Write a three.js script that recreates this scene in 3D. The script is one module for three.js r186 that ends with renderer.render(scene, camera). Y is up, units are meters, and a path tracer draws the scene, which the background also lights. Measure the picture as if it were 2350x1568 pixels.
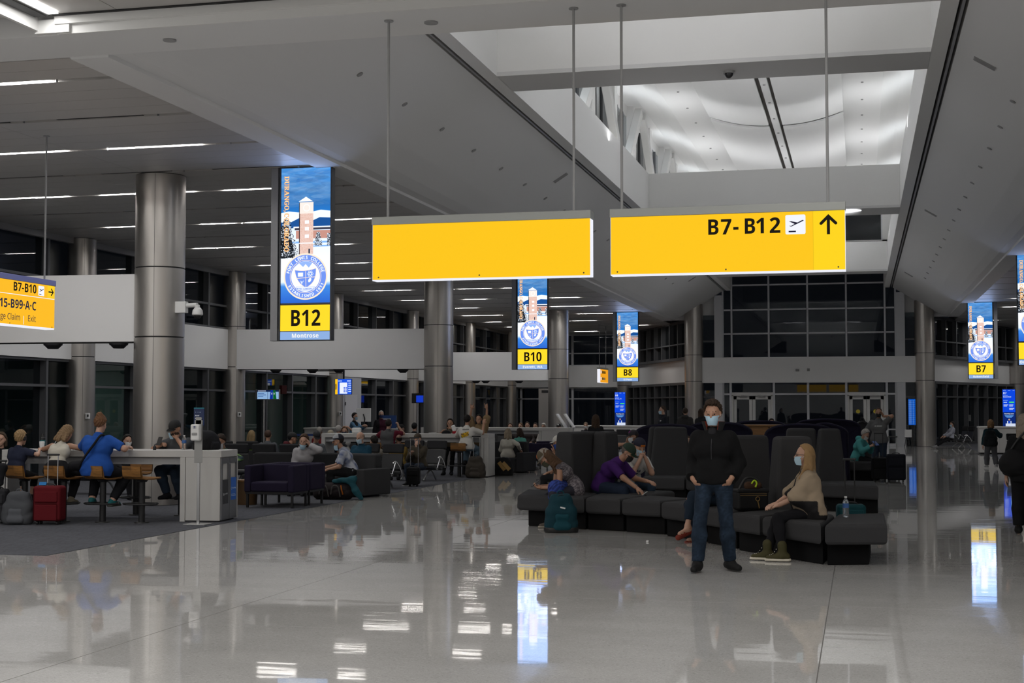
import * as THREE from 'three';
import { RoundedBoxGeometry } from 'three/addons/geometries/RoundedBoxGeometry.js';
import { mergeGeometries } from 'three/addons/utils/BufferGeometryUtils.js';
import { RectAreaLightUniformsLib } from 'three/addons/lights/RectAreaLightUniformsLib.js';
RectAreaLightUniformsLib.init();

// ------------------------------------------------------------------ camera, sky, exposure
const scene = new THREE.Scene();
scene.background = new THREE.Color().setRGB(0.0008, 0.0009, 0.0012);      // night outside the glass
const camera = new THREE.PerspectiveCamera(2 * Math.atan(784 / 3264) * 180 / Math.PI, 2350 / 1568, 0.1, 300);
camera.position.set(0, 1.68, 0);
camera.rotation.order = 'YXZ';
camera.rotation.set(2.7013 * Math.PI / 180, 13.7403 * Math.PI / 180, 0);
const renderer = new THREE.WebGLRenderer({ antialias: true });
renderer.toneMapping = THREE.LinearToneMapping;
renderer.toneMappingExposure = 4.6;
renderer.shadowMap.enabled = true;
const STRIP_GLOW = 1.2, STRIP_LIGHT = 14, NEAR_LIGHT = 27, COVE_LIGHT = 9.5;                     // linear lamps (cd/m2-like scene units)

// ------------------------------------------------------------------ helpers
let seed = 20210;
const rnd = () => { seed = (seed * 1664525 + 1013904223) >>> 0; return seed / 4294967296; };
const V = (x, y, z) => new THREE.Vector3(x, y, z);
const PI = Math.PI, D2R = PI / 180;
const used = new Map();
function numbered(n) { const k = used.get(n) || 0; used.set(n, k + 1); return k ? n + '_' + String(k).padStart(3, '0') : n; }
function mesh(name, geo, mat, parent) {
  const g = Array.isArray(geo) ? join(geo) : geo;
  const m = new THREE.Mesh(g, mat); m.name = name; m.castShadow = m.receiveShadow = true;
  if (parent) parent.add(m); else { m.name = numbered(name); scene.add(m); }
  return m;
}
function join(list) {
  if (list.length === 1) return list[0];
  return mergeGeometries(list.map((g) => { const q = g.index ? g.toNonIndexed() : g; for (const k of Object.keys(q.attributes)) if (!['position', 'normal', 'uv'].includes(k)) q.deleteAttribute(k); return q; }));
}
function group(name, x = 0, y = 0, z = 0, turn = 0) { const o = new THREE.Group(); o.name = numbered(name); o.position.set(x, y, z); o.rotation.y = turn; scene.add(o); return o; }
function tag(o, label, category, grp) { o.userData.label = label; o.userData.category = category; if (grp) o.userData.group = grp; return o; }
function thing(name, label, category, pos = [0, 0, 0], turn = 0, grp) { return tag(group(name, ...pos, turn), label, category, grp); }
function struct(o, label) { o.userData.kind = 'structure'; if (label) o.userData.label = label; return o; }
function box(x0, x1, y0, y1, z0, z1, uvScale = 1) {                            // min/max box with uv in metres
  const g = new THREE.BoxGeometry(x1 - x0, y1 - y0, z1 - z0); g.translate((x0 + x1) / 2, (y0 + y1) / 2, (z0 + z1) / 2);
  return metreUV(g, uvScale);
}
function rbox(w, h, d, r = 0.02, x = 0, y = 0, z = 0, seg = 2) { const g = new RoundedBoxGeometry(w, h, d, seg, Math.min(r, w / 2.01, h / 2.01, d / 2.01)); g.translate(x, y, z); return g; }
function metreUV(g, s = 1) {
  const p = g.attributes.position, n = g.attributes.normal, uv = new Float32Array(p.count * 2);
  for (let i = 0; i < p.count; i++) {
    const ax = Math.abs(n.getX(i)), ay = Math.abs(n.getY(i)), az = Math.abs(n.getZ(i));
    let u, v;
    if (ay >= ax && ay >= az) { u = p.getX(i); v = p.getZ(i); } else if (ax >= az) { u = p.getZ(i); v = p.getY(i); } else { u = p.getX(i); v = p.getY(i); }
    uv[2 * i] = u * s; uv[2 * i + 1] = v * s;
  }
  g.setAttribute('uv', new THREE.BufferAttribute(uv, 2)); return g;
}
function cyl(r0, r1, h, x = 0, y = 0, z = 0, seg = 24, open = false) { const g = new THREE.CylinderGeometry(r1, r0, h, seg, 1, open); g.translate(x, y + h / 2, z); return g; }   // bottom at y
function rod(a, b, r, seg = 8, r2 = r) {                                        // cylinder between two points
  const A = V(...a), B = V(...b), d = B.clone().sub(A), L = d.length();
  const g = new THREE.CylinderGeometry(r2, r, L, seg); g.translate(0, L / 2, 0);
  g.applyQuaternion(new THREE.Quaternion().setFromUnitVectors(V(0, 1, 0), d.normalize())); g.translate(...a); return g;
}
function tube(pts, r, seg = 24, rs = 6, closed = false, tension = 0.5) { return new THREE.TubeGeometry(new THREE.CatmullRomCurve3(pts.map((p) => V(...p)), closed, 'catmullrom', tension), seg, r, rs, closed); }
function prism(pts, y0, y1, bevel = 0.03, seg = 3) {                            // plan polygon [x,z] extruded upwards with rounded edges
  const s = new THREE.Shape(pts.map(([x, z]) => new THREE.Vector2(x, -z)));
  const g = new THREE.ExtrudeGeometry(s, { depth: Math.max(0.001, y1 - y0 - 2 * bevel), bevelEnabled: bevel > 0, bevelThickness: bevel, bevelSize: bevel, bevelOffset: -bevel, bevelSegments: seg, curveSegments: 6 });
  g.rotateX(-PI / 2); g.translate(0, y0 + bevel, 0); return metreUV(g);
}
function quadWall(ax, az, bx, bz, y0, y1, t = 0.2) {                            // upright slab between two plan points, thickness t away to its left
  const dx = bx - ax, dz = bz - az, L = Math.hypot(dx, dz), g = box(0, L, y0, y1, -t, 0);
  g.rotateY(Math.atan2(-dz, dx)); g.translate(ax, 0, az); return g;
}
function rectLight(x, y, z, w, h, color, intensity, dir) {                      // soft area light facing dir
  const l = new THREE.RectAreaLight(color, intensity, w, h); l.position.set(x, y, z); l.lookAt(x + dir[0], y + dir[1], z + dir[2]); l.name = numbered('area_light'); scene.add(l); return l;
}
// noise -----------------------------------------------------------
function hash2(x, y, s) { let h = (x * 374761393 + y * 668265263 + s * 974634777) | 0; h = Math.imul(h ^ (h >>> 13), 1274126177); return ((h ^ (h >>> 16)) >>> 0) / 4294967296; }
function vnoise(x, y, s, per) {
  const xi = Math.floor(x), yi = Math.floor(y), fx = x - xi, fy = y - yi, m = (a) => ((a % per) + per) % per;
  const u = fx * fx * (3 - 2 * fx), v = fy * fy * (3 - 2 * fy);
  const a = hash2(m(xi), m(yi), s), b = hash2(m(xi + 1), m(yi), s), c = hash2(m(xi), m(yi + 1), s), d = hash2(m(xi + 1), m(yi + 1), s);
  return (a + (b - a) * u) * (1 - v) + (c + (d - c) * u) * v;
}
function dataTex(n, fn, srgb = true) {
  const d = new Uint8Array(n * n * 4);
  for (let y = 0; y < n; y++) for (let x = 0; x < n; x++) { const c = fn(x / n, y / n, x, y), i = (y * n + x) * 4; d[i] = c[0]; d[i + 1] = c[1]; d[i + 2] = c[2]; d[i + 3] = 255; }
  const t = new THREE.DataTexture(d, n, n, THREE.RGBAFormat); t.magFilter = THREE.LinearFilter; t.minFilter = THREE.LinearMipmapLinearFilter; t.generateMipmaps = true;
  t.wrapS = t.wrapT = THREE.RepeatWrapping; if (srgb) t.colorSpace = THREE.SRGBColorSpace; t.needsUpdate = true; return t;
}
function canvasTex(w, h, draw) {
  const c = document.createElement('canvas'); c.width = w; c.height = h; const x = c.getContext('2d'); draw(x, w, h);
  const t = new THREE.CanvasTexture(c); t.colorSpace = THREE.SRGBColorSpace; t.anisotropy = 8; return t;
}
const clampB = (v) => Math.max(0, Math.min(255, Math.round(v)));
const std = (color, roughness = 0.7, metalness = 0, extra = {}) => new THREE.MeshStandardMaterial({ color, roughness, metalness, ...extra });
function glow(map, k = 1, base = 0x020202) { return new THREE.MeshPhysicalMaterial({ color: base, roughness: 0.7, specularIntensity: 0.25, emissive: 0xffffff, emissiveMap: map, emissiveIntensity: k }); }
function glowFlat(hex, k = 1) { return new THREE.MeshStandardMaterial({ color: 0x222222, roughness: 0.4, emissive: hex, emissiveIntensity: k }); }

// ------------------------------------------------------------------ materials
const terrazzoMap = dataTex(1024, (u, v, x, y) => {
  const c = vnoise(u * 160, v * 160, 3, 160), c2 = vnoise(u * 320, v * 320, 5, 320), big = vnoise(u * 6, v * 6, 7, 6) + 0.5 * vnoise(u * 14, v * 14, 9, 14);
  let b = 184 + (c2 - 0.5) * 16 + (big - 0.75) * 7; if (c > 0.8) b += 8; if (c < 0.15) b -= 12; if (hash2(x, y, 11) > 0.997) b -= 22;
  return [clampB(b), clampB(b * 0.993), clampB(b * 0.978)];
});
const waveTex = dataTex(256, (u, v) => { const b = 255 * (0.55 * vnoise(u * 5, v * 5, 21, 5) + 0.3 * vnoise(u * 12, v * 12, 22, 12) + 0.15 * vnoise(u * 30, v * 30, 23, 30)); return [b, b, b]; }, false);
const carpetMap = dataTex(512, (u, v, x, y) => { const b = 92 + (hash2(x, y, 31) - 0.5) * 46 + (vnoise(u * 90, v * 12, 33, 90) - 0.5) * 30 + (vnoise(u * 8, v * 8, 34, 8) - 0.5) * 10; return [clampB(b * 0.97), clampB(b * 0.98), clampB(b * 1.03)]; });
const grainTex = dataTex(256, (u, v, x, y) => { const b = 128 + (hash2(x, y, 41) - 0.5) * 60 + (vnoise(u * 60, v * 60, 42, 60) - 0.5) * 60; return [clampB(b), clampB(b), clampB(b)]; }, false);
const fabricMap = dataTex(256, (u, v, x, y) => { const b = 214 + (((x + y) & 3) < 2 ? 10 : -10) + (hash2(x, y, 43) - 0.5) * 50; return [clampB(b), clampB(b), clampB(b)]; });
const woodMap = dataTex(512, (u, v) => { const w = vnoise(u * 3 + 2 * vnoise(u * 4, v * 4, 51, 4), v * 46, 52, 46), f = vnoise(u * 20, v * 230, 53, 230); const b = 0.72 + 0.35 * (w - 0.5) + 0.16 * (f - 0.5); return [clampB(236 * b), clampB(172 * b), clampB(92 * b)]; });
const brushTex = dataTex(256, (u, v) => { const b = 128 + (vnoise(u * 200, v * 4, 61, 256) - 0.5) * 70 + (vnoise(u * 60, v * 3, 62, 60) - 0.5) * 40; return [clampB(b), clampB(b), clampB(b)]; }, false);
const rep = (t, sx, sy = sx) => { const c = t.clone(); c.repeat.set(sx, sy); c.needsUpdate = true; return c; };
const lin = (r, g, b) => new THREE.Color().setRGB(r, g, b);
const fab = (r, g, b) => new THREE.MeshPhysicalMaterial({ color: lin(r, g, b), roughness: 0.92, map: rep(fabricMap, 14), specularIntensity: 0.4 });
const M = {
  terrazzo: new THREE.MeshPhysicalMaterial({ map: rep(terrazzoMap, 0.5), color: lin(1, 1, 1), roughness: 0.035, bumpMap: rep(waveTex, 0.09, 0.42), bumpScale: 0.0011, ior: 1.6 }),
  joint: std(lin(0.11, 0.105, 0.1), 0.5),
  carpet: std(lin(0.62, 0.63, 0.67), 0.97, 0, { map: rep(carpetMap, 1.2), bumpMap: rep(grainTex, 4), bumpScale: 0.002 }),
  white: std(lin(0.66, 0.66, 0.65), 0.55),
  plaster: std(lin(0.66, 0.66, 0.66), 0.8),
  vault: std(lin(0.8, 0.8, 0.79), 0.75),
  plank: std(lin(0.48, 0.465, 0.45), 0.45, 0.2),
  slot: std(lin(0.012, 0.012, 0.013), 0.7),
  band: std(lin(0.8, 0.8, 0.8), 0.42),
  column: new THREE.MeshPhysicalMaterial({ color: lin(0.5, 0.475, 0.445), roughness: 0.36, metalness: 0.92, bumpMap: rep(brushTex, 1, 1), bumpScale: 0.0004 }),
  reveal: std(lin(0.02, 0.02, 0.02), 0.6),
  mullion: std(lin(0.12, 0.123, 0.13), 0.5, 0.3),
  mullionLight: std(lin(0.62, 0.63, 0.66), 0.5, 0.1),
  glass: new THREE.MeshPhysicalMaterial({ color: lin(0.62, 0.66, 0.68), roughness: 0.01, transmission: 1, thickness: 0, ior: 1.36 }),
  lens: new THREE.MeshStandardMaterial({ color: 0xeeeeee, roughness: 0.5, emissive: lin(1, 0.985, 0.95), emissiveIntensity: STRIP_GLOW }),
  darkMetal: std(lin(0.05, 0.05, 0.055), 0.45, 0.6),
  black: std(lin(0.012, 0.012, 0.013), 0.5),
  steel: std(lin(0.5, 0.5, 0.5), 0.3, 0.9),
  chrome: std(lin(0.75, 0.75, 0.76), 0.16, 1),
  plasticWhite: std(lin(0.75, 0.75, 0.74), 0.4),
  plasticGrey: std(lin(0.3, 0.3, 0.3), 0.5),
  laminate: std(lin(0.5, 0.49, 0.47), 0.45),
  wood: std(lin(0.5, 0.46, 0.42), 0.45, 0, { map: rep(woodMap, 1.2) }),
  fabricGrey: fab(0.06, 0.06, 0.063),
  fabricDark: fab(0.036, 0.036, 0.039),
  fabricPurple: fab(0.026, 0.02, 0.048),
  fabricNavy: fab(0.016, 0.014, 0.034),
  vinyl: std(lin(0.03, 0.03, 0.032), 0.5),
  kick: new THREE.MeshPhysicalMaterial({ color: lin(0.008, 0.008, 0.0085), roughness: 0.9, specularIntensity: 0.25 }),
};
// ================================================================== THE BUILDING
const XC = -2.31, mir = (x) => 2 * XC - x;                  // centre line of the concourse
const XL = -18.7, XR = mir(XL), ZN = 12, ZE = -78.4, HC = 5.8;
// ---- floor: terrazzo panels with recessed divider strips, carpet at the gates
{
  const fl = struct(group('floor'));
  mesh('floor_base', box(XL - 1, XR + 1, -0.2, -0.002, ZE - 1, ZN + 1), M.joint, fl);
  const xs = [-9.05, -5.15, -0.28, 4.43], zs = [12, 6, 0, -6.2, -10.35, -12.5, -15.0, -18.6, -22.6, -26.9, -31.3, -35.7, -40.3, -49, -58, -66.2];
  for (let i = 0; i < 3; i++) for (let j = 0; j < zs.length - 1; j++) mesh('floor_panel', box(xs[i] + 0.004, xs[i + 1] - 0.004, -0.03, 0, zs[j + 1] + 0.002, zs[j] - 0.002), M.terrazzo, fl);
  for (const [a, b] of [[XL, -9.05], [4.43, XR]]) for (const [z0, z1] of [[-14.6, -9], [-9, -3], [-3, 3], [3, 12]]) mesh('floor_panel', box(a + 0.005, b - 0.005, -0.03, 0, z0 + 0.004, z1 - 0.004), M.terrazzo, fl);
  for (const [a, b] of [[XL, -9.055], [4.435, XR]]) mesh('carpet', box(a, b, -0.02, 0.004, ZE, -14.6), M.carpet, fl);
  mesh('carpet', box(-9.05, 4.43, -0.02, 0.003, ZE, -66.2), M.carpet, fl);
}
// ---- flat metal plank ceilings on both sides (recessed slots every 2.2 m, lamps in every second one)
const ORD = ['first', 'second', 'third', 'fourth', 'fifth', 'sixth', 'seventh', 'eighth', 'ninth', 'tenth', 'eleventh', 'twelfth', 'thirteenth', 'fourteenth', 'fifteenth', 'sixteenth', 'seventeenth', 'eighteenth'];
const rows = [-15.85, -20.25, -24.65, -29.1, -33.5, -37.95, -42.5, -47.1, -51.65, -56.1, -60.7, -65.5, -69.7, -74.6];
const litL = [[[-11.6, -9.88]], [[-14.5, -13.24], [-13.15, -12.35], [-11.57, -10.0]], [[-16.6, -14.96], [-14.23, -12.29], [-11.65, -10.45]], [[-16.65, -15.4], [-14.31, -13.5], [-13.22, -12.0], [-11.1, -10.26]],
  [[-16.64, -15.07], [-13.6, -12.38]], [[-16.77, -15.6], [-14.34, -13.53]], [[-16.17, -15.13], [-12.6, -11.4]], [[-16.84, -15.2], [-13.42, -12.31], [-11.87, -10.4]], [[-16.95, -16.01], [-14.5, -13.67], [-11.14, -10.12]],
  [[-16.01, -15.22], [-12.09, -10.22]], [[-17.09, -15.38], [-11.9, -10.35]], [[-17.3, -16.6], [-13.11, -12.0]], [[-17.3, -16.66], [-10.89, -10.16]], [[-14.76, -13.6]]];
function plankCeiling(name, x0, x1, lit, label) {
  const c = struct(group(name), label), far = [];
  const zz = []; for (let i = 0; i < rows.length; i++) { zz.push(rows[i]); if (i + 1 < rows.length) zz.push((rows[i] + rows[i + 1]) / 2); }
  const SW = 0.07;                                              // half width of a slot
  mesh('ceiling_backing', [box(x0, x1, HC + 0.16, HC + 0.4, ZE, -14.7)], M.slot, c);
  const plank = (a, b, z0, z1) => {
    const g = box(a + 0.004, b - 0.004, HC, HC + 0.025, z0 + 0.006, z1 - 0.006);
    if (z1 < -31) far.push(g); else mesh('plank', g, M.plank, c);
  };
  let prev = -14.85;
  const xj = [x0, x0 + (x1 - x0) * 0.34, x0 + (x1 - x0) * 0.67, x1];
  for (const z of [...zz, ZE - 0.07]) {
    const top = prev, bot = z + SW, n = Math.max(1, Math.round((top - bot) / 0.53));
    for (let k = 0; k < n; k++) for (let q = 0; q < 3; q++) plank(xj[q], xj[q + 1], bot + (top - bot) * k / n, bot + (top - bot) * (k + 1) / n);
    prev = z - SW;
  }
  const o = mesh('plank', far, M.plank, c); o.userData.kind = 'stuff';
  const rails = []; for (const z of zz) for (const s of [-1, 1]) rails.push(box(x0, x1, HC, HC + 0.16, z + s * SW - 0.004, z + s * SW + 0.004));
  mesh('slot_side', rails, M.plank, c);
  // sprinkler drops and dark linear diffusers in the slots
  const bars = [], sp = [];
  for (let i = 0; i < zz.length; i++) { const s0 = hash2(i, 3, 71), occ = i % 2 ? [] : lit[i / 2]; for (let k = 0; k < 4; k++) { const xa = x0 + (x1 - x0) * ((k + 0.3 + 0.6 * s0) / 4.6), xb = Math.min(xa + 1.35, x1 - 0.15); if (xb > xa && !occ.some(([p, q]) => p < xb + 0.05 && q > xa - 0.05)) bars.push(box(xa, xb, HC + 0.01, HC + 0.02, zz[i] - 0.045, zz[i] + 0.045)); sp.push(cyl(0.018, 0.012, 0.09, Math.min(xb + 0.25, x1 - 0.1), HC - 0.02, zz[i], 8)); } }
  mesh('linear_diffuser', bars, M.slot, c); mesh('perimeter_trim', x0 < 0 ? box(x0 + 0.2, x0 + 0.32, HC - 0.14, HC - 0.002, ZE, -14.9) : box(x1 - 0.32, x1 - 0.2, HC - 0.14, HC - 0.002, ZE, -14.9), M.plasticGrey, c); mesh('sprinkler', sp, M.steel, c);
  const where = x0 < 0 ? 'left' : 'right';
  lit.forEach((segs, i) => [...segs].sort((p, q) => p[0] - q[0]).forEach(([a, b], j) => { stripLamp(a, b, rows[i], undefined, STRIP_LIGHT * (i > 7 ? 1.5 : 1)).userData.label = `glowing ceiling lamp, ${ORD[i]} row from the front over the ${where} gates, ${ORD[j]} from the left`; }));
}

function stripLamp(a, b, z, y = HC + 0.03, power = STRIP_LIGHT) {
  const t = thing('strip_lamp', '', 'ceiling light', [(a + b) / 2, y, z], 0, 'linear lamps in the plank ceiling slots');
  mesh('housing', [box(-(b - a) / 2, (b - a) / 2, 0.012, 0.07, -0.058, 0.058)], M.plasticWhite, t);
  mesh('lens', box(-(b - a) / 2 + 0.01, (b - a) / 2 - 0.01, 0, 0.012, -0.055, 0.055), M.lens, t);
  rectLight((a + b) / 2, y - 0.004, z, b - a, 0.11, lin(1, 0.982, 0.965), power, [0, -1, 0]);
  t.userData.label = 'linear lamp';
  return t;
}
plankCeiling('ceiling', XL, -8.95, litL, 'grey metal plank ceiling with recessed slots over the left gates');
plankCeiling('ceiling', mir(-8.95), XR, litL.map((r, i) => (i < 7 ? (i % 2 ? [] : [[mir(-13.4), mir(-12.2)]]) : r.map(([a, b]) => [mir(b), mir(a)]))), 'grey metal plank ceiling with recessed slots over the right gates');
// ---- sloped plaster ceilings rising to the clerestory, with border soffit and twin black air slots
function profileSweep(pts, z0, z1, th = 0.12) {                // closed section [x,y] swept along z
  const s = new THREE.Shape(pts.map(([x, y]) => new THREE.Vector2(x, y)));
  const g = new THREE.ExtrudeGeometry(s, { depth: z1 - z0, bevelEnabled: false }); g.translate(0, 0, z0); return metreUV(g);
}
for (const side of [1, -1]) {
  const X = (x) => (side > 0 ? x : mir(x)), o = (p) => { const q = p.map(([x, y]) => [X(x), y]); return side > 0 ? q : q.reverse(); };
  const c = struct(group('ceiling'), side > 0 ? 'sloped white plaster ceiling left of the clerestory' : 'sloped white plaster ceiling right of the clerestory');
  const low = [[-8.96, HC], [-8.94, HC - 0.03], [-8.46, HC - 0.03], [-8.45, HC + 0.02], [-8.28, HC + 0.05], [-8.05, HC + 0.15], [-7.6, HC + 0.395], [-6.1, 7.13]];
  mesh('slope', profileSweep(o([...low, [-6.1, 7.35], [-8.96, HC + 0.5]]), -66.1, -14.8), M.plaster, c);
  const b0 = [[-6.055, 7.13], [-6.015, 7.13], [-6.015, 7.3], [-6.055, 7.3]], lip = [[-5.97, 7.13], [-5.73, 7.13], [-5.73, 8.31], [-5.85, 8.31], [-5.97, 7.3]];
  mesh('slot_divider', profileSweep(o(b0), -66.1, -14.8), M.plasticGrey, c);
  mesh('parapet', profileSweep(o(lip), -66.1, -14.8), M.vault, c);
  mesh('slot_back', profileSweep(o([[-6.2, 7.3], [-5.9, 7.3], [-5.9, 7.36], [-6.2, 7.36]]), -66.1, -14.8), M.slot, c);
  
}
// ---- cross beams
{
  const b1 = struct(group('trim_1'), 'white cross beam over the junction in front');
  mesh('soffit', [box(XL, XR, 5.8, 6.2, -14.82, -13.9)], M.plaster, b1);
  mesh('face', [box(-8.55, XR, 5.8, 5.9, -13.9, -13.86), box(-8.55, XR, 5.9, 6.05, -13.86, -13.8)], M.white, b1);
  mesh('gap', [box(-8.55, XR, 5.985, 6.0, -13.82, -13.76)], M.slot, b1);
  mesh('upper', [box(-5.75, 1.13, 6.2, 8.31, -14.82, -14.5)], M.vault, b1);
  let n = 2;
  for (const [za, zb] of [[-22.4, -23.55], [-39.7, -41.1], [-58.0, -59.15]]) {
    const b = struct(group('trim_' + n++), 'white cross bulkhead under the clerestory');
    mesh('soffit', box(-5.74, 1.12, 7.13, 7.2, zb, za), M.plaster, b);
    mesh('bulkhead', [box(-5.74, 1.12, 7.2, 8.31, za - 0.12, za), box(-5.74, 1.12, 7.2, 8.31, zb, zb + 0.12)], M.vault, b);
  }
}
// ---- the clerestory: windows, truss diagonals, sagging ceiling sails round a central rail, lit by cove lamps
{
  const c = struct(group('ceiling'), 'bright clerestory vault with two sagging white ceiling sails');
  const z0 = -59.1, z1 = -14.8, H = 10.45;
  mesh('outer_ceiling', [box(-5.3, 0.68, H, H + 0.1, z0, z1), profileSweep([[-5.3, H], [-5.3, H + 0.1], [-7, 11.06], [-7, 10.9], [-6.1, 10.85]], z0, z1), profileSweep([[0.68, H], [1.48, 10.85], [2.38, 10.9], [2.38, 11.06], [0.68, H + 0.1]], z0, z1)], M.vault, c);
  for (const [za, zb] of [[-14.9, -22.1], [-22.5, -31.4], [-31.8, -41.9], [-42.3, -51.4], [-51.8, -59]]) for (const s of [-1, 1]) {
    const pts = []; for (let k = 0; k <= 10; k++) { const u = k / 10, x = 0.2 + 1.73 * u; pts.push([XC + s * x, 9.96 + 0.34 * u * u]); }
    const poly = [...pts, ...pts.slice().reverse().map(([x, y]) => [x, y + 0.06])];
    mesh('ceiling_sail', profileSweep(s > 0 ? poly : poly.reverse(), zb, za), M.vault, c);
  }
  mesh('central_rail', [box(XC - 0.1, XC + 0.1, 10.02, 10.08, z0, z1)], M.vault, c);
  mesh('rail_slot', [box(XC - 0.22, XC + 0.22, 10.12, 10.16, z0, z1)], std(lin(0.16, 0.15, 0.135), 0.8), c);
  const dots = []; for (let z = -17; z > -58; z -= 2.2) for (const x of [XC, -4.8, 0.15]) dots.push(cyl(0.035, 0.035, 0.02, x, x === XC ? 10.0 : H - 0.02, z, 10));
  mesh('downlight', dots, M.plasticGrey, c);
  for (const s of [1, -1]) {
    const X = (x) => (s > 0 ? x : mir(x)), bx = (a, b, ...r) => box(Math.min(X(a), X(b)), Math.max(X(a), X(b)), ...r);
    mesh('ledge', bx(-6.9, -5.8, 8.25, 8.3, z0, z1), M.vault, c);
    mesh('clerestory_wall', [bx(-6.9, -6.8, 10.55, 11, z0, z1), bx(-6.9, -6.8, 8.25, 8.6, z0, z1)], M.vault, c);
    for (let z = -15.2, k = 0; z > -58; z -= 3.45, k++) {
      mesh('clerestory_post', bx(-6.95, -6.6, 8.3, 11, z - 0.22, z + 0.22), M.vault, c);
      mesh('clerestory_mullion', [bx(-6.86, -6.78, 8.6, 10.55, z - 1.4, z - 1.33), bx(-6.86, -6.78, 8.6, 10.55, z - 2.4, z - 2.33)], M.mullion, c);
      mesh('clerestory_pane', bx(-6.83, -6.82, 8.6, 10.55, z - 3.2, z - 0.25), M.glass, c);
      const za = k % 2 ? z - 0.3 : z - 3.1, zb = k % 2 ? z - 3.1 : z - 0.3;
      const L = Math.hypot(2.3, za - zb), g = rbox(0.22, L, 0.3, 0.02); g.rotateX(Math.atan2(zb - za, 2.3)); g.translate(X(-6.42), 9.5, (za + zb) / 2); mesh('truss_diagonal', g, M.white, c);
    }
    // cove lamps on the ledge washing the vault
    for (let z = -15.6, k = 0; k < 6; z -= 7, k++) {
      const t = thing('cove_lamp', s > 0 ? ORD[k] + ' uplight from the front on the left clerestory ledge' : ORD[k] + ' uplight from the front on the right clerestory ledge', 'cove light', [X(-6.12), 8.3, z - 3.5], 0, s > 0 ? 'uplights on the left clerestory ledge' : 'uplights on the right clerestory ledge');
      mesh('housing', box(-0.08, 0.08, 0, 0.06, -3.5, 3.5), M.plasticWhite, t);
      mesh('lens', box(-0.06, 0.06, 0.06, 0.07, -3.48, 3.48), M.lens, t);
      rectLight(X(-6.12), 8.4, z - 3.5, 0.12, 6.98, lin(0.98, 0.98, 1), COVE_LIGHT, [s * 0.9, 1, 0]);
    }
  }
  mesh('gable_wall', [box(-7, 2.4, 9.75, 11.1, z0 - 0.2, z0), box(-7, 2.4, 8.2, 8.45, z0 - 0.2, z0), box(-7, -5.1, 8.4, 9.8, z0 - 0.2, z0), box(0.95, 2.4, 8.4, 9.8, z0 - 0.2, z0), box(-7, 2.4, 8.3, 11.1, z1, z1 + 0.2)], M.vault, c);
  mesh('gable_mullion', [-5.1, -3.6, -2.1, -0.6, 0.9].map((x) => box(x, x + 0.07, 8.4, 9.8, z0 - 0.14, z0 - 0.02)), M.mullionLight, c);
  mesh('gable_pane', box(-5.1, 0.95, 8.45, 9.75, z0 - 0.09, z0 - 0.08), M.glass, c);
  mesh('roof', box(-7.2, 2.6, 11.1, 11.4, z0 - 0.4, z1 + 0.3), M.slot, c);
  mesh('end_ceiling', box(-5.8, 1.2, 8.3, 8.5, -66.1, -59.1), M.vault, c);
}
// ---- junction bay round the camera: flat ceiling, its own lamps, closing walls
{
  const c = struct(group('ceiling'), 'flat plank ceiling of the junction bay in front');
  for (let z = ZN, k = 0; z > -13.7; z -= 1.3, k++) for (let q = 0; q < 6; q++) { const x0 = XL + (XR - XL) * q / 6, x1 = XL + (XR - XL) * (q + 1) / 6; mesh('plank', box(x0 + 0.005, x1 - 0.005, 6.0, 6.03, Math.max(-13.78, z - 1.3) + 0.006, z - 0.006), M.plank, c); }
  mesh('ceiling_backing', box(XL, XR, 6.2, 6.4, -13.9, ZN), M.slot, c);
  const w = struct(group('wall_near'));
  mesh('wall_panel', box(XL - 0.3, XR + 0.3, 0, 6.4, ZN, ZN + 0.3), M.plaster, w);
  for (const [n, x] of [['wall_left', XL - 0.3], ['wall_right', XR]]) { const s = struct(group(n)); mesh('wall_panel', box(x, x + 0.3, 0, 6.4, -14.8, ZN), M.plaster, s); }
  // slot lamp running along the edge of the junction (its end shows at the top left) and its white trim
  const t = thing('slot_lamp', 'bright white slot lamp running towards the camera at the ceiling edge', 'ceiling light', [-8.5, 5.98, -10.4]);
  mesh('lens', box(-0.06, 0.06, 0, 0.012, -3.3, 3.3), M.lens, t); mesh('housing', [box(-0.1, -0.06, -0.01, 0.1, -3.32, 3.32), box(-0.24, -0.1, -0.015, -0.005, -3.32, 3.32)], M.black, t);
  mesh('trim', [box(-0.3, -0.26, -0.14, 0.02, -3.42, 3.4), box(-0.3, 0.12, -0.17, -0.02, -3.5, -3.42)], M.white, t);
  rectLight(-8.5, 5.97, -10.4, 0.12, 6.6, lin(1, 0.982, 0.965), 5, [0, -1, 0]);
  for (const z of [-11.2, -6.8, -2.4, 2, 6.4]) for (const [a, b] of [[-16.5, -14.6], [-13, -11.2], [-5.6, -3.8], [-1, 0.8], [7, 8.8]]) {
    if (a === -5.6 && z < -10) continue;
    const q = stripLamp(a, b, z, 5.985, NEAR_LIGHT); q.userData.label = 'linear lamp in the junction ceiling'; q.userData.group = 'linear lamps of the junction ceiling';
  }
}
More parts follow.
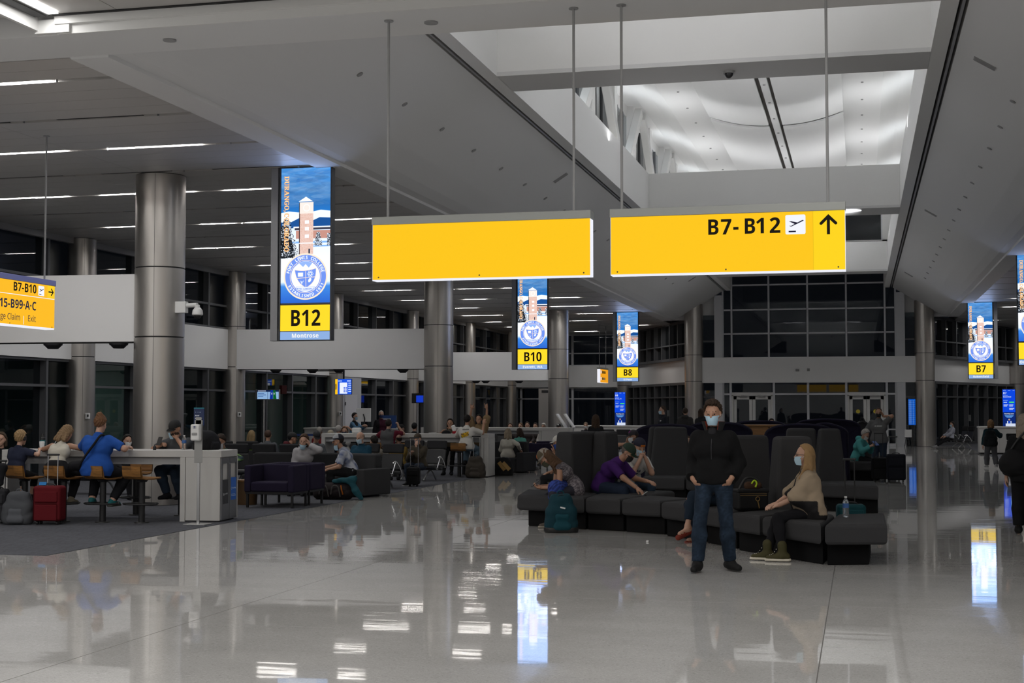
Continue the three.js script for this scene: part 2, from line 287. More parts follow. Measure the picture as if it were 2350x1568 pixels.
// ---- round metal columns
function column(x, z, r, top, label, grp, face = 0.25) {
  const t = thing('round_column', label, 'column', [x, 0, z], 0, grp);
  const js = [0, 2.93, 4.15, top].filter((y) => y <= top);
  for (let i = 0; i < js.length - 1; i++) mesh('cladding', cyl(r, r, js[i + 1] - js[i] - 0.024, 0, js[i] + 0.012, 0, 48), M.column, t);
  mesh('joint', cyl(r - 0.015, r - 0.015, top, 0, 0, 0, 32), M.reveal, t);
  for (const a of [face, face + PI]) mesh('seam', box(-0.003, 0.003, 0.02, top - 0.02, r - 0.004, r + 0.0015).rotateY(a), M.reveal, t);
  return t;
}
const rowC = [[-12.0, -22.87, 'wide brushed metal column right behind the white counter with the blue-shirted woman'], [-12.15, -40.5, 'brushed metal column rising behind the blank yellow sign'], [-12.25, -58.3, 'brushed metal column just right of the B10 gate display'], [-12.45, -76.9, 'far dark metal column below the B8 gate display']];
rowC.forEach(([x, z, l]) => column(x, z, 0.435, HC, l));
rowC.forEach(([x, z], i) => { if (i) column(mir(x), z, 0.435, HC, ['', 'brushed metal column at the right gates', 'brushed metal column beyond the B7 display', 'farthest metal column at the right gates'][i]); });
const wallC = [[-31.0, 'side wall metal column seen left of the big column, under the yellow sign'], [-39.7, 'side wall metal column left of the B12 gate display'], [-48.1, 'side wall metal column beside the small bright flight screen'], [-57.1, 'side wall metal column next to the second bar table seats'], [-66.2, 'side wall metal column just right of the second big column'], [-74.6, 'side wall metal column lit blue by a screen']];
wallC.forEach(([z, l]) => column(-18.35, z, 0.34, HC, l, undefined, 0.7));
column(-7.46, -66.0, 0.43, 6.5, 'metal column at the left end of the far glass wall', undefined, 0);
column(2.82, -66.0, 0.43, 6.5, 'metal column at the right end of the far glass wall, mirrored in the floor', undefined, 0);
// ---- mid-height white band, cross bulkheads at the column lines
const BY0 = 2.86, BY1 = 4.05;
{
  const w = struct(group('trim_5'), 'white band along the left window wall');
  mesh('band', box(XL - 0.1, -18.4, BY0, BY1, ZE, -14.9), M.band, w);
  for (const [z] of wallC) mesh('column_cover', [box(-18.41, -18.36, BY0 + 0.005, BY1 + 0.005, z - 0.2, z + 0.2)], M.column, w);
  let n = 6;
  [[-22.72, -22.3, -12.32], [-40.35, -39.4, -12.4], [-58.2, -57.3, -12.5]].forEach(([za, zb, xe]) => { const b = struct(group('trim_' + n++), 'white bulkhead from a round column to the left window wall'); mesh('band', quadWall(-18.35, zb, xe, za, BY0, BY1, 0.24), M.band, b); mesh('edge_strip', quadWall(-18.35, zb - 0.02, xe, za - 0.02, BY0 - 0.02, BY0, 0.2), M.reveal, b); });
  const e = struct(group('trim_' + n++), 'white band over the far end of the left gates');
  mesh('band', [quadWall(-18.5, -77.6, -12.5, -77.6, BY0, BY1, 0.3), quadWall(-12.6, -77.9, -7.9, -67.4, BY0, BY1, 0.3)], M.band, e);
  mesh('column_cover', quadWall(-12.72, -77.4, -12.3, -77.05, BY0 - 0.01, BY1 + 0.01, 0.1), M.column, e);
  const f = struct(group('trim_' + n++), 'white band over the far end of the right gates');
  mesh('band', [quadWall(mir(-7.9), -67.4, mir(-12.6), -77.9, BY0, BY1, 0.3), quadWall(mir(-12.5), -77.6, XR, -77.6, BY0, BY1, 0.3), box(mir(-18.4), XR + 0.1, BY0, BY1, ZE, -14.9)], M.band, f);
  mesh('column_cover', quadWall(mir(-12.3), -77.05, mir(-12.72), -77.4, BY0 - 0.01, BY1 + 0.01, 0.1), M.column, f);
  const g = struct(group('trim_' + n++), 'white band across the far glass end wall');
  mesh('band', box(-7.1, 2.48, 2.86, 4.03, -66.3, -65.85), M.band, g);
  mesh('wall_box', [rbox(0.16, 0.1, 0.12, 0.02, -2.75, 3.42, -65.8), box(-2.32, -2.2, 3.38, 3.5, -65.87, -65.84)], M.plasticGrey, g);
}
// ---- glass walls: mullions, transoms and single panes
let winN = 1;
function glazing(ax, az, bx, bz, zones, step, mm, label, md = 0.16, mw = 0.06) {
  const w = struct(group('window_' + winN++, ax, 0, az, Math.atan2(-(bz - az), bx - ax)), label);
  const L = Math.hypot(bx - ax, bz - az), n = Math.max(1, Math.round(L / step));
  for (const [y0, y1, trans] of zones) {
    for (let i = 0; i <= n; i++) mesh('mullion', box(L * i / n - mw / 2, L * i / n + mw / 2, y0, y1, -md / 2, md / 2), mm, w);
    const ys = [y0, ...trans, y1];
    for (const y of ys) mesh('transom', box(0, L, y - (y === y0 || y === y1 ? 0.06 : 0.03), y + (y === y0 || y === y1 ? 0.06 : 0.03), -md / 2 + 0.01, md / 2 - 0.01), mm, w);
    for (let i = 0; i < n; i++) for (let k = 0; k < ys.length - 1; k++) mesh('pane', box(L * i / n + mw / 2, L * (i + 1) / n - mw / 2, ys[k] + 0.03, ys[k + 1] - 0.03, -0.006, 0.006), M.glass, w);
  }
  return w;
}
const sideZ = [[0.06, 2.86, [2.22]], [4.05, 5.8, [4.75]]];
glazing(-18.62, ZE, -18.62, -14.9, sideZ, 2.15, M.mullion, 'dark glazed curtain wall along the left gates', 0.34, 0.09);
glazing(mir(-18.62), -14.9, mir(-18.62), ZE, sideZ, 2.15, M.mullion, 'dark glazed curtain wall along the right gates', 0.34, 0.09);
glazing(-18.5, -77.85, -12.6, -77.85, sideZ, 3.0, M.mullionLight, 'dark glazing at the far end of the left gates', 0.16, 0.12);
glazing(-12.7, -78.1, -7.75, -67.0, sideZ, 1.4, M.mullion, 'slanting glass wall left of the far end wall', 0.42, 0.1);
glazing(mir(-7.75), -67.0, mir(-12.7), -78.1, sideZ, 1.4, M.mullion, 'slanting glass wall right of the far end wall', 0.42, 0.1);
glazing(mir(-12.6), -77.85, mir(-18.5), -77.85, sideZ, 3.0, M.mullionLight, 'dark glazing at the far end of the right gates', 0.16, 0.12);
// ---- far end wall
{
  const w = struct(group('window_' + winN++), 'tall dark gridded window over the white band of the end wall');
  const xs = [-6.12, -5.72, -4.03, -2.29, -0.57, 1.12, 1.58], ys = [4.03, 5.12, 6.22, 7.36, 8.3];
  for (const x of xs) mesh('mullion', box(x - 0.038, x + 0.038, 4.03, 8.35, -66.14, -65.98), M.mullionLight, w);
  for (let i = 0; i < 6; i++) for (let k = 0; k < 4; k++) { if ((i === 0 || i === 5) && k > 2) continue;
    mesh('transom', box(xs[i] + 0.05, xs[i + 1] - 0.05, ys[k + 1] - 0.035, ys[k + 1] + 0.035, -66.12, -66.0), M.mullionLight, w);
    mesh('pane', box(xs[i] + 0.04, xs[i + 1] - 0.04, ys[k], ys[k + 1], -66.07, -66.058), M.glass, w); }
  const e = struct(group('wall_far'), 'white posts and gables round the far end wall');
  for (const [a, b] of [[-6.5, -6.14], [1.62, 1.98]]) mesh('post', [box(a, b, 0, 2.86, -66.2, -65.9), box(a, b, 4.03, 6.9, -66.2, -65.9)], M.mullionLight, e);
  mesh('gable', [box(-8.5, -6.5, 5.8, 7.1, -66.4, -66.25), box(1.98, 3.9, 5.8, 7.1, -66.4, -66.25), box(-7.7, 3.1, 8.3, 8.6, -66.4, -66.1)], M.plaster, e);
  for (const [a, b] of [[-7.4, -6.5], [1.98, 2.8]]) { mesh('pane', [box(a, b, 0.05, 2.86, -66.18, -66.17), box(a, b, 4.03, 6.0, -66.18, -66.17)], M.glass, e); mesh('rail', [box(a, b, 2.18, 2.26, -66.22, -66.12), box(a, b, 4.75, 4.83, -66.22, -66.12)], M.mullion, e); }
  const l = struct(group('window_' + winN++), 'low glazing between the two white double doors');
  for (const x of [-6.12, -5.78, -3.82, -2.29, -0.6, 1.17, 1.58]) mesh('mullion', box(x - 0.05, x + 0.05, 0, 2.86, -66.12, -65.96), M.mullionLight, l);
  for (const [a, b] of [[-6.07, -5.83], [-3.77, -2.34], [-2.24, -0.65], [1.22, 1.53]]) { mesh('pane', box(a, b, 0.12, 2.3, -66.06, -66.05), M.glass, l); mesh('pane', box(a, b, 2.38, 2.8, -66.06, -66.05), M.glass, l); mesh('transom', [box(a, b, 2.3, 2.38, -66.1, -65.98), box(a, b, 0, 0.12, -66.1, -65.98), box(a, b, 0.72, 0.78, -66.1, -65.98)], M.mullionLight, l); }
  const sticker = std(lin(0.75, 0.6, 0.05), 0.5);
  [[-5.73, -3.87], [-0.55, 1.12]].forEach(([a, b], i) => {
    const d = struct(group('door_' + (i + 1)), i ? 'right white double glass door of the end wall with yellow round stickers' : 'left white double glass door of the end wall');
    mesh('door_frame', [box(a, b, 2.26, 2.42, -66.14, -65.94), box(a, a + 0.08, 0, 2.3, -66.14, -65.94), box(b - 0.08, b, 0, 2.3, -66.14, -65.94)], M.white, d);
    mesh('pane', box(a + 0.05, b - 0.05, 2.42, 2.82, -66.06, -66.05), M.glass, d);
    const m = (a + b) / 2;
    for (const [p, q] of [[a + 0.09, m - 0.01], [m + 0.01, b - 0.09]]) {
      const lf = mesh('door_leaf', [box(p, p + 0.13, 0.02, 2.24, -66.09, -66.01), box(q - 0.13, q, 0.02, 2.24, -66.09, -66.01), box(p, q, 2.1, 2.24, -66.09, -66.01), box(p, q, 0.02, 0.28, -66.09, -66.01)], M.white, d);
      mesh('pane', box(p + 0.13, q - 0.13, 0.28, 2.1, -66.055, -66.045), M.glass, lf);
      mesh('closer', box((p + q) / 2 - 0.2, (p + q) / 2 + 0.2, 2.2, 2.27, -66.0, -65.94), M.plasticGrey, lf);
      if (i) mesh('sticker', cyl(0.09, 0.09, 0.004, 0, 0, 0, 20).rotateX(PI / 2).translate((p + q) / 2, 1.55, -66.035), sticker, lf);
    }
  });
}
// ---- small fittings on the slopes and soffits
{
  const g = std(lin(0.3, 0.3, 0.3), 0.6), k = (7.1 - 6.195) / 1.44;
  const slopeY = (x) => 6.195 + (x + 7.6) * k;
  for (const s of [1, -1]) for (let i = 0; i < 18; i++) {
    const z = -19.4 - 2.1 * i, x = -7.03, m = cyl(0.05, 0.05, 0.02, 0, -0.02, 0, 12); m.rotateZ(s * Math.atan(k)); m.translate(s > 0 ? x : mir(x), slopeY(x), z);
    tag(mesh('sprinkler_cover', m, g), `${ORD[i]} round sprinkler cover from the front on the ${s > 0 ? 'left' : 'right'} sloped ceiling`, 'sprinkler', s > 0 ? 'sprinkler covers on the left slope' : 'sprinkler covers on the right slope');
  }
  const grilles = [[1, -31.2], [-1, -22.3], [-1, -39.2], [1, -57], [-1, -57]];
  for (const [s, z] of grilles) { const x = -6.5, t = thing('ceiling_grille', s > 0 ? (z > -40 ? 'flush air grille on the left slope near the skylight' : 'far flush air grille on the left slope') : z > -30 ? 'nearest flush air grille on the right slope' : z > -50 ? 'middle flush air grille on the right slope' : 'farthest flush air grille on the right slope', 'air grille', [s > 0 ? x : mir(x), slopeY(x) - 0.008, z]); t.rotation.z = s * Math.atan(k); mesh('frame', box(-0.18, 0.18, -0.01, 0.01, -0.1, 0.1), M.plasticGrey, t); for (let q = 0; q < 4; q++) mesh('slat', box(-0.16, 0.16, -0.016, -0.008, -0.08 + q * 0.045, -0.055 + q * 0.045), g, t); }
  for (const [x, l] of [[-7.45, 'round ceiling cap on the front beam at its left'], [-4.4, 'round ceiling cap on the front beam right of the sign rod']]) tag(mesh('sprinkler_cover', cyl(0.075, 0.075, 0.015, x, 5.785, -14.36, 20), g), l, 'sprinkler');
  const t = thing('dome_camera', 'small clear dome camera under the cross bulkhead of the skylight', 'camera', [-2.0, 7.13, -22.95]); mesh('ring', cyl(0.09, 0.1, 0.04, 0, -0.04, 0, 20), M.plasticGrey, t); mesh('dome', new THREE.SphereGeometry(0.075, 16, 8, 0, PI * 2, PI / 2, PI / 2).translate(0, -0.04, 0), M.darkMetal, t);
  const domes = [[-14.0, -22.72], [-12.75, -22.8], [-17.0, -39.72], [-15.9, -39.9], [-15.1, -40.0], [-13.2, -40.32], [-15.7, -57.85], [-15.3, -57.9], [-13.9, -58.1]];
  const dn = ['under the near bulkhead below the yellow B7-B10 sign', 'under the near bulkhead beside the big column', 'leftmost under the second bulkhead', 'under the second bulkhead below the B12 display', 'third under the second bulkhead', 'under the second bulkhead by its column', 'leftmost under the third bulkhead', 'middle one under the third bulkhead', 'under the third bulkhead near its column'];
  domes.forEach(([x, z], i) => { const d = thing('ceiling_speaker', 'dark round ceiling fitting ' + dn[i], 'ceiling fitting', [x, BY0 - 0.02, z]); mesh('base', cyl(0.16, 0.17, 0.035, 0, -0.035, 0, 20), M.darkMetal, d); mesh('dome', cyl(0.09, 0.15, 0.06, 0, -0.095, 0, 20), M.black, d); });
}

// ---- pale service door panel on the left window wall
{ const d = struct(group('door_3'), 'pale grey service door below the seat map screen'); mesh('panel', box(-18.5, -18.42, 0.01, 2.84, -51.2, -48.7), std(lin(0.42, 0.43, 0.46), 0.6), d); mesh('door_leaf', box(-18.42, -18.39, 0.02, 2.2, -50.7, -49.4), std(lin(0.5, 0.5, 0.53), 0.6), d); mesh('hinge', [box(-18.4, -18.37, 1.8, 1.92, -49.42, -49.38), box(-18.4, -18.37, 0.9, 1.02, -49.42, -49.38)], M.darkMetal, d); }

// ---- a dim boarding bridge room seen through the left glass wall
{
  const b = struct(group('wall_bridge'), 'dim greenish boarding bridge room behind the left window wall'), gm = std(lin(0.3, 0.4, 0.35), 0.7);
  for (const [z0, z1] of [[-36.2, -32.6], [-47.4, -41.2]]) {
    mesh('bridge_wall', [box(-22.1, -22, 0, 2.9, z0, z1), box(-22, -19.1, 0, 2.9, z0 - 0.1, z0), box(-22, -19.1, 0, 2.9, z1, z1 + 0.1)], gm, b); mesh('bridge_floor', box(-22, -18.85, -0.1, -0.01, z0, z1), M.carpet, b); mesh('bridge_ceiling', box(-22.1, -19.0, 2.9, 3.0, z0 - 0.1, z1 + 0.1), M.plaster, b);
    mesh('handrail', [box(-21.0, -20.96, 0.86, 0.92, z0, z1), box(-21.0, -20.96, 0.5, 0.54, z0, z1), ...[0, 1, 2, 3].map((k) => box(-21.0, -20.96, 0, 0.9, z0 + (z1 - z0) * (k + 0.5) / 4 - 0.02, z0 + (z1 - z0) * (k + 0.5) / 4 + 0.02))], M.darkMetal, b);
    const zc = (z0 + z1) / 2, t = thing('bridge_lamp', z0 < -40 ? 'small white lamp inside the boarding bridge left of the seat map screen' : 'small white lamp inside the boarding bridge by the big column', 'ceiling light', [-21.2, 2.86, zc]); mesh('housing', box(-0.08, 0.08, 0.005, 0.04, -0.3, 0.3), M.plasticWhite, t); mesh('lens', box(-0.07, 0.07, 0, 0.006, -0.29, 0.29), M.lens, t); rectLight(-21.2, 2.855, zc, 0.14, 0.58, lin(0.85, 1, 0.92), 6, [0, -1, 0]);
  }
}
// ================================================================== SIGNS AND SCREENS
const EX = renderer.toneMappingExposure;
const YEL = '#ffc81a', YEL2 = '#ffd61c', INK = '#15110a';
function plane(w, h, x = 0, y = 0, z = 0) { return new THREE.PlaneGeometry(w, h).translate(x, y, z); }
function roundRect(c, x, y, w, h, r) { c.beginPath(); c.moveTo(x + r, y); c.arcTo(x + w, y, x + w, y + h, r); c.arcTo(x + w, y + h, x, y + h, r); c.arcTo(x, y + h, x, y, r); c.arcTo(x, y, x + w, y, r); c.fill(); }
function takeoff(c, x, y, s) {                                    // departure pictogram on a white tile
  c.fillStyle = '#f4f7ff'; roundRect(c, x, y, s, s, s * 0.08); c.save(); c.translate(x, y); c.scale(s / 100, s / 100); c.fillStyle = '#14142c';
  c.beginPath(); c.moveTo(20, 55); c.lineTo(28, 57); c.lineTo(46, 47); c.lineTo(18, 33); c.lineTo(30, 33); c.lineTo(60, 40); c.lineTo(84, 28); c.quadraticCurveTo(92, 27, 90, 32); c.lineTo(30, 60); c.quadraticCurveTo(22, 60, 20, 55); c.fill();
  c.fillRect(16, 82, 36, 7); c.restore();
}
function arrow(c, x, y, s, ang) { c.save(); c.translate(x, y); c.rotate(ang); c.strokeStyle = INK; c.lineWidth = s * 0.15; c.lineCap = 'round'; c.beginPath(); c.moveTo(-s * 0.36, -s * 0.06); c.lineTo(0, -s * 0.42); c.lineTo(s * 0.36, -s * 0.06); c.stroke(); c.lineCap = 'butt'; c.beginPath(); c.moveTo(0, -s * 0.4); c.lineTo(0, s * 0.5); c.stroke(); c.restore(); }
function hangingSign(label, x, y, z, turn, w, hgt, face, rods, rodTop, capColor = 0x9c9e9a) {
  const t = thing('hanging_sign', label, 'sign', [x, y, z], turn);   // base = bottom centre, front +z
  const cap = std(capColor, 0.45, 0.3), d = 0.17, ph = hgt - 0.075;
  mesh('top_rail', rbox(w + 0.01, 0.085, d + 0.02, 0.006, 0, hgt - 0.04, 0), cap, t);
  mesh('light_box', [box(-w / 2, w / 2, 0, ph, -d / 2 + 0.01, d / 2 - 0.012)], glowFlat(0xf2f4ff, 0.95 / EX), t);
  mesh('face', [plane(w - 0.008, ph - 0.012, 0, ph / 2 + 0.004, d / 2 - 0.008)], glow(face, 1 / EX), t);
  mesh('back_face', [plane(w - 0.008, ph - 0.012, 0, ph / 2 + 0.004, 0).rotateY(PI).translate(0, 0, -d / 2 + 0.006)], glowFlat(0xffc41e, 0.8 / EX), t);
  for (const sx of [-w / 2 + 0.07, 0, w / 2 - 0.07]) mesh('screw', cyl(0.008, 0.008, 0.003, 0, 0, 0, 8).rotateX(PI / 2).translate(sx, 0.035, d / 2 - 0.007), M.darkMetal, t);
  for (const rx of rods) { const r = mesh('rod', rod([rx, hgt, 0], [rx, rodTop - y, 0], 0.014, 12), M.plasticGrey, t); mesh('rod_cap', cyl(0.05, 0.05, 0.012, rx, rodTop - y - 0.012, 0, 16), M.plasticGrey, r); }
  return t;
}
{
  const blank = canvasTex(512, 128, (c, w, h) => { c.fillStyle = YEL; c.fillRect(0, 0, w, h); });
  hangingSign('blank yellow illuminated sign hanging on two rods', -3.8, 3.02, -14.2, 0, 2.33, 0.67, blank, [-1.02, 0.98], 5.8);
  const main = canvasTex(1880, 480, (c, w, h) => {
    c.fillStyle = YEL; c.fillRect(0, 0, w, h); c.fillStyle = YEL2; c.fillRect(w * 0.868, 0, w, h); c.fillStyle = 'rgba(120,80,0,0.35)'; c.fillRect(w * 0.868, 0, 2, h);
    c.fillStyle = INK; c.font = '600 176px sans-serif'; c.textBaseline = 'alphabetic'; [['B', 0.4215, 0.469], ['7', 0.481, 0.523], ['-', 0.532, 0.555], ['B', 0.5776, 0.625], ['1', 0.629, 0.672], ['2', 0.687, 0.73]].forEach(([q, a, b]) => { const m = c.measureText(q).width * 0.84; c.save(); c.translate(a * w - 0.08 * (b - a) * w, h * 0.36); c.scale((b - a) * w / m, 1); c.fillText(q, 0, 0); c.restore(); });
    takeoff(c, w * 0.753, h * 0.06, h * 0.33); arrow(c, w * 0.932, h * 0.24, h * 0.33, 0);
  });
  hangingSign('yellow illuminated sign reading B7-B12 with an up arrow', -1.275, 3.02, -14.2, 0, 2.31, 0.67, main, [-1.05, 0.99], 5.8);
  const gate = canvasTex(1880, 560, (c, w, h) => {
    c.fillStyle = '#ffbe24'; c.fillRect(0, 0, w, h); c.fillStyle = '#ffd022'; c.fillRect(w * 0.915, 0, w, h * 0.31); c.fillStyle = '#f2f3ff'; c.fillRect(0, h * 0.305, w, h * 0.016); c.fillRect(0, h - 10, w, 10);
    c.textBaseline = 'alphabetic'; c.textAlign = 'right'; c.font = '600 150px sans-serif'; c.fillStyle = INK; c.save(); c.translate(w * 0.79, h * 0.235); c.fillText('B7-B10', 0, 0); c.restore(); takeoff(c, w * 0.81, h * 0.045, h * 0.225); arrow(c, w * 0.957, h * 0.155, h * 0.2, PI / 2); c.fillStyle = '#1c2040';
    c.fillText('B15-B99·A·C', w * 0.79, h * 0.62); c.font = '500 105px sans-serif'; c.textAlign = 'left'; c.fillText('Exit', w * 0.695, h * 0.88); c.textAlign = 'right'; c.fillText('Baggage Claim', w * 0.615, h * 0.88); c.fillStyle = '#f2f3ff'; c.fillRect(w * 0.648, h * 0.77, 10, h * 0.19);
  });
  hangingSign('yellow sign pointing right to B7-B10 with Baggage Claim and Exit', -11.9, 2.87, -18.05, PI / 2, 2.33, 0.74, gate, [1.0, -0.9], 5.8, 0x7d7fb0);
  const far = canvasTex(512, 200, (c, w, h) => { c.fillStyle = '#f0a01c'; c.fillRect(0, 0, w, h); c.fillStyle = '#f2f3ff'; c.fillRect(30, 20, 46, 46); c.fillRect(30, 120, 46, 46); c.fillStyle = '#6a4a10'; c.fillRect(100, 26, 250, 40); c.fillRect(100, 126, 220, 34); c.fillStyle = '#f2f3ff'; c.fillRect(240, 124, 8, 40); });
  hangingSign('small yellow sign beside the big column right of B10', -13.55, 2.98, -61.0, PI / 2, 2.2, 0.72, far, [-0.9, 0.9], 5.8);
  hangingSign('small yellow sign on two rods just left of B8', -12.35, 2.95, -69.4, PI / 2, 2.2, 0.74, far, [-0.9, 0.9], 5.8);
  hangingSign('yellow sign cut off at the right edge below a gate display', 6.72, 2.9, -47.4, PI / 2 + PI, 2.2, 0.74, far, [-0.9, 0.9], 5.8);
}
// ---- gate displays: advertising picture, number panel and destination strip
const adTex = canvasTex(400, 1026, (c, w, h) => {
  let g = c.createLinearGradient(0, 0, 0, h * 0.36); g.addColorStop(0, '#3f8fe0'); g.addColorStop(0.45, '#4a86c4'); g.addColorStop(0.75, '#2a6cb4'); g.addColorStop(1, '#1e7ad0'); c.fillStyle = g; c.fillRect(0, 0, w, h * 0.36);
  let s = 5; const R = () => { s = (s * 16807) % 2147483647; return s / 2147483647; };
  for (let i = 0; i < 130; i++) { c.fillStyle = R() < 0.55 ? `rgba(150,178,214,${0.05 + R() * 0.12})` : `rgba(40,84,140,${0.05 + R() * 0.13})`; c.beginPath(); c.ellipse(R() * w, R() * h * 0.27, 30 + R() * 90, 6 + R() * 16, (R() - 0.5) * 0.5, 0, 7); c.fill(); }
  c.fillStyle = '#eaf4ff'; c.beginPath(); c.moveTo(0, h * 0.33); c.lineTo(60, h * 0.32); c.lineTo(140, h * 0.33); c.lineTo(260, h * 0.325); c.lineTo(320, h * 0.315); c.lineTo(400, h * 0.325); c.lineTo(400, h * 0.5); c.lineTo(0, h * 0.5); c.fill();
  c.fillStyle = '#1a4f92'; c.beginPath(); c.moveTo(0, h * 0.4); c.lineTo(70, h * 0.405); c.lineTo(150, h * 0.37); c.lineTo(260, h * 0.39); c.lineTo(310, h * 0.37); c.lineTo(400, h * 0.375); c.lineTo(400, h * 0.45); c.lineTo(0, h * 0.45); c.fill();
  g = c.createLinearGradient(0, h * 0.44, 0, h); g.addColorStop(0, '#dcebff'); g.addColorStop(0.55, '#f4f9ff'); g.addColorStop(0.72, '#e2eefc'); g.addColorStop(0.78, '#3f86dc'); g.addColorStop(1, '#2a62c8'); c.fillStyle = g; c.fillRect(0, h * 0.445, w, h);
  c.fillStyle = '#3a3a4a'; c.fillRect(110, h * 0.445, 290, 16); c.fillStyle = '#c08d80'; c.fillRect(120, h * 0.465, 280, h * 0.06); c.fillStyle = '#ffffff'; c.fillRect(100, h * 0.435, 300, 10); c.fillStyle = '#7fb0ec'; c.fillRect(0, h * 0.545, w, 14); c.fillRect(250, h * 0.575, 150, 12);
  c.fillStyle = '#1b2026'; c.beginPath(); c.moveTo(44, h * 0.36); c.lineTo(118, h * 0.66); c.lineTo(0, h * 0.67); c.lineTo(0, h * 0.44); c.fill(); for (let i = 0; i < 900; i++) { const y = h * (0.38 + 0.29 * R()), sp = 14 + (y - h * 0.36) * 0.3; c.fillStyle = R() < 0.5 ? 'rgba(16,20,24,0.8)' : 'rgba(232,242,255,0.75)'; c.beginPath(); c.ellipse(44 + (R() - 0.5) * 2 * sp, y, 2 + R() * 5, 1.5 + R() * 2.5, R() * 3, 0, 7); c.fill(); }
  for (let i = 0; i < 420; i++) { c.fillStyle = R() < 0.55 ? 'rgba(24,34,44,0.8)' : 'rgba(232,242,255,0.75)'; const y = R(); c.beginPath(); c.ellipse(300 + (R() - 0.5) * (20 + 50 * y), h * (0.48 + 0.1 * y), 4, 2.4, R() * 3, 0, 7); c.fill(); c.beginPath(); c.ellipse(388 + (R() - 0.5) * 30, h * (0.49 + 0.09 * R()), 4, 2.4, R() * 3, 0, 7); c.fill(); }
  c.fillStyle = '#2a2226'; c.fillRect(145, h * 0.26, 10, h * 0.38); c.fillStyle = '#e2c2b6'; c.fillRect(152, h * 0.26, 108, h * 0.38); c.fillStyle = '#f4e4dc'; c.fillRect(150, h * 0.255, 110, h * 0.085);
  for (let y = 0; y < 58; y++) for (let x = 0; x < 12; x++) if (R() < 0.4) { c.fillStyle = 'rgba(190,120,100,0.35)'; c.fillRect(153 + x * 9, h * 0.34 + y * 5.2, 7, 3); }
  c.fillStyle = '#fbfdff'; c.beginPath(); c.moveTo(140, h * 0.25); c.lineTo(200, h * 0.215); c.lineTo(255, h * 0.25); c.fill(); c.strokeStyle = '#fff'; c.lineWidth = 5; c.beginPath(); c.arc(205, h * 0.297, 25, 0, 7); c.stroke(); c.fillStyle = '#f4f8ff'; for (const k of [0.39, 0.44, 0.495]) c.fillRect(192, h * k, 32, 26); c.fillRect(145, h * 0.555, 115, 8); c.fillStyle = '#243044'; c.fillRect(222, h * 0.6, 12, 40);
  c.save(); c.translate(26, 58); c.rotate(PI / 2); c.font = '700 50px serif'; c.fillStyle = '#ffe0b4'; c.strokeStyle = '#f2a154'; c.lineWidth = 2.4; let x = 0; for (const ch of 'DURANGO,COLORADO') { c.fillText(ch, x, 0); c.strokeText(ch, x, 0); x += ch === ',' ? 22 : 37; } c.restore();
  // seal
  const X = 200, Y = h * 0.805, r = 176; c.fillStyle = '#ffe3cc'; c.beginPath(); c.arc(X, Y, r, 0, 7); c.fill(); c.fillStyle = '#6b8ee6'; c.beginPath(); c.arc(X, Y, r - 12, 0, 7); c.fill(); c.fillStyle = '#ffe3cc'; c.beginPath(); c.arc(X, Y, r - 50, 0, 7); c.fill(); c.fillStyle = '#6b8ee6'; c.beginPath(); c.arc(X, Y, r - 54, 0, 7); c.fill(); c.fillStyle = '#f6f9ff'; c.beginPath(); c.arc(X, Y, r - 60, 0, 7); c.fill();
  const arcText = (txt, a0, a1, rad, inside, font) => { c.font = font; c.fillStyle = '#f4f8ff'; c.textAlign = 'center'; const n = txt.length; for (let i = 0; i < n; i++) { const a = a0 + (a1 - a0) * i / (n - 1); c.save(); c.translate(X + Math.cos(a) * rad, Y + Math.sin(a) * rad); c.rotate(a + (inside ? -PI / 2 : PI / 2)); c.fillText(txt[i], 0, 0); c.restore(); } };
  arcText('FORT LEWIS COLLEGE', -PI + 0.24, -0.28, r - 43, false, '700 34px sans-serif'); arcText('ESTABLISHED 1911', PI - 0.52, 0.42, r - 19, true, '700 32px sans-serif');
  c.save(); c.beginPath(); c.arc(X, Y, r - 62, 0, 7); c.clip(); c.fillStyle = '#8fb0ee'; c.fillRect(X - 120, Y - 120, 240, 62); c.fillStyle = '#fff'; c.beginPath(); c.moveTo(X - 110, Y - 55); c.lineTo(X - 52, Y - 100); c.lineTo(X - 20, Y - 72); c.lineTo(X, Y - 94); c.lineTo(X + 26, Y - 66); c.lineTo(X + 56, Y - 104); c.lineTo(X + 110, Y - 55); c.fill(); c.restore();
  c.fillStyle = '#6b8ee6'; c.beginPath(); c.moveTo(X - 88, Y - 52); c.quadraticCurveTo(X, Y - 34, X + 84, Y - 62); c.quadraticCurveTo(X + 92, Y + 50, X + 4, Y + 84); c.quadraticCurveTo(X - 76, Y + 50, X - 88, Y - 52); c.fill(); c.strokeStyle = '#ffe3cc'; c.lineWidth = 4; c.stroke(); c.beginPath(); c.moveTo(X, Y - 40); c.lineTo(X + 4, Y + 80); c.moveTo(X - 78, Y + 14); c.lineTo(X + 76, Y + 4); c.stroke();
  c.fillStyle = '#eef4ff'; c.fillRect(X - 62, Y - 30, 42, 30); c.strokeStyle = '#eef4ff'; c.lineWidth = 3; for (let k = 0; k < 3; k++) { c.beginPath(); c.ellipse(X + 38, Y - 20, 24, 9, k * 1.05, 0, 7); c.stroke(); } c.beginPath(); c.arc(X - 30, Y + 30, 14, 0, PI); c.stroke(); c.fillRect(X - 33, Y + 34, 6, 24); c.beginPath(); c.ellipse(X + 34, Y + 28, 11, 18, 0.5, 0, 7); c.fill();
  c.save(); c.translate(X, Y + 100); c.fillStyle = '#eef4ff'; c.fillRect(-76, -22, 152, 26); c.strokeStyle = '#5d7fd8'; c.lineWidth = 2; c.strokeRect(-76, -22, 152, 26); c.fillStyle = '#5d7fd8'; c.font = '700 20px sans-serif'; c.textAlign = 'center'; c.fillText('ARTES LIBERALES', 0, 0); c.restore();
});
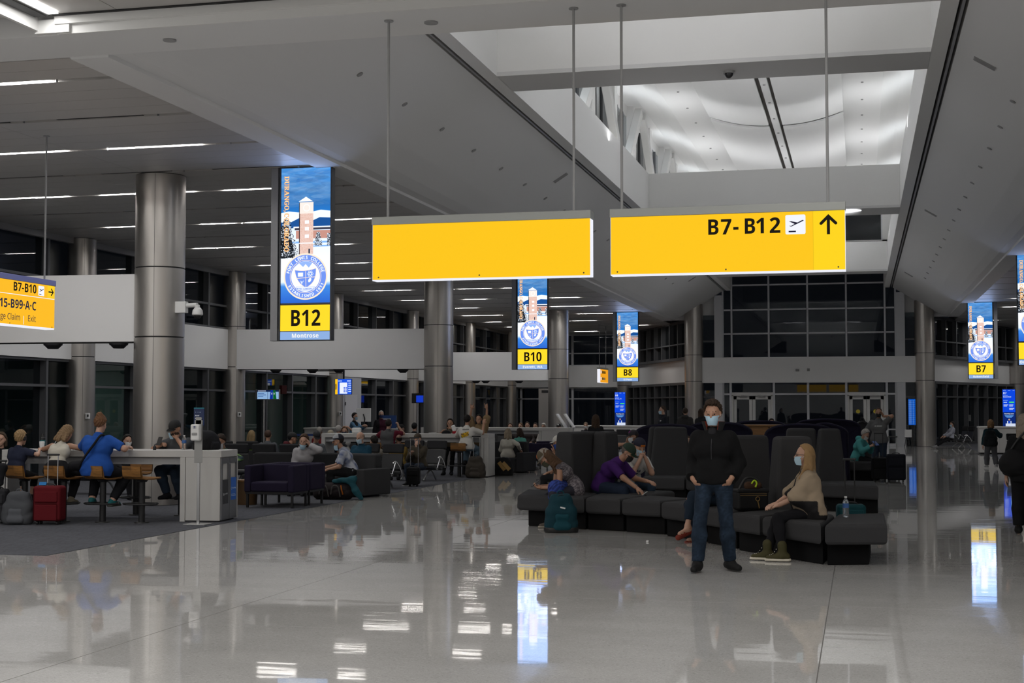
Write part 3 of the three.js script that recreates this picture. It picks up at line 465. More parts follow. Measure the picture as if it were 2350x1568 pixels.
const adMat = glow(adTex, 1.18 / EX), frameMat = std(lin(0.075, 0.078, 0.085), 0.5, 0.5), frameGrey = std(lin(0.28, 0.285, 0.3), 0.5, 0.3);
function gateDisplay(label, x, z, side, num, dest, k) {
  const t = thing('gate_display', label, 'display', [x, 2.83, z]), W = 0.9, H = HC - 2.83;
  mesh('frame', [box(-W / 2 - 0.025, W / 2 + 0.025, 0, H, -0.12, 0.0), box(-W / 2 - 0.025, -W / 2, 0, H, 0, 0.03), box(W / 2, W / 2 + 0.025, 0, H, 0, 0.03), box(-W / 2, W / 2, H - 0.02, H, 0, 0.03)], frameMat, t);
  const px = side * (W / 2 + 0.12);
  mesh('post', rbox(0.13, H, 0.16, 0.006, px, H / 2, -0.06), frameGrey, t);
  mesh('bracket', [box(Math.min(px, side * W / 2), Math.max(px, side * W / 2), H - 0.16, H - 0.02, -0.1, -0.02), box(Math.min(px, side * W / 2), Math.max(px, side * W / 2), 0.02, 0.2, -0.1, -0.02)], frameGrey, t);
  mesh('picture_screen', plane(W, 2.31, 0, H - 0.02 - 2.31 / 2, 0.008), adMat, t);
  const nt = canvasTex(320, 160, (c, w, h) => { c.fillStyle = '#ffd629'; c.fillRect(0, 0, w, h); c.fillStyle = INK; c.font = '600 138px sans-serif'; c.textAlign = 'center'; c.save(); c.translate(w / 2, h * 0.81); c.scale(0.84, 1); c.fillText(num, 0, 0); c.restore(); });
  mesh('number_panel', plane(W, 0.44, 0, 0.385, 0.012), glow(nt, 1.12 / EX), t);
  const dt = canvasTex(320, 54, (c, w, h) => { c.fillStyle = '#93b6ea'; c.fillRect(0, 0, w, h); c.fillStyle = '#ffffff'; c.font = '700 38px sans-serif'; c.textAlign = side > 0 && num === '' ? 'left' : 'center'; c.fillText(dest, side > 0 && num === '' ? 6 : w / 2, h * 0.75); });
  mesh('destination_strip', plane(W, 0.142, 0, 0.085, 0.012), glow(dt, 0.95 / EX), t);
  mesh('divider', [box(-W / 2, W / 2, 0.61, 0.64, 0, 0.02), box(-W / 2, W / 2, 0.155, 0.165, 0, 0.02)], frameMat, t);
  rectLight(x, 2.83 + H - 1.2, z + 0.03, W, 2.2, lin(0.4, 0.56, 1), k / EX, [0, 0, 1]);
}
gateDisplay('gate display B12 Montrose, the largest and nearest', -9.12, -22.55, -1, 'B12', 'Montrose', 2.2);
gateDisplay('gate display B10 Everett, WA, partly behind the blank yellow sign', -9.42, -41.1, -1, 'B10', 'Everett, WA', 1.6);
gateDisplay('gate display B8 El Paso', -9.6, -60.0, -1, 'B8', 'El Paso', 1.6);
gateDisplay('gate display B7 Bakersfield on the right', 4.55, -57.7, 1, 'B7', 'Bakersfield', 1.8);
gateDisplay('gate display cut off by the right picture edge', 4.57, -40.0, 1, '', 'On', 1.8);
// ---- upright blue flight screens standing at the gate desks
function kiosk(label, x, z, y0, gate, town) {
  const t = thing('flight_screen', label, 'screen', [x, y0, z]), w = 0.45, h = 1.4;
  const tex = canvasTex(256, 800, (c, W, H) => {
    c.fillStyle = '#0a4cf0'; c.fillRect(0, 0, W, H); c.fillStyle = '#0b2a78'; c.fillRect(0, H * 0.61, W, H); c.fillStyle = '#f2f6ff'; c.font = '600 60px sans-serif'; c.fillText(gate, 10, 100); c.font = '700 30px sans-serif'; c.fillText(town, 10, 170); c.fillStyle = '#9fc0ff'; c.fillRect(10, 16, 60, 10); c.fillRect(110, 16, 50, 10); c.fillRect(205, 16, 40, 10); c.fillRect(10, 122, 96, 7); c.fillRect(10, 232, 96, 7);
    c.fillStyle = '#cfe0ff'; for (const [a, b, q] of [[18, 270, 70], [18, 325, 95], [18, 350, 70], [132, 325, 85], [132, 350, 75], [132, 400, 100], [132, 425, 75]]) c.fillRect(a, b, q, 14); c.fillStyle = '#4de08a'; roundRect(c, 130, 260, 105, 30, 14);
    c.fillStyle = '#ffffff'; c.font = '700 28px sans-serif'; c.textAlign = 'center'; c.fillText('Boarding soon', W / 2, H * 0.665); c.fillStyle = '#6fb2ff'; for (const [k, q] of [[0.69, 180], [0.715, 160], [0.74, 110]]) c.fillRect(W / 2 - q / 2, H * k, q, 12); c.fillStyle = '#c9a08c'; c.beginPath(); c.arc(W / 2, H * 0.81, 18, 0, 7); c.fill(); c.fillStyle = '#e8eefc'; c.fillRect(W / 2 - 44, H * 0.85, 88, H * 0.07); c.fillStyle = '#1d49c8'; c.fillRect(W / 2 - 26, H * 0.85, 52, H * 0.07); c.fillStyle = '#dfe9ff'; c.fillRect(54, H * 0.915, W - 54, H * 0.085);
  });
  mesh('casing', rbox(w + 0.03, h + 0.03, 0.06, 0.01, 0, h / 2, 0), M.black, t); mesh('screen', plane(w, h, 0, h / 2, 0.033), glow(tex, 0.85 / EX), t); mesh('stand', box(-0.04, 0.04, -y0, h * 0.6, -0.06, -0.03), M.darkMetal, t);
}
kiosk('tall blue flight screen B8 behind the far gate desk', -9.82, -59.35, 0.97, 'B8', 'El Paso, TX');
kiosk('tall blue flight screen B7 behind the right gate desk', 5.45, -56.6, 1.0, 'B7', 'Bakersfield');
// small wall and stand screens
{
  const a = thing('flight_screen', 'small bright seat map screen hung below the left window band', 'screen', [-17.2, 2.16, -46.0]);
  const tx = canvasTex(256, 220, (c, w, h) => { c.fillStyle = '#1d55e0'; c.fillRect(0, 0, w, h); c.fillStyle = '#ffc61c'; c.fillRect(0, 0, 38, h); c.strokeStyle = INK; c.lineWidth = 6; c.beginPath(); c.ellipse(12, h * 0.5, 10, 40, 0, 0, 7); c.stroke(); c.fillStyle = '#eef4ff'; c.fillRect(70, 50, 120, 160); c.fillStyle = '#1d55e0'; for (let k = 0; k < 4; k++) { c.fillRect(134, 116 + k * 20, 18, 15); c.fillRect(164, 116 + k * 20, 18, 15); } c.fillStyle = '#bcd2ff'; for (let k = 0; k < 5; k++) c.fillRect(206, 52 + k * 30, 44, 14); c.fillRect(46, 20, 60, 14); c.fillRect(186, 18, 60, 18); });
  mesh('casing', box(-0.3, 0.3, 0, 0.54, -0.06, -0.004), M.black, a); mesh('screen', plane(0.59, 0.52, 0, 0.27, 0), glow(tx, 1.0 / EX), a); mesh('hanger', [box(-0.03, 0.03, 0.5, 0.84, -0.05, -0.02), box(-1.22, 0.03, 0.8, 0.84, -0.05, -0.02)], M.darkMetal, a);
  const b = thing('boarding_sign', 'pale blue boarding lane screen on a metal post with blue and green lanes', 'screen', [-18.1, 0, -41.6]);
  const t2 = canvasTex(512, 200, (c, w, h) => { c.fillStyle = '#9cc6f4'; c.fillRect(0, 0, w, h); c.fillStyle = '#0e2350'; c.fillRect(0, 0, w, 38); c.fillRect(244, 0, 8, h); c.fillStyle = '#dfeaff'; c.fillRect(16, 12, 190, 14); c.fillStyle = '#3d66a8'; for (const [y, q] of [[70, 150], [104, 190], [138, 130]]) c.fillRect(16, y, q, 12); c.fillStyle = '#1038a8'; c.beginPath(); c.moveTo(320, 0); c.lineTo(376, 0); c.lineTo(376, h); c.lineTo(298, h); c.fill(); c.fillStyle = '#0d6b2c'; c.beginPath(); c.moveTo(380, 0); c.lineTo(430, 0); c.lineTo(462, h); c.lineTo(380, h); c.fill(); c.fillStyle = '#fff'; for (const x of [348, 404]) { c.fillRect(x - 5, 72, 10, 36); c.beginPath(); c.moveTo(x - 13, 76); c.lineTo(x, 56); c.lineTo(x + 13, 76); c.fill(); } });
  mesh('screen', plane(0.72, 0.28, 0.05, 2.12, 0.03), glow(t2, 0.75 / EX), b); mesh('casing', [box(-0.33, 0.43, 1.96, 2.28, -0.05, 0.028), box(-0.38, -0.34, 1.96, 2.28, -0.05, 0.05)], M.plasticGrey, b); mesh('post', cyl(0.045, 0.045, 1.96, -0.1, 0, 0, 16), M.steel, b); mesh('foot', cyl(0.22, 0.2, 0.03, -0.1, 0, 0, 24), M.steel, b);
  const c3 = thing('flight_screen', 'plain deep blue screen on a post left of the second big column', 'screen', [-17.35, 0, -55.2]); mesh('casing', box(-0.34, 0.18, 1.9, 2.3, -0.06, 0), M.black, c3); mesh('screen', plane(0.3, 0.28, 0, 2.07, 0.004), glowFlat(0x0b3fd8, 0.7 / EX), c3); mesh('post', cyl(0.04, 0.04, 1.9, -0.1, 0, -0.03, 12), M.steel, c3);
  const cb = thing('vending_cabinet', 'tall brushed steel cabinet with a blue glowing side', 'cabinet', [-13.58, 0, -62]); mesh('body', box(-0.36, 0.33, 0.02, 2.57, -0.7, 0), M.column, cb); mesh('top_panel', box(-0.22, 0.2, 2.38, 2.5, 0, 0.012), M.slot, cb); mesh('side_screen', box(0.33, 0.37, 0.06, 2.57, -0.66, 0), glowFlat(0x0a3a9a, 0.6 / EX), cb); mesh('plinth', box(-0.34, 0.31, 0, 0.03, -0.68, -0.02), M.black, cb);
  const fb = thing('departure_board', 'tall glowing blue departure board behind the end wall glass', 'screen', [2.22, 0, -65.3]);
  const t4 = canvasTex(128, 560, (c, w, h) => { c.fillStyle = '#1264d8'; c.fillRect(0, 0, w, h); for (let k = 0; k < 26; k++) { c.fillStyle = k % 2 ? '#0d54c4' : '#1a74ea'; c.fillRect(0, 30 + k * 20, w, 18); c.fillStyle = '#9cc4ff'; c.fillRect(8, 36 + k * 20, 50, 5); c.fillRect(80, 36 + k * 20, 20, 5); } });
  mesh('screen', plane(0.3, 1.15, 0, 1.53, 0.032), glow(t4, 0.6 / EX), fb); mesh('casing', box(-0.17, 0.17, 0.93, 2.13, -0.04, 0.03), M.black, fb); mesh('stand', box(-0.06, 0.06, 0, 0.93, -0.03, 0.01), M.black, fb);
  const bs = thing('counter_sign', 'blue notice panel behind the second bar table', 'sign', [-14.75, 0, -43.6]); mesh('panel', box(-0.26, 0.26, 1.05, 1.46, -0.02, 0.02), std(lin(0.02, 0.07, 0.25), 0.5), bs); mesh('lettering', [box(-0.2, 0.08, 1.33, 1.36, 0.02, 0.022)], M.plasticWhite, bs); mesh('post', cyl(0.025, 0.025, 1.06, 0, 0, 0, 10), M.steel, bs);
  for (const [x, y, z, l] of [[-9.2, 1.45, -70.1, 'white paper notice on the left slanting glass wall'], [4.95, 1.24, -69.6, 'white paper notice on the right slanting glass wall']]) { const m = mesh('paper_notice', box(-0.11, 0.11, -0.15, 0.15, -0.003, 0.003), M.plasticWhite); m.position.set(x, y, z); m.rotation.y = x < 0 ? 1.15 : -1.15; tag(m, l, 'notice'); }
}
// ---- dome security camera on the big column
{
  const t = thing('security_camera', 'white dome security camera on an arm of the big column', 'camera', [-11.33, 3.42, -22.74]);
  mesh('wall_plate', rbox(0.2, 0.2, 0.12, 0.01, -0.18, 0.03, 0), M.plasticWhite, t); mesh('arm', [rod([-0.08, 0.06, 0], [0.14, 0.06, 0.05], 0.04, 12), rod([0.14, 0.06, 0.05], [0.15, -0.02, 0.05], 0.045, 12)], M.plasticWhite, t);
  mesh('housing', new THREE.LatheGeometry([[0, 0.02], [0.05, 0.015], [0.085, -0.03], [0.095, -0.1], [0.085, -0.12], [0, -0.12]].map(([a, b]) => new THREE.Vector2(a, b)), 28).translate(0.15, 0, 0.05), M.plasticWhite, t);
  mesh('dome', new THREE.SphereGeometry(0.066, 20, 10, 0, PI * 2, PI / 2, PI / 2).translate(0.15, -0.12, 0.05), M.black, t);
}
// ================================================================== FURNITURE
function textPlate(w, h, pxw, draw, mat = {}) { const t = canvasTex(pxw, Math.round(pxw * h / w), draw); return new THREE.MeshStandardMaterial({ map: t, roughness: 0.5, ...mat }); }
// ---- white bar counters
function barCounter(label, x, z, turn, L, depth, blockW, bins) {       // origin front left, runs +x, depth to -z
  const t = thing('bar_counter', label, 'counter', [x, 0, z], turn), H = 1.056;
  mesh('top', rbox(L, 0.1, depth, 0.006, L / 2, H - 0.05, -depth / 2), M.laminate, t);
  mesh('apron', box(0.1, L - blockW, H - 0.21, H - 0.1, -depth + 0.06, -0.06), M.plasticGrey, t);
  mesh('leg', rbox(0.1, H - 0.1, depth, 0.005, 0.05, (H - 0.1) / 2, -depth / 2), M.laminate, t);
  mesh('leg', rbox(0.08, H - 0.1, depth, 0.005, L - blockW + 0.04, (H - 0.1) / 2, -depth / 2), M.laminate, t);
  mesh('cabinet', [box(L - blockW + 0.088, L - 0.02, 0.02, H - 0.1, -depth + 0.01, -0.004)], M.laminate, t);
  mesh('plinth', box(L - blockW + 0.02, L - 0.04, 0, 0.03, -depth + 0.04, -0.03), M.black, t);
  mesh('edge', [box(L - 0.02, L + 0.004, 0.02, H - 0.1, -depth, -depth + 0.02)], M.laminate, t);
  if (bins) {
    const st = std(lin(0.2, 0.2, 0.21), 0.4, 0.6);
    const dark = textPlate(0.2, 0.4, 160, (c, w, h) => { c.fillStyle = '#2a2a2c'; c.fillRect(0, 0, w, h); c.fillStyle = '#d8d8d8'; c.font = '600 26px sans-serif'; c.fillText('landfill', 52, h * 0.62); c.fillRect(16, h * 0.58, 5, 22); c.fillRect(10, h * 0.55, 16, 5); c.beginPath(); c.moveTo(24, h * 0.57); c.lineTo(44, h * 0.57); c.lineTo(40, h * 0.66); c.lineTo(27, h * 0.66); c.fill(); });
    const blue = textPlate(0.2, 0.36, 160, (c, w, h) => { c.fillStyle = '#0b5cb8'; c.fillRect(0, 0, w, h); c.fillStyle = '#e8f0fa'; c.font = '600 24px sans-serif'; c.fillText('recycling', 50, h * 0.5); c.lineWidth = 5; c.strokeStyle = '#e8f0fa'; c.beginPath(); c.arc(27, h * 0.48, 14, 0.3, 1.9); c.stroke(); c.beginPath(); c.arc(27, h * 0.48, 14, 2.4, 4.0); c.stroke(); c.beginPath(); c.arc(27, h * 0.48, 14, 4.5, 6.1); c.stroke(); c.fillRect(14, h * 0.74, 120, 5); c.fillRect(14, h * 0.8, 132, 5); });
    [dark, blue].forEach((m, i) => {
      const z0 = -0.02 - i * (depth / 2 - 0.01), z1 = z0 - depth / 2 + 0.02;
      const d = mesh('bin_door', [box(L - 0.02, L, 0.03, 0.62, z1, z0), box(L - 0.02, L, 0.86, H - 0.11, z1, z0), box(L - 0.02, L, 0.62, 0.86, z1, z1 + 0.05), box(L - 0.02, L, 0.62, 0.86, z0 - 0.05, z0)], st, t);
      mesh('bin_opening', box(L - 0.05, L - 0.03, 0.6, 0.88, z1 + 0.02, z0 - 0.02), M.slot, d);
      mesh('bin_label', plane(depth / 2 - 0.12, i ? 0.34 : 0.36, 0, 0, 0).rotateY(PI / 2).translate(L + 0.002, i ? 0.47 : 0.44, (z0 + z1) / 2), m, d);
    });
  } else mesh('side_panel', box(L - 0.02, L, 0.02, H - 0.1, -depth + 0.02, 0), M.laminate, t);
  return t;
}
barCounter('long white bar counter at the left with landfill and recycling bins', -12.66, -19.18, 0.096, 3.47, 0.72, 0.64, true);
barCounter('second white bar counter behind the tandem seats with a white end block', -13.2, -33.75, 0.03, 4.32, 0.72, 0.2, false);
barCounter('third white bar counter far back with a wide white end panel', -14.2, -45.3, 0.02, 5.0, 0.75, 1.0, false);
// ---- bar stools
function stoolSeat() {                                                 // bent plywood: pan and short back, front = -z
  const prof = [[-0.2, 0.006], [-0.19, 0.0], [-0.05, -0.012], [0.1, -0.008], [0.16, 0.004], [0.19, 0.035], [0.2, 0.1], [0.207, 0.19]];
  const s = new THREE.Shape(); prof.forEach(([a, b], i) => (i ? s.lineTo(a, b) : s.moveTo(a, b))); [...prof].reverse().forEach(([a, b], i) => s.lineTo(a + (prof.length - 1 - i > 4 ? 0.018 : 0), b + (prof.length - 1 - i > 4 ? 0.002 : 0.018)));
  const g = new THREE.ExtrudeGeometry(s, { depth: 0.37, bevelEnabled: false, curveSegments: 4 }); g.translate(0, 0, -0.185); g.rotateY(-PI / 2); return metreUV(g);
}
const seatG = stoolSeat();
function barStool(label, x, z, turn, gate = 0) {
  const t = thing('bar_stool', label, 'bar stool', [x, 0.004, z]), h = 0.645;
  mesh('seat', seatG.clone().rotateY(turn).translate(0, h, 0), M.wood, t);
  mesh('post', cyl(0.046, 0.046, h - 0.03, 0, 0, 0, 20), M.black, t); mesh('floor_plate', cyl(0.11, 0.1, 0.016, 0, 0, 0, 28), M.black, t); mesh('swivel', cyl(0.07, 0.09, 0.03, 0, h - 0.045, 0, 20), M.darkMetal, t);
  const fr = tube([[-0.27, 0.28, 0.06], [-0.16, 0.28, 0.17], [0.16, 0.28, 0.17], [0.27, 0.28, 0.06], [0.18, 0.28, -0.14], [-0.18, 0.28, -0.14]], 0.013, 60, 6, true, 0.1);
  mesh('footrest', [fr, rod([-0.18, 0.28, -0.14], [-0.04, 0.28, 0], 0.012), rod([0.18, 0.28, -0.14], [0.04, 0.28, 0], 0.012), rod([0, 0.28, 0.04], [0, 0.28, 0.16], 0.012)], M.black, t);
  return t;
}
barStool('wooden bar stool under the boy at the white counter', -12.08, -18.9, -0.25);
barStool('wooden bar stool under the girl in the white top', -11.47, -18.96, -0.2);
barStool('wooden bar stool under the woman in the blue shirt', -10.86, -19.02, -0.25);
barStool('empty wooden bar stool next to the bin end of the counter', -10.26, -19.08, -0.3);
barStool('wooden bar stool on the far side of the counter behind the blue-shirted woman', -11.1, -20.45, PI + 0.1);
barStool('wooden bar stool under the man with the black cap', -10.35, -20.5, PI + 0.15);
barStool('wooden bar stool under the man in the white printed T-shirt', -9.53, -33.55, 0.12);
barStool('wooden bar stool at the second counter left of the white T-shirt', -10.9, -33.5, 0.1);
barStool('wooden bar stool under the man in the grey and maroon shirt', -11.65, -33.45, 0.1);
barStool('wooden bar stool on the far side of the second counter', -9.75, -34.75, PI);
// ---- purple armchairs
function armchair(label, x, z, turn, mat, w = 0.86, d = 0.72) {
  const t = thing('armchair', label, 'armchair', [x, 0.004, z], turn), h = 0.72, b = 0.26;      // front +z
  mesh('backrest', rbox(w, h - b, 0.13, 0.03, 0, (h + b) / 2, -d / 2 + 0.065), mat, t);
  for (const s of [-1, 1]) mesh('armrest', rbox(0.12, h - b - 0.004, d - 0.12, 0.03, s * (w / 2 - 0.06), (h + b) / 2 - 0.002, 0.06), mat, t);
  mesh('seat', rbox(w - 0.24, 0.17, d - 0.14, 0.035, 0, b + 0.09, 0.065), mat, t);
  mesh('frame', box(-w / 2 + 0.02, w / 2 - 0.02, b - 0.03, b + 0.01, -d / 2 + 0.02, d / 2 - 0.02), M.black, t);
  for (const sx of [-1, 1]) for (const sz of [-1, 1]) mesh('leg', box(sx * (w / 2 - 0.05) - 0.018, sx * (w / 2 - 0.05) + 0.018, 0, b - 0.03, sz * (d / 2 - 0.05) - 0.018, sz * (d / 2 - 0.05) + 0.018), M.black, t);
}
armchair('dark purple armchair nearest the recycling bin', -9.7, -22.75, -0.03, M.fabricPurple, 0.92, 0.66);
armchair('dark purple armchair behind the first, by the duffel bag', -9.7, -23.5, -0.03, M.fabricPurple, 0.92, 0.66);
armchair('dark purple armchair behind the grey sofa seat of the white sweater woman', -8.75, -38.6, 2.7, M.fabricPurple, 0.85, 0.7);
armchair('dark purple armchair beside the third counter end panel', -8.75, -41.0, 2.9, M.fabricPurple, 0.85, 0.7);
// ---- grey lounge sofas
function sofa(label, x, z, turn, w, mat, d = 0.85, arm = 0) {
  const t = thing('sofa', label, 'sofa', [x, 0.004, z], turn), h = 0.8, sh = 0.39;              // front +z
  mesh('base', rbox(w, sh - 0.12, d - 0.02, 0.02, 0, (sh - 0.12) / 2 + 0.03, 0), mat, t); mesh('plinth', box(-w / 2 + 0.04, w / 2 - 0.04, 0, 0.04, -d / 2 + 0.05, d / 2 - 0.06), M.black, t);
  mesh('seat', rbox(w, 0.14, d - 0.24, 0.04, 0, sh - 0.07, 0.11), mat, t);
  mesh('backrest', rbox(w, h - 0.06, 0.24, 0.045, 0, (h + 0.06) / 2, -d / 2 + 0.12), mat, t);
  if (arm) mesh('armrest', rbox(0.2, arm > 0 ? 0.5 : 0.5, d, 0.03, arm * (w / 2 + 0.1), 0.28, 0), mat, t);
}
sofa('grey sofa under the woman in the pale hoodie', -10.85, -26.3, 0, 1.9, M.fabricDark);
sofa('grey sofa seat under the man in the tie-dye shirt', -9.6, -26.05, -0.3, 0.95, M.fabricGrey, 0.85, 1);
sofa('grey sofa seat under the woman in the white sweater', -9.1, -36.6, -0.2, 0.95, M.fabricDark, 0.85, 1);
// ---- airport beam seating
function seatRow(label, x, z, turn, n, dark) {
  const t = thing('seat_row', label, 'seating', [x, 0.004, z], turn), P = 0.62;                  // front +z, runs along x centred
  const vin = M.vinyl, bk = (g) => g.rotateX(-0.2).translate(0, 0.37, -0.22);
  for (let i = 0; i < n; i++) {
    const cx = (i - (n - 1) / 2) * P;
    mesh('seat', rbox(0.52, 0.07, 0.5, 0.03, 0, 0, 0).rotateX(-0.06).translate(cx, 0.345, 0), vin, t);
    mesh('backrest', bk(rbox(0.52, 0.34, 0.05, 0.02, 0, 0.19, 0)).translate(cx, 0, 0), vin, t);
    mesh('headrest', bk(rbox(0.53, 0.2, 0.075, 0.03, 0, 0.47, 0.008)).translate(cx, 0, 0), M.fabricDark, t);
  }
  for (let i = 0; i <= n; i++) {
    const ax = (i - n / 2) * P;
    mesh('armrest', [tube([[ax, 0.31, -0.16], [ax, 0.43, -0.1], [ax, 0.55, 0.02], [ax, 0.57, 0.1], [ax, 0.53, 0.16]], 0.017, 16, 6), tube([[ax, 0.3, 0.2], [ax, 0.44, 0.12], [ax, 0.56, 0.06]], 0.015, 10, 6), rbox(0.035, 0.06, 0.07, 0.01, ax, 0.3, 0.2)], M.chrome, t);
  }
  mesh('beam', box(-n * P / 2, n * P / 2, 0.25, 0.3, -0.06, 0.02), M.darkMetal, t);
  for (const lx of n > 2 ? [-(n / 2 - 0.5) * P, 0, (n / 2 - 0.5) * P] : [-0.25 * n * P, 0.25 * n * P]) mesh('leg', [tube([[lx, 0.26, -0.02], [lx, 0.2, 0.1], [lx, 0.02, 0.3]], 0.022, 12, 6), tube([[lx, 0.26, -0.02], [lx, 0.2, -0.12], [lx, 0.02, -0.27]], 0.022, 12, 6)], M.steel, t);
}
seatRow('front beam seating row with chrome arms right of the tie-dye man', -10.0, -28.55, -0.28, 2);
seatRow('second beam seating row with chrome arms before the second counter', -10.0, -31.75, -0.25, 2);
seatRow('dark beam seating row behind the hoodie woman', -12.9, -28.4, PI, 5);
seatRow('dark beam seating row facing the windows at far left', -15.2, -30.6, PI, 6);
seatRow('beam seating row behind the left end of the counter', -14.4, -25.4, PI, 4);
seatRow('beam seating row before the gate desk with the stewardess', -13.2, -37.0, 0, 5);
seatRow('beam seating row behind the third counter', -12.2, -48.5, 0, 5);
seatRow('beam seating row beside the far gate desk', -8.6, -50.2, -0.2, 2);
seatRow('grey beam seats with the reclining traveller at the far right', 4.15, -62.9, -PI / 2 + 0.35, 2);
seatRow('grey beam seats beside the right gate desk', 5.3, -63.6, -PI / 2 + 0.35, 2);
seatRow('dark beam seats by the child with the backpack', 4.55, -44.6, 0.2, 1);
seatRow('dark beam seats near the woman in black', 5.0, -38.2, 0.2, 1);
// ---- gate desks
function desk(label, x, z, w, d, h, turn = 0) {
  const t = thing('gate_desk', label, 'desk', [x, 0.004, z], turn);
  mesh('body', [box(-w / 2, w / 2, 0.06, h - 0.06, -d / 2, d / 2)], M.laminate, t); mesh('top', rbox(w + 0.06, 0.06, d + 0.06, 0.01, 0, h - 0.03, 0), M.laminate, t); mesh('plinth', box(-w / 2 + 0.04, w / 2 - 0.04, 0, 0.06, -d / 2 + 0.04, d / 2 - 0.04), M.black, t); mesh('panel_joint', [box(-w / 6 - 0.004, -w / 6 + 0.004, 0.08, h - 0.08, d / 2 - 0.002, d / 2 + 0.003), box(w / 6 - 0.004, w / 6 + 0.004, 0.08, h - 0.08, d / 2 - 0.002, d / 2 + 0.003)], M.plasticGrey, t);
}
desk('far white gate desk below the B8 flight screen', -10.1, -58.4, 2.9, 0.7, 0.98);
desk('white gate desk at the right behind the child', 5.3, -55.4, 2.1, 0.8, 1.02);
desk('gate desk with the stewardess behind the seats', -16.3, -44.4, 3.0, 0.8, 1.05);
{ // monitors on the stewardess desk and slanted arms of far monitors
  const m = thing('desk_monitor', 'white backed monitor on the stewardess desk', 'monitor', [-15.85, 1.05, -44.3]); mesh('panel', rbox(0.5, 0.44, 0.04, 0.01, 0, 0.42, 0), M.plasticWhite, m); mesh('stand', [rod([0, 0, -0.02], [0.05, 0.3, 0.03], 0.02), rod([0.05, 0.3, 0.03], [0, 0.45, 0.03], 0.02)], M.darkMetal, m); mesh('foot', cyl(0.1, 0.1, 0.015, 0, 0, 0, 16), M.darkMetal, m);
  for (const [x, l] of [[-10.75, 'left tilted white screen edge above the high seat backs'], [-10.45, 'right tilted white screen edge above the high seat backs']]) { const q = thing('tilted_screen', l, 'screen', [x, 0, -52.2]); mesh('panel', rbox(0.05, 0.62, 0.4, 0.01).rotateZ(0.6).translate(-0.1, 1.22, 0), M.plasticWhite, q); mesh('post', cyl(0.04, 0.04, 1.2, -0.1, 0, 0, 12), M.steel, q); }
  const st = [[-15.6, -37.6], [-14.4, -37.9], [-13.2, -38.2], [-12.3, -38.4]];
  st.forEach(([x, z], i) => { const p = thing('queue_post', ['leftmost', 'second', 'third', 'rightmost'][i] + ' grey queue post of the blue belt barrier by the desk', 'queue post', [x, 0.004, z]); mesh('post', cyl(0.035, 0.035, 0.98, 0, 0, 0, 14), M.steel, p); mesh('foot', cyl(0.17, 0.16, 0.03, 0, 0, 0, 24), M.darkMetal, p); if (i < 3) { const [nx, nz] = st[i + 1]; mesh('belt', quadWall(0, 0, nx - x, nz - z, 0.9, 0.96, 0.004), std(lin(0.015, 0.04, 0.16), 0.8), p); } });
}
// ---- high backed modular benches in the middle of the concourse
function backSlab(w, d, h0, h1, taper) {                               // cushion panel, wider at the foot
  const s = new THREE.Shape(), r = 0.07; s.moveTo(-w / 2, 0); s.lineTo(w / 2, 0); s.lineTo(w / 2 - taper, h1 - h0 - r); s.quadraticCurveTo(w / 2 - taper - 0.005, h1 - h0, w / 2 - taper - r, h1 - h0); s.lineTo(-w / 2 + taper + r, h1 - h0); s.quadraticCurveTo(-w / 2 + taper + 0.005, h1 - h0, -w / 2 + taper, h1 - h0 - r);
  const g = new THREE.ExtrudeGeometry(s, { depth: d - 0.1, bevelEnabled: true, bevelSize: 0.045, bevelThickness: 0.05, bevelOffset: -0.045, bevelSegments: 4, curveSegments: 5 }); g.translate(0, h0, -(d - 0.1) / 2);
  const p = g.attributes.position; for (let i = 0; i < p.count; i++) { const u = (p.getY(i) - h0) / (h1 - h0); p.setZ(i, p.getZ(i) * (1.15 - 0.35 * u)); } g.computeVertexNormals(); return metreUV(g);
}
function benchThing(label, seats, backs, mat = M.fabricGrey, extra = -1) {
  const c = [0, 0]; let n = 0; seats.forEach((s) => s.forEach(([x, z]) => { c[0] += x; c[1] += z; n++; })); c[0] /= n; c[1] /= n;
  const t = thing('modular_bench', label, 'bench', [c[0], 0, c[1]]);
  for (const [si, s] of seats.entries()) {
    const q = s.map(([x, z]) => [x - c[0], z - c[1]]), m = q.reduce((a, p) => [a[0] + p[0] / q.length, a[1] + p[1] / q.length], [0, 0]);
    const inset = (k, j) => q.map(([x, z]) => { const dx = x - m[0], dz = z - m[1], L = Math.hypot(dx, dz); return [m[0] + dx * (1 - k / L), m[1] + dz * (1 - k / L)]; });
    mesh('seat', prism(inset(0.008), 0.23, 0.455, 0.05, 4), mat, t); const [A, Bq, Cq, Dq] = inset(0.02), mx = (a, b, k) => [a[0] + (b[0] - a[0]) * k, a[1] + (b[1] - a[1]) * k]; const li = si === 0 ? 0.14 : 0, ri = si === extra ? 0.3 : 0, bA = mx(A, Dq, 0.13), bB = mx(Bq, Cq, 0.13), bC = mx(Bq, Cq, 0.97), bD = mx(A, Dq, 0.97); mesh('base', prism([mx(bA, bB, li), mx(bB, bA, ri), mx(bC, bD, ri), mx(bD, bC, li)], 0, 0.24, 0.01, 1), M.kick, t);
  }
  for (const [x, z, w, d, turn, taper, h = 1.34] of backs) mesh('backrest', backSlab(w, d, 0.4, h, taper).rotateY(turn).translate(x - c[0], 0, z - c[1]), mat, t);
  return t;
}
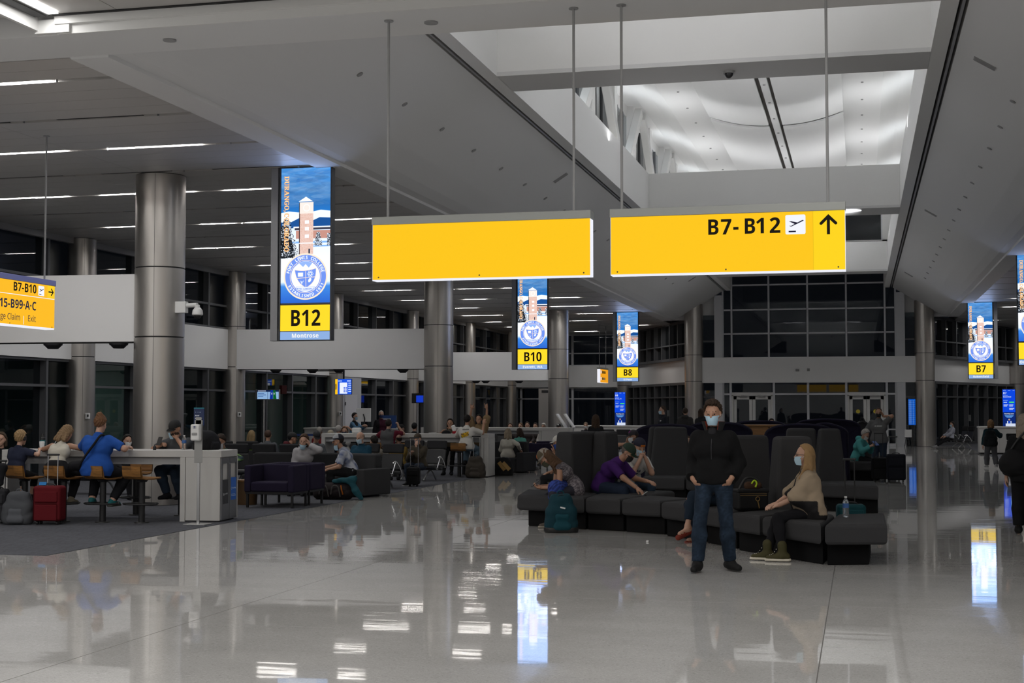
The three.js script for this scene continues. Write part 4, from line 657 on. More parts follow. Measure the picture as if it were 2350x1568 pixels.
const B1 = benchThing('long curved grey bench with high backs in the foreground, seating several travellers',
  [[[-4.78, -19.85], [-3.72, -19.42], [-3.72, -20.5], [-4.95, -21.2]], [[-3.70, -19.4], [-3.19, -19.24], [-2.95, -20.15], [-3.7, -20.5]], [[-3.16, -19.18], [-2.6, -18.93], [-2.2, -19.6], [-2.92, -20.12]], [[-2.56, -18.72], [-1.98, -18.0], [-1.5, -18.75], [-2.17, -19.5]], [[-1.95, -17.85], [-1.53, -17.2], [-0.95, -17.95], [-1.47, -18.65]], [[-1.5, -17.0], [-1.13, -16.52], [-0.62, -17.45], [-0.92, -17.9]], [[-1.1, -16.45], [-0.42, -15.58], [-0.3, -17.0], [-0.6, -17.42]], [[-0.38, -15.52], [0.27, -15.72], [0.27, -17.35], [-0.28, -17.05]], [[-3.7, -20.52], [-2.95, -20.17], [-2.7, -21.3], [-3.6, -21.6]]],
  [[-4.05, -20.75, 1.0, 0.34, 1.22, 0.07], [-3.72, -21.15, 0.9, 0.24, 1.5, 0.07], [-1.42, -18.45, 0.62, 0.3, 0.75, 0.03], [-0.82, -17.85, 0.56, 0.3, 0.45, 0.06]], M.fabricGrey, 7);
benchThing('grey bench part with one high back behind the purple-shirted man',
  [[[-3.85, -25.6], [-3.05, -25.35], [-2.9, -26.4], [-3.8, -26.7]], [[-3.02, -25.33], [-2.25, -24.9], [-2.1, -25.9], [-2.87, -26.38]]], [[-3.42, -26.35, 0.78, 0.3, 0.2, 0.09], [-3.6, -26.75, 0.7, 0.26, 0.35, 0.08]]);
benchThing('grey bench part with two high backs behind the blonde woman',
  [[[-1.5, -24.4], [-0.78, -24.0], [-0.65, -25.3], [-1.3, -25.5]], [[-0.75, -23.95], [0.27, -23.35], [0.25, -24.9], [-0.62, -25.25]]], [[-0.52, -24.95, 0.55, 0.3, 0.25, 0.1], [-1.0, -25.2, 0.62, 0.3, 0.1, 0.06]]);
// ---- navy booths with domed backs and plank boxes behind them
function booth(label, x, z, w, h, turn, mat = M.fabricNavy) {
  const t = thing('lounge_booth', label, 'booth', [x, 0, z], turn);
  const s = new THREE.Shape(); s.moveTo(-w / 2, 0); s.lineTo(w / 2, 0); s.lineTo(w / 2 - 0.03, h - 0.26); s.quadraticCurveTo(w / 2 - 0.06, h - 0.13, w / 2 - 0.3, h - 0.06); s.quadraticCurveTo(0, h + 0.03, -w / 2 + 0.3, h - 0.06); s.quadraticCurveTo(-w / 2 + 0.06, h - 0.13, -w / 2 + 0.03, h - 0.26);
  const g = new THREE.ExtrudeGeometry(s, { depth: 0.14, bevelEnabled: true, bevelSize: 0.04, bevelThickness: 0.05, bevelOffset: -0.04, bevelSegments: 3 }); const p = g.attributes.position; for (let i = 0; i < p.count; i++) p.setZ(i, p.getZ(i) - 0.28 * (p.getX(i) / (w / 2)) ** 2); g.computeVertexNormals();
  mesh('backrest', metreUV(g), mat, t); mesh('seat', rbox(w - 0.2, 0.2, 0.6, 0.05, 0, 0.36, -0.42), mat, t); mesh('base', box(-w / 2 + 0.15, w / 2 - 0.15, 0, 0.27, -0.64, -0.1), M.kick, t);
}
booth('navy booth back left of the standing man, rounded on top', -3.95, -30.0, 1.55, 1.38, 0.1);
booth('navy booth back just behind the standing man', -3.2, -33.0, 1.6, 1.4, -0.1);
booth('navy booth back right of the wooden planks', -1.25, -31.2, 1.6, 1.38, 0.05);
booth('navy booth back behind the elderly woman', -0.78, -33.3, 1.05, 1.38, -0.1);
booth('far navy booth back above the wooden planks', -2.7, -39.5, 1.7, 1.38, 0.05);
booth('far navy booth back near the end wall doors', -0.9, -40.5, 1.9, 1.42, 0);
booth('small grey booth back next to the man holding his ear', 0.05, -41.5, 0.55, 1.42, 0, M.fabricGrey);
benchThing('short grey bench under the elderly woman in turquoise', [[[-0.75, -34.2], [0.35, -34.0], [0.4, -34.7], [-0.75, -34.9]]], []);
{
  const t = thing('plank_box', 'pale wooden plank box between the navy booths', 'planter', [-2.15, 0, -35.5]);
  for (let k = 0; k < 5; k++) for (let j = 0; j < 2; j++) mesh('plank', rbox(0.84, 0.235, 0.05, 0.008, -0.44 + j * 0.86 + (k % 2 ? 0.02 : -0.02), 0.12 + k * 0.247, 0), M.wood, t);
  mesh('core', box(-0.85, 0.85, 0, 1.24, -0.5, -0.03), M.kick, t); mesh('cap', rbox(1.76, 0.05, 0.6, 0.01, 0, 1.26, -0.25), M.wood, t);
}
// ================================================================== PEOPLE (implicit bodies meshed with surface nets)
const v3 = { add: (a, b) => [a[0] + b[0], a[1] + b[1], a[2] + b[2]], sub: (a, b) => [a[0] - b[0], a[1] - b[1], a[2] - b[2]], mul: (a, k) => [a[0] * k, a[1] * k, a[2] * k], dot: (a, b) => a[0] * b[0] + a[1] * b[1] + a[2] * b[2], len: (a) => Math.hypot(a[0], a[1], a[2]), norm: (a) => { const l = Math.hypot(a[0], a[1], a[2]) || 1; return [a[0] / l, a[1] / l, a[2] / l]; }, cross: (a, b) => [a[1] * b[2] - a[2] * b[1], a[2] * b[0] - a[0] * b[2], a[0] * b[1] - a[1] * b[0]], mix: (a, b, t) => [a[0] + (b[0] - a[0]) * t, a[1] + (b[1] - a[1]) * t, a[2] + (b[2] - a[2]) * t] };
const cap = (a, b, r1, r2 = r1, cut) => ({ a, b, r1, r2, cut });          // tapered capsule, cut = [point, direction] keeps the side behind
const ell = (c, r, F) => ({ c, r, F });                                   // ellipsoid in frame F (rows right, up, front)
function primD(p, x, y, z) {
  if (p.c) {
    let dx = x - p.c[0], dy = y - p.c[1], dz = z - p.c[2]; const F = p.F;
    if (F) { const a = dx * F[0][0] + dy * F[0][1] + dz * F[0][2], b = dx * F[1][0] + dy * F[1][1] + dz * F[1][2], c = dx * F[2][0] + dy * F[2][1] + dz * F[2][2]; dx = a; dy = b; dz = c; }
    const k0 = Math.hypot(dx / p.r[0], dy / p.r[1], dz / p.r[2]), k1 = Math.hypot(dx / (p.r[0] * p.r[0]), dy / (p.r[1] * p.r[1]), dz / (p.r[2] * p.r[2]));
    return k1 > 1e-9 ? k0 * (k0 - 1) / k1 : -Math.min(...p.r);
  }
  const bx = p.b[0] - p.a[0], by = p.b[1] - p.a[1], bz = p.b[2] - p.a[2], ax = x - p.a[0], ay = y - p.a[1], az = z - p.a[2];
  let t = (ax * bx + ay * by + az * bz) / (bx * bx + by * by + bz * bz + 1e-12); t = t < 0 ? 0 : t > 1 ? 1 : t;
  let d = Math.hypot(ax - bx * t, ay - by * t, az - bz * t) - (p.r1 + (p.r2 - p.r1) * t);
  if (p.cut) { const q = p.cut[0], n = p.cut[1], e = (x - q[0]) * n[0] + (y - q[1]) * n[1] + (z - q[2]) * n[2]; if (e > d) d = e; }
  return d;
}
function field(prims, k) {
  return (x, y, z) => { let d = 9; for (let i = 0; i < prims.length; i++) { const e = primD(prims[i], x, y, z); if (d === 9) { d = e; continue; } const h = k - Math.abs(d - e); d = (d < e ? d : e) - (h > 0 ? h * h * 0.25 / k : 0); } return d; };
}
function boundsOf(prims, pad) {
  const lo = [9, 9, 9], hi = [-9, -9, -9];
  for (const p of prims) for (const q of p.c ? [p.c] : [p.a, p.b]) { const r = p.c ? Math.max(...p.r) : Math.max(p.r1, p.r2); for (let i = 0; i < 3; i++) { lo[i] = Math.min(lo[i], q[i] - r - pad); hi[i] = Math.max(hi[i], q[i] + r + pad); } }
  return [lo, hi];
}
function surfaceNet(f, [lo, hi], cell) {
  const n = [0, 1, 2].map((i) => Math.ceil((hi[i] - lo[i]) / cell) + 2), [nx, ny, nz] = n, S = new Float32Array(nx * ny * nz);
  // coarse skip: sample every 4th node, leave far blocks at their coarse value
  const B = 4, far = cell * B * 1.8;
  for (let bz = 0; bz < nz; bz += B) for (let by = 0; by < ny; by += B) for (let bx = 0; bx < nx; bx += B) {
    const c = f(lo[0] + (bx + B / 2) * cell, lo[1] + (by + B / 2) * cell, lo[2] + (bz + B / 2) * cell), skip = Math.abs(c) > far;
    for (let z = bz; z < Math.min(nz, bz + B); z++) for (let y = by; y < Math.min(ny, by + B); y++) for (let x = bx; x < Math.min(nx, bx + B); x++) S[x + nx * (y + ny * z)] = skip ? c : f(lo[0] + x * cell, lo[1] + y * cell, lo[2] + z * cell);
  }
  const id = new Int32Array(nx * ny * nz).fill(-1), P = [], I = [];
  const at = (x, y, z) => x + nx * (y + ny * z);
  for (let z = 0; z < nz - 1; z++) for (let y = 0; y < ny - 1; y++) for (let x = 0; x < nx - 1; x++) {
    let m = 0; const s = []; for (let k = 0; k < 8; k++) { const v = S[at(x + (k & 1), y + ((k >> 1) & 1), z + (k >> 2))]; s.push(v); if (v < 0) m |= 1 << k; }
    if (m === 0 || m === 255) continue;
    let cx = 0, cy = 0, cz = 0, c = 0;
    for (const [a, b] of EDGES) if (((m >> a) & 1) !== ((m >> b) & 1)) { const t = s[a] / (s[a] - s[b]); cx += (a & 1) + t * ((b & 1) - (a & 1)); cy += ((a >> 1) & 1) + t * (((b >> 1) & 1) - ((a >> 1) & 1)); cz += (a >> 2) + t * ((b >> 2) - (a >> 2)); c++; }
    id[at(x, y, z)] = P.length / 3; P.push(lo[0] + (x + cx / c) * cell, lo[1] + (y + cy / c) * cell, lo[2] + (z + cz / c) * cell);
  }
  const quad = (a, b, c, d, flip) => { if (a < 0 || b < 0 || c < 0 || d < 0) return; if (flip) I.push(a, c, b, a, d, c); else I.push(a, b, c, a, c, d); };
  for (let z = 1; z < nz - 1; z++) for (let y = 1; y < ny - 1; y++) for (let x = 1; x < nx - 1; x++) {
    const s0 = S[at(x, y, z)] < 0;
    if (s0 !== S[at(x + 1, y, z)] < 0) quad(id[at(x, y - 1, z - 1)], id[at(x, y, z - 1)], id[at(x, y, z)], id[at(x, y - 1, z)], !s0);
    if (s0 !== S[at(x, y + 1, z)] < 0) quad(id[at(x - 1, y, z - 1)], id[at(x - 1, y, z)], id[at(x, y, z)], id[at(x, y, z - 1)], !s0);
    if (s0 !== S[at(x, y, z + 1)] < 0) quad(id[at(x - 1, y - 1, z)], id[at(x, y - 1, z)], id[at(x, y, z)], id[at(x - 1, y, z)], !s0);
  }
  const g = new THREE.BufferGeometry(); g.setAttribute('position', new THREE.Float32BufferAttribute(P, 3)); g.setIndex(I); g.computeVertexNormals(); return g;
}
const EDGES = [[0, 1], [2, 3], [4, 5], [6, 7], [0, 2], [1, 3], [4, 6], [5, 7], [0, 4], [1, 5], [2, 6], [3, 7]];
const mergeIndexed = (list) => { list = list.filter((g) => g.attributes.position.count > 0); return list.length === 1 ? list[0] : mergeGeometries(list); };
function paint(g, fn) { const p = g.attributes.position, c = new Float32Array(p.count * 3); for (let i = 0; i < p.count; i++) { const q = fn(p.getX(i), p.getY(i), p.getZ(i)); c.set(q, 3 * i); } g.setAttribute('color', new THREE.BufferAttribute(c, 3)); return g; }
function rotFrame(yaw, pitch, roll, P = [[1, 0, 0], [0, 1, 0], [0, 0, 1]]) {     // rows right, up, front of a frame turned inside frame P (pitch > 0 looks down)
  const m = new THREE.Matrix4().makeRotationFromEuler(new THREE.Euler(pitch, yaw, roll, 'YXZ')), e = m.elements;
  const l = [[e[0], e[1], e[2]], [e[4], e[5], e[6]], [e[8], e[9], e[10]]];
  return l.map((v) => [0, 1, 2].map((i) => v[0] * P[0][i] + v[1] * P[1][i] + v[2] * P[2][i]));
}
const inF = (o, F, x, y, z) => [0, 1, 2].map((i) => o[i] + F[0][i] * x + F[1][i] * y + F[2][i] * z);
function ik(a, target, l1, l2, pole) {
  let d = v3.sub(target, a), L = v3.len(d); const max = (l1 + l2) * 0.995; if (L > max) { d = v3.mul(d, max / L); L = max; target = v3.add(a, d); }
  const u = v3.norm(d), c = Math.max(-1, Math.min(1, (l1 * l1 + L * L - l2 * l2) / (2 * l1 * L))), h = l1 * Math.sqrt(1 - c * c);
  let w = v3.sub(pole, v3.mul(u, v3.dot(pole, u))); w = v3.norm(w);
  return { mid: v3.add(v3.add(a, v3.mul(u, l1 * c)), v3.mul(w, h)), end: target };
}
function handPrims(w, dir, palm, side, s, curl, pose) {                       // wrist, direction, palm normal, +1 left hand
  const d = v3.norm(dir), n0 = v3.sub(palm, v3.mul(d, v3.dot(palm, d))), n = v3.norm(n0), r = v3.mul(v3.cross(d, n), side); // r points to the thumb
  const P = (a, b, c) => [0, 1, 2].map((i) => w[i] + (d[i] * a + r[i] * b + n[i] * c) * s), out = [];
  out.push(cap(P(0, 0, 0), P(0.05, 0, 0), 0.026 * s, 0.026 * s), cap(P(0.045, 0.026, 0), P(0.088, 0.029, 0), 0.015 * s, 0.012 * s), cap(P(0.045, 0.008, 0), P(0.09, 0.01, 0), 0.016 * s, 0.0125 * s), cap(P(0.045, -0.01, 0), P(0.086, -0.011, 0), 0.016 * s, 0.012 * s), cap(P(0.04, -0.026, 0), P(0.078, -0.03, 0), 0.015 * s, 0.011 * s));
  const L = [[0.029, 0.088, 0.07], [0.01, 0.09, 0.078], [-0.011, 0.086, 0.073], [-0.03, 0.078, 0.058]];
  L.forEach(([b, a, len], i) => {
    let c = curl; if (pose === 'horns') c = i === 0 || i === 3 ? 0.02 : 1.6; if (pose === 'point') c = i === 0 ? 0.1 : 1.4;
    let ang = c * 0.6, x = a, z = 0; let p = P(x, b, z); for (const [f, da, rr] of [[0.45, c * 0.75, 0.0098], [0.32, c * 0.6, 0.009], [0.23, 0, 0.008]]) { x += Math.cos(ang) * len * f; z += Math.sin(ang) * len * f; const q = P(x, b * (pose === 'horns' && (i === 0 || i === 3) ? 1.25 : 1), z); out.push(cap(p, q, rr * s, (rr - 0.0006) * s)); p = q; ang += da; }
  });
  const tc = 0.3 + 0.5 * curl; out.push(cap(P(0.018, 0.022, 0.006), P(0.05, 0.05, 0.012 + 0.012 * tc), 0.014 * s, 0.0118 * s), cap(P(0.05, 0.05, 0.012 + 0.012 * tc), P(0.082, 0.057 - 0.02 * tc, 0.018 + 0.03 * tc), 0.0108 * s, 0.0095 * s));
  return out;
}
const matCache = new Map();
function cloth(c, rough = 0.9, vc = false) { const k = c.join() + rough + vc; if (!matCache.has(k)) matCache.set(k, new THREE.MeshPhysicalMaterial({ color: vc ? 0xffffff : lin(...c), roughness: rough, vertexColors: vc, specularIntensity: 0.35 })); return matCache.get(k); }
const SKIN = { fair: [0.46, 0.27, 0.19], tan: [0.38, 0.205, 0.13], mid: [0.3, 0.16, 0.1], brown: [0.16, 0.08, 0.05] };
const skinMat = new Map(); const skinOf = (n) => { if (!skinMat.has(n)) skinMat.set(n, new THREE.MeshStandardMaterial({ color: lin(...SKIN[n]), roughness: 0.55 })); return skinMat.get(n); };
const eyeWhite = std(lin(0.55, 0.52, 0.5), 0.3), eyeDark = std(lin(0.02, 0.015, 0.012), 0.2);
let tris = 0;
function person(o) {
  const root = thing('person', o.label, 'person', [o.x, o.y || 0, o.z], o.turn || 0, o.group);
  const s = (o.h || 1.72) / 1.75, cell = o.cell || 0.02, hc = o.headCell || cell * 0.5, g = o.girth || 1, fem = o.fem || 0;
  const sit = o.seat !== undefined, py = sit ? o.seat + 0.095 * s : (o.crouch || 0.945 * s);
  const lean = o.lean || 0, T = rotFrame(o.twist || 0, lean, o.roll || 0), pel = [o.px || 0, py, o.pz || 0], PF = rotFrame((o.twist || 0) * 0.3, lean * 0.35, 0);
  const waist = inF(pel, PF, 0, 0.13 * s, 0), chest = inF(waist, rotFrame((o.twist || 0) * 0.7, lean * 0.85, o.roll || 0), 0, 0.17 * s, 0.005), neck = inF(chest, T, 0, 0.2 * s, -0.01 * s);
  const H = rotFrame((o.head || [0])[0], lean * 0.35 + ((o.head || [])[1] || 0), (o.head || [])[2] || 0), hk = (o.headScale || 1) * Math.pow(s, 0.6);
  const head = inF(inF(neck, T, 0, 0.06 * s, 0.005), H, 0, 0.105 * hk, 0.028 * hk);
  const sw = (0.163 - 0.018 * fem) * s * Math.sqrt(g), shY = 0.118 * s;
  const J = {};
  for (const [k, q] of [['l', 1], ['r', -1]]) {
    J[k + 'sh'] = inF(chest, T, q * sw, shY + (o.shrug || 0), 0); J[k + 'hip'] = inF(pel, PF, q * 0.09 * s, -0.01, 0);
    const hh = o[k + 'hh'], ht = hh ? inF(head, H, hh[0] * hk, hh[1] * hk, hh[2] * hk) : o[k + 'h'] || (sit ? inF(pel, [[1, 0, 0], [0, 1, 0], [0, 0, 1]], q * 0.14 * s, 0.07 * s, 0.32 * s) : inF(pel, [[1, 0, 0], [0, 1, 0], [0, 0, 1]], q * 0.27 * s, -0.13 * s, 0.06));
    const pole = o[k + 'ep'] || v3.add(v3.mul(T[0], q * 0.6), [0, -0.5, -0.7]);
    const a = ik(J[k + 'sh'], ht, 0.285 * s, 0.255 * s, pole); J[k + 'el'] = a.mid; J[k + 'wr'] = a.end;
    const ft = o[k + 'f'] || (sit ? [q * 0.11 * s, 0.085 * s, 0.43 * s] : [q * 0.1 * s, 0.085 * s, 0]);
    const b = ik(J[k + 'hip'], ft, 0.43 * s, 0.42 * s, o[k + 'kp'] || [q * 0.15, 0.3, 1]); J[k + 'kn'] = b.mid; J[k + 'an'] = b.end;
    J[k + 'fd'] = o[k + 'fd'] || [q * 0.2, 0, 1];
  }
  const G = (v) => v * s * g;
  const torsoP = (e, belly) => [cap(J.lhip, J.rhip, G(0.108 + 0.008 * fem) + e, G(0.108 + 0.008 * fem) + e), cap(inF(pel, PF, 0.05 * s, 0.05, 0), inF(pel, PF, -0.05 * s, 0.05, 0), G(0.112) + e), cap(inF(waist, T, 0.045 * g, 0, 0.005), inF(waist, T, -0.045 * g, 0, 0.005), G(0.1 - 0.012 * fem) + e), cap(inF(chest, T, 0.075 * s, 0, 0), inF(chest, T, -0.075 * s, 0, 0), G(0.108) + e), cap(inF(chest, T, sw * 0.7, 0.075 * s, -0.01), inF(chest, T, -sw * 0.7, 0.075 * s, -0.01), 0.068 * s + e), cap(inF(chest, T, 0, 0.1 * s, -0.012), inF(neck, T, 0, -0.02, 0), 0.085 * s + e, 0.055 * s + e), ...(g > 1.12 ? [ell(inF(waist, T, 0, 0.02, 0.06 * g), [0.13 * g * s, 0.14 * s, 0.12 * g * s], T)] : []), ...(fem ? [cap(inF(chest, T, 0.055 * s, 0.005, 0.06), inF(chest, T, -0.055 * s, 0.005, 0.06), (0.03 + 0.02 * fem) * s + e * 0.6)] : [])];
  const armP = (k, e, f, e2 = e) => { const A = J[k + 'sh'], B = J[k + 'el'], C = J[k + 'wr'], out = []; const ga = Math.sqrt(g);
    if (f <= 0) return out; if (f <= 1) { const q = v3.mix(A, B, f), n = v3.norm(v3.sub(B, A)); out.push(cap(A, v3.mix(A, B, Math.min(1.2, f + 0.25)), 0.054 * s * ga + e, (0.043 * s) * ga + e2, [q, n])); } else { out.push(cap(A, B, 0.053 * s * ga + e, 0.04 * s * ga + e2)); const t = f - 1, q = v3.mix(B, C, t), n = v3.norm(v3.sub(C, B)); out.push(cap(B, v3.mix(B, C, Math.min(1.25, t + 0.2)), 0.04 * s * ga + e2, 0.03 * s * ga + e2, [q, n])); } return out; };
  const legP = (k, e, f, e2 = e) => { const A = J[k + 'hip'], B = J[k + 'kn'], C = J[k + 'an'], out = [];
    if (f <= 1) { const q = v3.mix(A, B, f), n = v3.norm(v3.sub(B, A)); out.push(cap(A, v3.mix(A, B, Math.min(1, f + 0.2)), G(0.088) + e, G(0.06) + e, [q, n])); } else { out.push(cap(A, B, G(0.09) + e, G(0.06) + e)); const t = f - 1, q = v3.mix(B, C, t), n = v3.norm(v3.sub(C, B)), m = v3.mix(B, C, 0.35); out.push(cap(B, m, G(0.058) + e, G(0.054) + e2, t < 0.35 ? [q, n] : undefined)); if (t > 0.35) out.push(cap(m, v3.mix(B, C, Math.min(1.1, t + 0.1)), G(0.054) + e2, G(0.038) + e2, [q, n])); } return out; };
  // ---- skin: trunk and limbs, head, two hands, one merged mesh
  const footP = (k) => { const A = J[k + 'an'], d = v3.norm(J[k + 'fd']), low = [A[0], A[1] - 0.045 * s, A[2]]; return [cap(A, low, 0.036 * s, 0.038 * s), cap(v3.add(low, v3.mul(d, -0.035 * s)), v3.add(v3.add(low, v3.mul(d, 0.13 * s)), [0, -0.006, 0]), 0.036 * s, 0.03 * s)]; };
  const hd = (x, y, z) => inF(head, H, x * hk, y * hk, z * hk), E = (x, y, z, a, b, c) => ell(hd(x, y, z), [a * hk, b * hk, c * hk], H), K = (x, y, z, X, Y, Z, a, b) => cap(hd(x, y, z), hd(X, Y, Z), a * hk, b * hk);
  const bodyP = [...torsoP(-0.012), ...armP('l', -0.002, 2), ...armP('r', -0.002, 2), ...legP('l', -0.006, 2), ...legP('r', -0.006, 2), ...footP('l'), ...footP('r'), cap(inF(neck, T, 0, -0.03, 0), hd(0, -0.05, -0.015), 0.054 * s, 0.05 * s)];
  const headP = [E(0, 0.028, -0.012, 0.074, 0.09, 0.094), K(0.022, -0.035, 0.03, 0.012, -0.085, 0.052, 0.05, 0.03), K(-0.022, -0.035, 0.03, -0.012, -0.085, 0.052, 0.05, 0.03), K(0.03, 0.018, 0.066, -0.03, 0.018, 0.066, 0.019, 0.019), K(0, 0.012, 0.082, 0, -0.026, 0.104, 0.009, 0.0135), K(0.022, -0.06, 0.078, -0.022, -0.06, 0.078, 0.009, 0.009), E(0.077, -0.005, -0.012, 0.011, 0.03, 0.02), E(-0.077, -0.005, -0.012, 0.011, 0.03, 0.02), cap(hd(0, -0.06, -0.012), inF(neck, T, 0, 0, 0), 0.05 * s, 0.054 * s)];
  const geos = [surfaceNet(field(bodyP, 0.035 * s), boundsOf(bodyP, 0.02), cell), surfaceNet(field(headP, 0.02 * hk), boundsOf(headP.slice(0, 8), 0.012), hc)];
  for (const [k, q] of [['l', 1], ['r', -1]]) { const d = o[k + 'hd'] || v3.sub(J[k + 'wr'], J[k + 'el']), n = o[k + 'pn'] || (sit ? [0, -1, 0] : [-q, 0, 0]); const hp = handPrims(J[k + 'wr'], d, n, q, s * 1.02, o[k + 'curl'] ?? 0.5, o[k + 'pose']); geos.push(surfaceNet(field(hp, 0.012), boundsOf(hp, 0.01), Math.max(0.0045, cell * 0.36))); }
  const body = mesh('body', mergeIndexed(geos), skinOf(o.skin || 'fair'), root);
  if (o.face !== 0) for (const q of [-1, 1]) { mesh('eye', new THREE.SphereGeometry(0.0105 * hk, 10, 8).translate(...hd(q * 0.031, 0.003, 0.0735)), eyeDark, body); mesh('eyebrow', rod(hd(q * 0.014, 0.024, 0.086), hd(q * 0.05, 0.026, 0.073), 0.0042 * hk, 6), cloth(o.hair ? o.hair.c : [0.1, 0.07, 0.05]), body); }
  // ---- clothes
  const wob = (f, a, fr = 26) => (x, y, z) => f(x, y, z) + a * (Math.sin(x * fr + 3 * Math.sin(y * 17)) * Math.sin(y * fr * 0.8 + 2 * Math.sin(z * 13)) * Math.sin(z * fr * 0.9 + 1.7));
  const P = o.pants, S = o.top;
  const dress = (name, prims, k, c, rough, fn, amp = 0.004) => { let f = wob(field(prims, k), amp); const gg = surfaceNet(f, boundsOf(prims, 0.02), cell); if (fn) paint(gg, (x, y, z) => fn(x, y, z, c, { J, chest, T, waist, pel })); return mesh(name, gg, cloth(c, rough ?? 0.9, !!fn), root); };
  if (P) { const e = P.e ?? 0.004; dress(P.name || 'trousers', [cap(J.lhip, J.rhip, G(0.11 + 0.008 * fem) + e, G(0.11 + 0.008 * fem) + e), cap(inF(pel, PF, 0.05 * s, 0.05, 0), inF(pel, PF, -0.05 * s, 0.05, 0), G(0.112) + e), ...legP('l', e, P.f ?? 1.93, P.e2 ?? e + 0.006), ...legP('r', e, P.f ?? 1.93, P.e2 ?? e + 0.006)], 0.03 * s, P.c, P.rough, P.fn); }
  if (S) {
    const e = S.e ?? 0.012, hem = S.hem ?? 0.02, f = S.f ?? 0.75, cutP = [inF(pel, PF, 0, -hem, 0), v3.mul(PF[1], -1)];
    const pr = torsoP(e).map((p) => (p.c ? p : { ...p, cut: p.cut || cutP })); if (hem > 0.06) pr.push(cap(inF(pel, PF, 0.06 * s, 0, 0), inF(pel, PF, 0.06 * s, -hem - 0.03, 0), G(0.105) + e, G(0.1) + e, cutP), cap(inF(pel, PF, -0.06 * s, 0, 0), inF(pel, PF, -0.06 * s, -hem - 0.03, 0), G(0.105) + e, G(0.1) + e, cutP));
    if (!S.tank) pr.push(cap(inF(neck, T, 0, -0.055, 0), inF(neck, T, 0, S.collar ?? -0.01, 0), 0.075 * s + e, 0.056 * s + e, [inF(neck, T, 0, S.collar ?? -0.01, 0), T[1]]));
    if (S.hood) pr.push(ell(inF(neck, T, 0, 0, -0.075), [0.125 * s, 0.075 * s, 0.085 * s], T));
    pr.push(...armP('l', e, f, e + (S.e2 || 0)), ...armP('r', e, f, e + (S.e2 || 0))); if (S.extra) pr.push(...S.extra({ J, T, chest, waist, pel, neck, s, H, head, inF, PF }));
    dress(S.name || 'shirt', pr, S.k ?? 0.03 * s, S.c, S.rough, S.fn, S.amp ?? 0.005);
  }
  if (o.shoes) for (const k of ['l', 'r']) {
    const A = J[k + 'an'], d = v3.norm(J[k + 'fd']), sd = v3.norm(v3.cross([0, 1, 0], d)), low = [A[0], A[1] - 0.05 * s, A[2]], X = (a, b, c) => [low[0] + d[0] * a + sd[0] * b, low[1] + c + d[1] * a, low[2] + d[2] * a + sd[2] * b], sh = s * 1.04;
    const up = [cap(X(-0.045 * sh, 0, 0.012), X(0.03 * sh, 0, 0.014), 0.042 * sh, 0.046 * sh), cap(X(0.03 * sh, 0, 0.006), X(0.155 * sh, 0, -0.008), 0.047 * sh, 0.034 * sh), cap([A[0], A[1] - 0.02, A[2]], [A[0] + d[0] * 0.004, A[1] + (o.shoes.high ? 0.09 : 0.015), A[2] + d[2] * 0.004], 0.047 * sh, o.shoes.high ? 0.052 * sh : 0.044 * sh)];
    const f0 = field(up, 0.03), fy = low[1] - 0.034 * s, f1 = (x, y, z) => Math.max(f0(x, y, z), fy - y), bb = boundsOf(up, 0.015); bb[0][1] = fy - 0.02;
    const sm = mesh('shoe', surfaceNet(f1, bb, Math.max(0.0075, cell * 0.5)), cloth(o.shoes.c, 0.7), root);
    if (o.shoes.sole) { const sole = [cap(X(-0.05 * sh, 0, -0.022), X(0.03 * sh, 0, -0.022), 0.046 * sh, 0.05 * sh), cap(X(0.03 * sh, 0, -0.022), X(0.163 * sh, 0, -0.024), 0.05 * sh, 0.038 * sh)], q = field(sole, 0.02), yt = low[1] - 0.008; const b2 = boundsOf(sole, 0.012); b2[0][1] = fy - 0.025; mesh('sole', surfaceNet((x, y, z) => Math.max(q(x, y, z), y - yt, fy - 0.004 - y), b2, Math.max(0.0065, cell * 0.45)), cloth(o.shoes.sole, 0.6), sm); }
  }
  // ---- hair
  const hr = o.hair;
  if (hr) {
    const t = hr.t ?? 0.014, shell = [E(0, 0.036, -0.018, 0.08 + t * 0.7, 0.094 + t, 0.098 + t * 0.6)], add = [];
    if (hr.long) { const L = hr.long; add.push(K(0.06, 0.0, -0.045, 0.085, -L, -0.075, 0.05, 0.03), K(-0.06, 0.0, -0.045, -0.085, -L, -0.075, 0.05, 0.03), K(0, 0.0, -0.07, 0, -L - 0.02, -0.1, 0.06, 0.04)); if (hr.front) for (const q of [1, -1]) add.push(K(q * 0.074, 0.03, -0.025, q * 0.09, -0.15, -0.005, 0.024, 0.024), K(q * 0.09, -0.15, -0.005, q * 0.085, -0.27, 0.06, 0.024, 0.013)); }
    if (hr.bun) add.push(E(0, 0.13, -0.06, 0.045, 0.045, 0.045), K(0, 0.09, -0.05, 0, 0.12, -0.06, 0.04, 0.04));
    if (hr.bob) add.push(K(0.055, 0.02, -0.04, 0.07, -0.1, -0.04, 0.045, 0.035), K(-0.055, 0.02, -0.04, -0.07, -0.1, -0.04, 0.045, 0.035), K(0, 0, -0.06, 0, -0.1, -0.07, 0.06, 0.045));
    if (hr.top) add.push(E(0, 0.115, 0.02, 0.062, 0.035, 0.07));
    if (hr.beard) add.push(K(0.03, -0.065, 0.045, -0.03, -0.065, 0.045, 0.045, 0.045), K(0, -0.09, 0.055, 0, -0.1, 0.06, 0.035, 0.03));
    const fs = field(shell, 0.01), fa = add.length ? field(add, 0.03) : null, line = hr.line ?? 0.052;
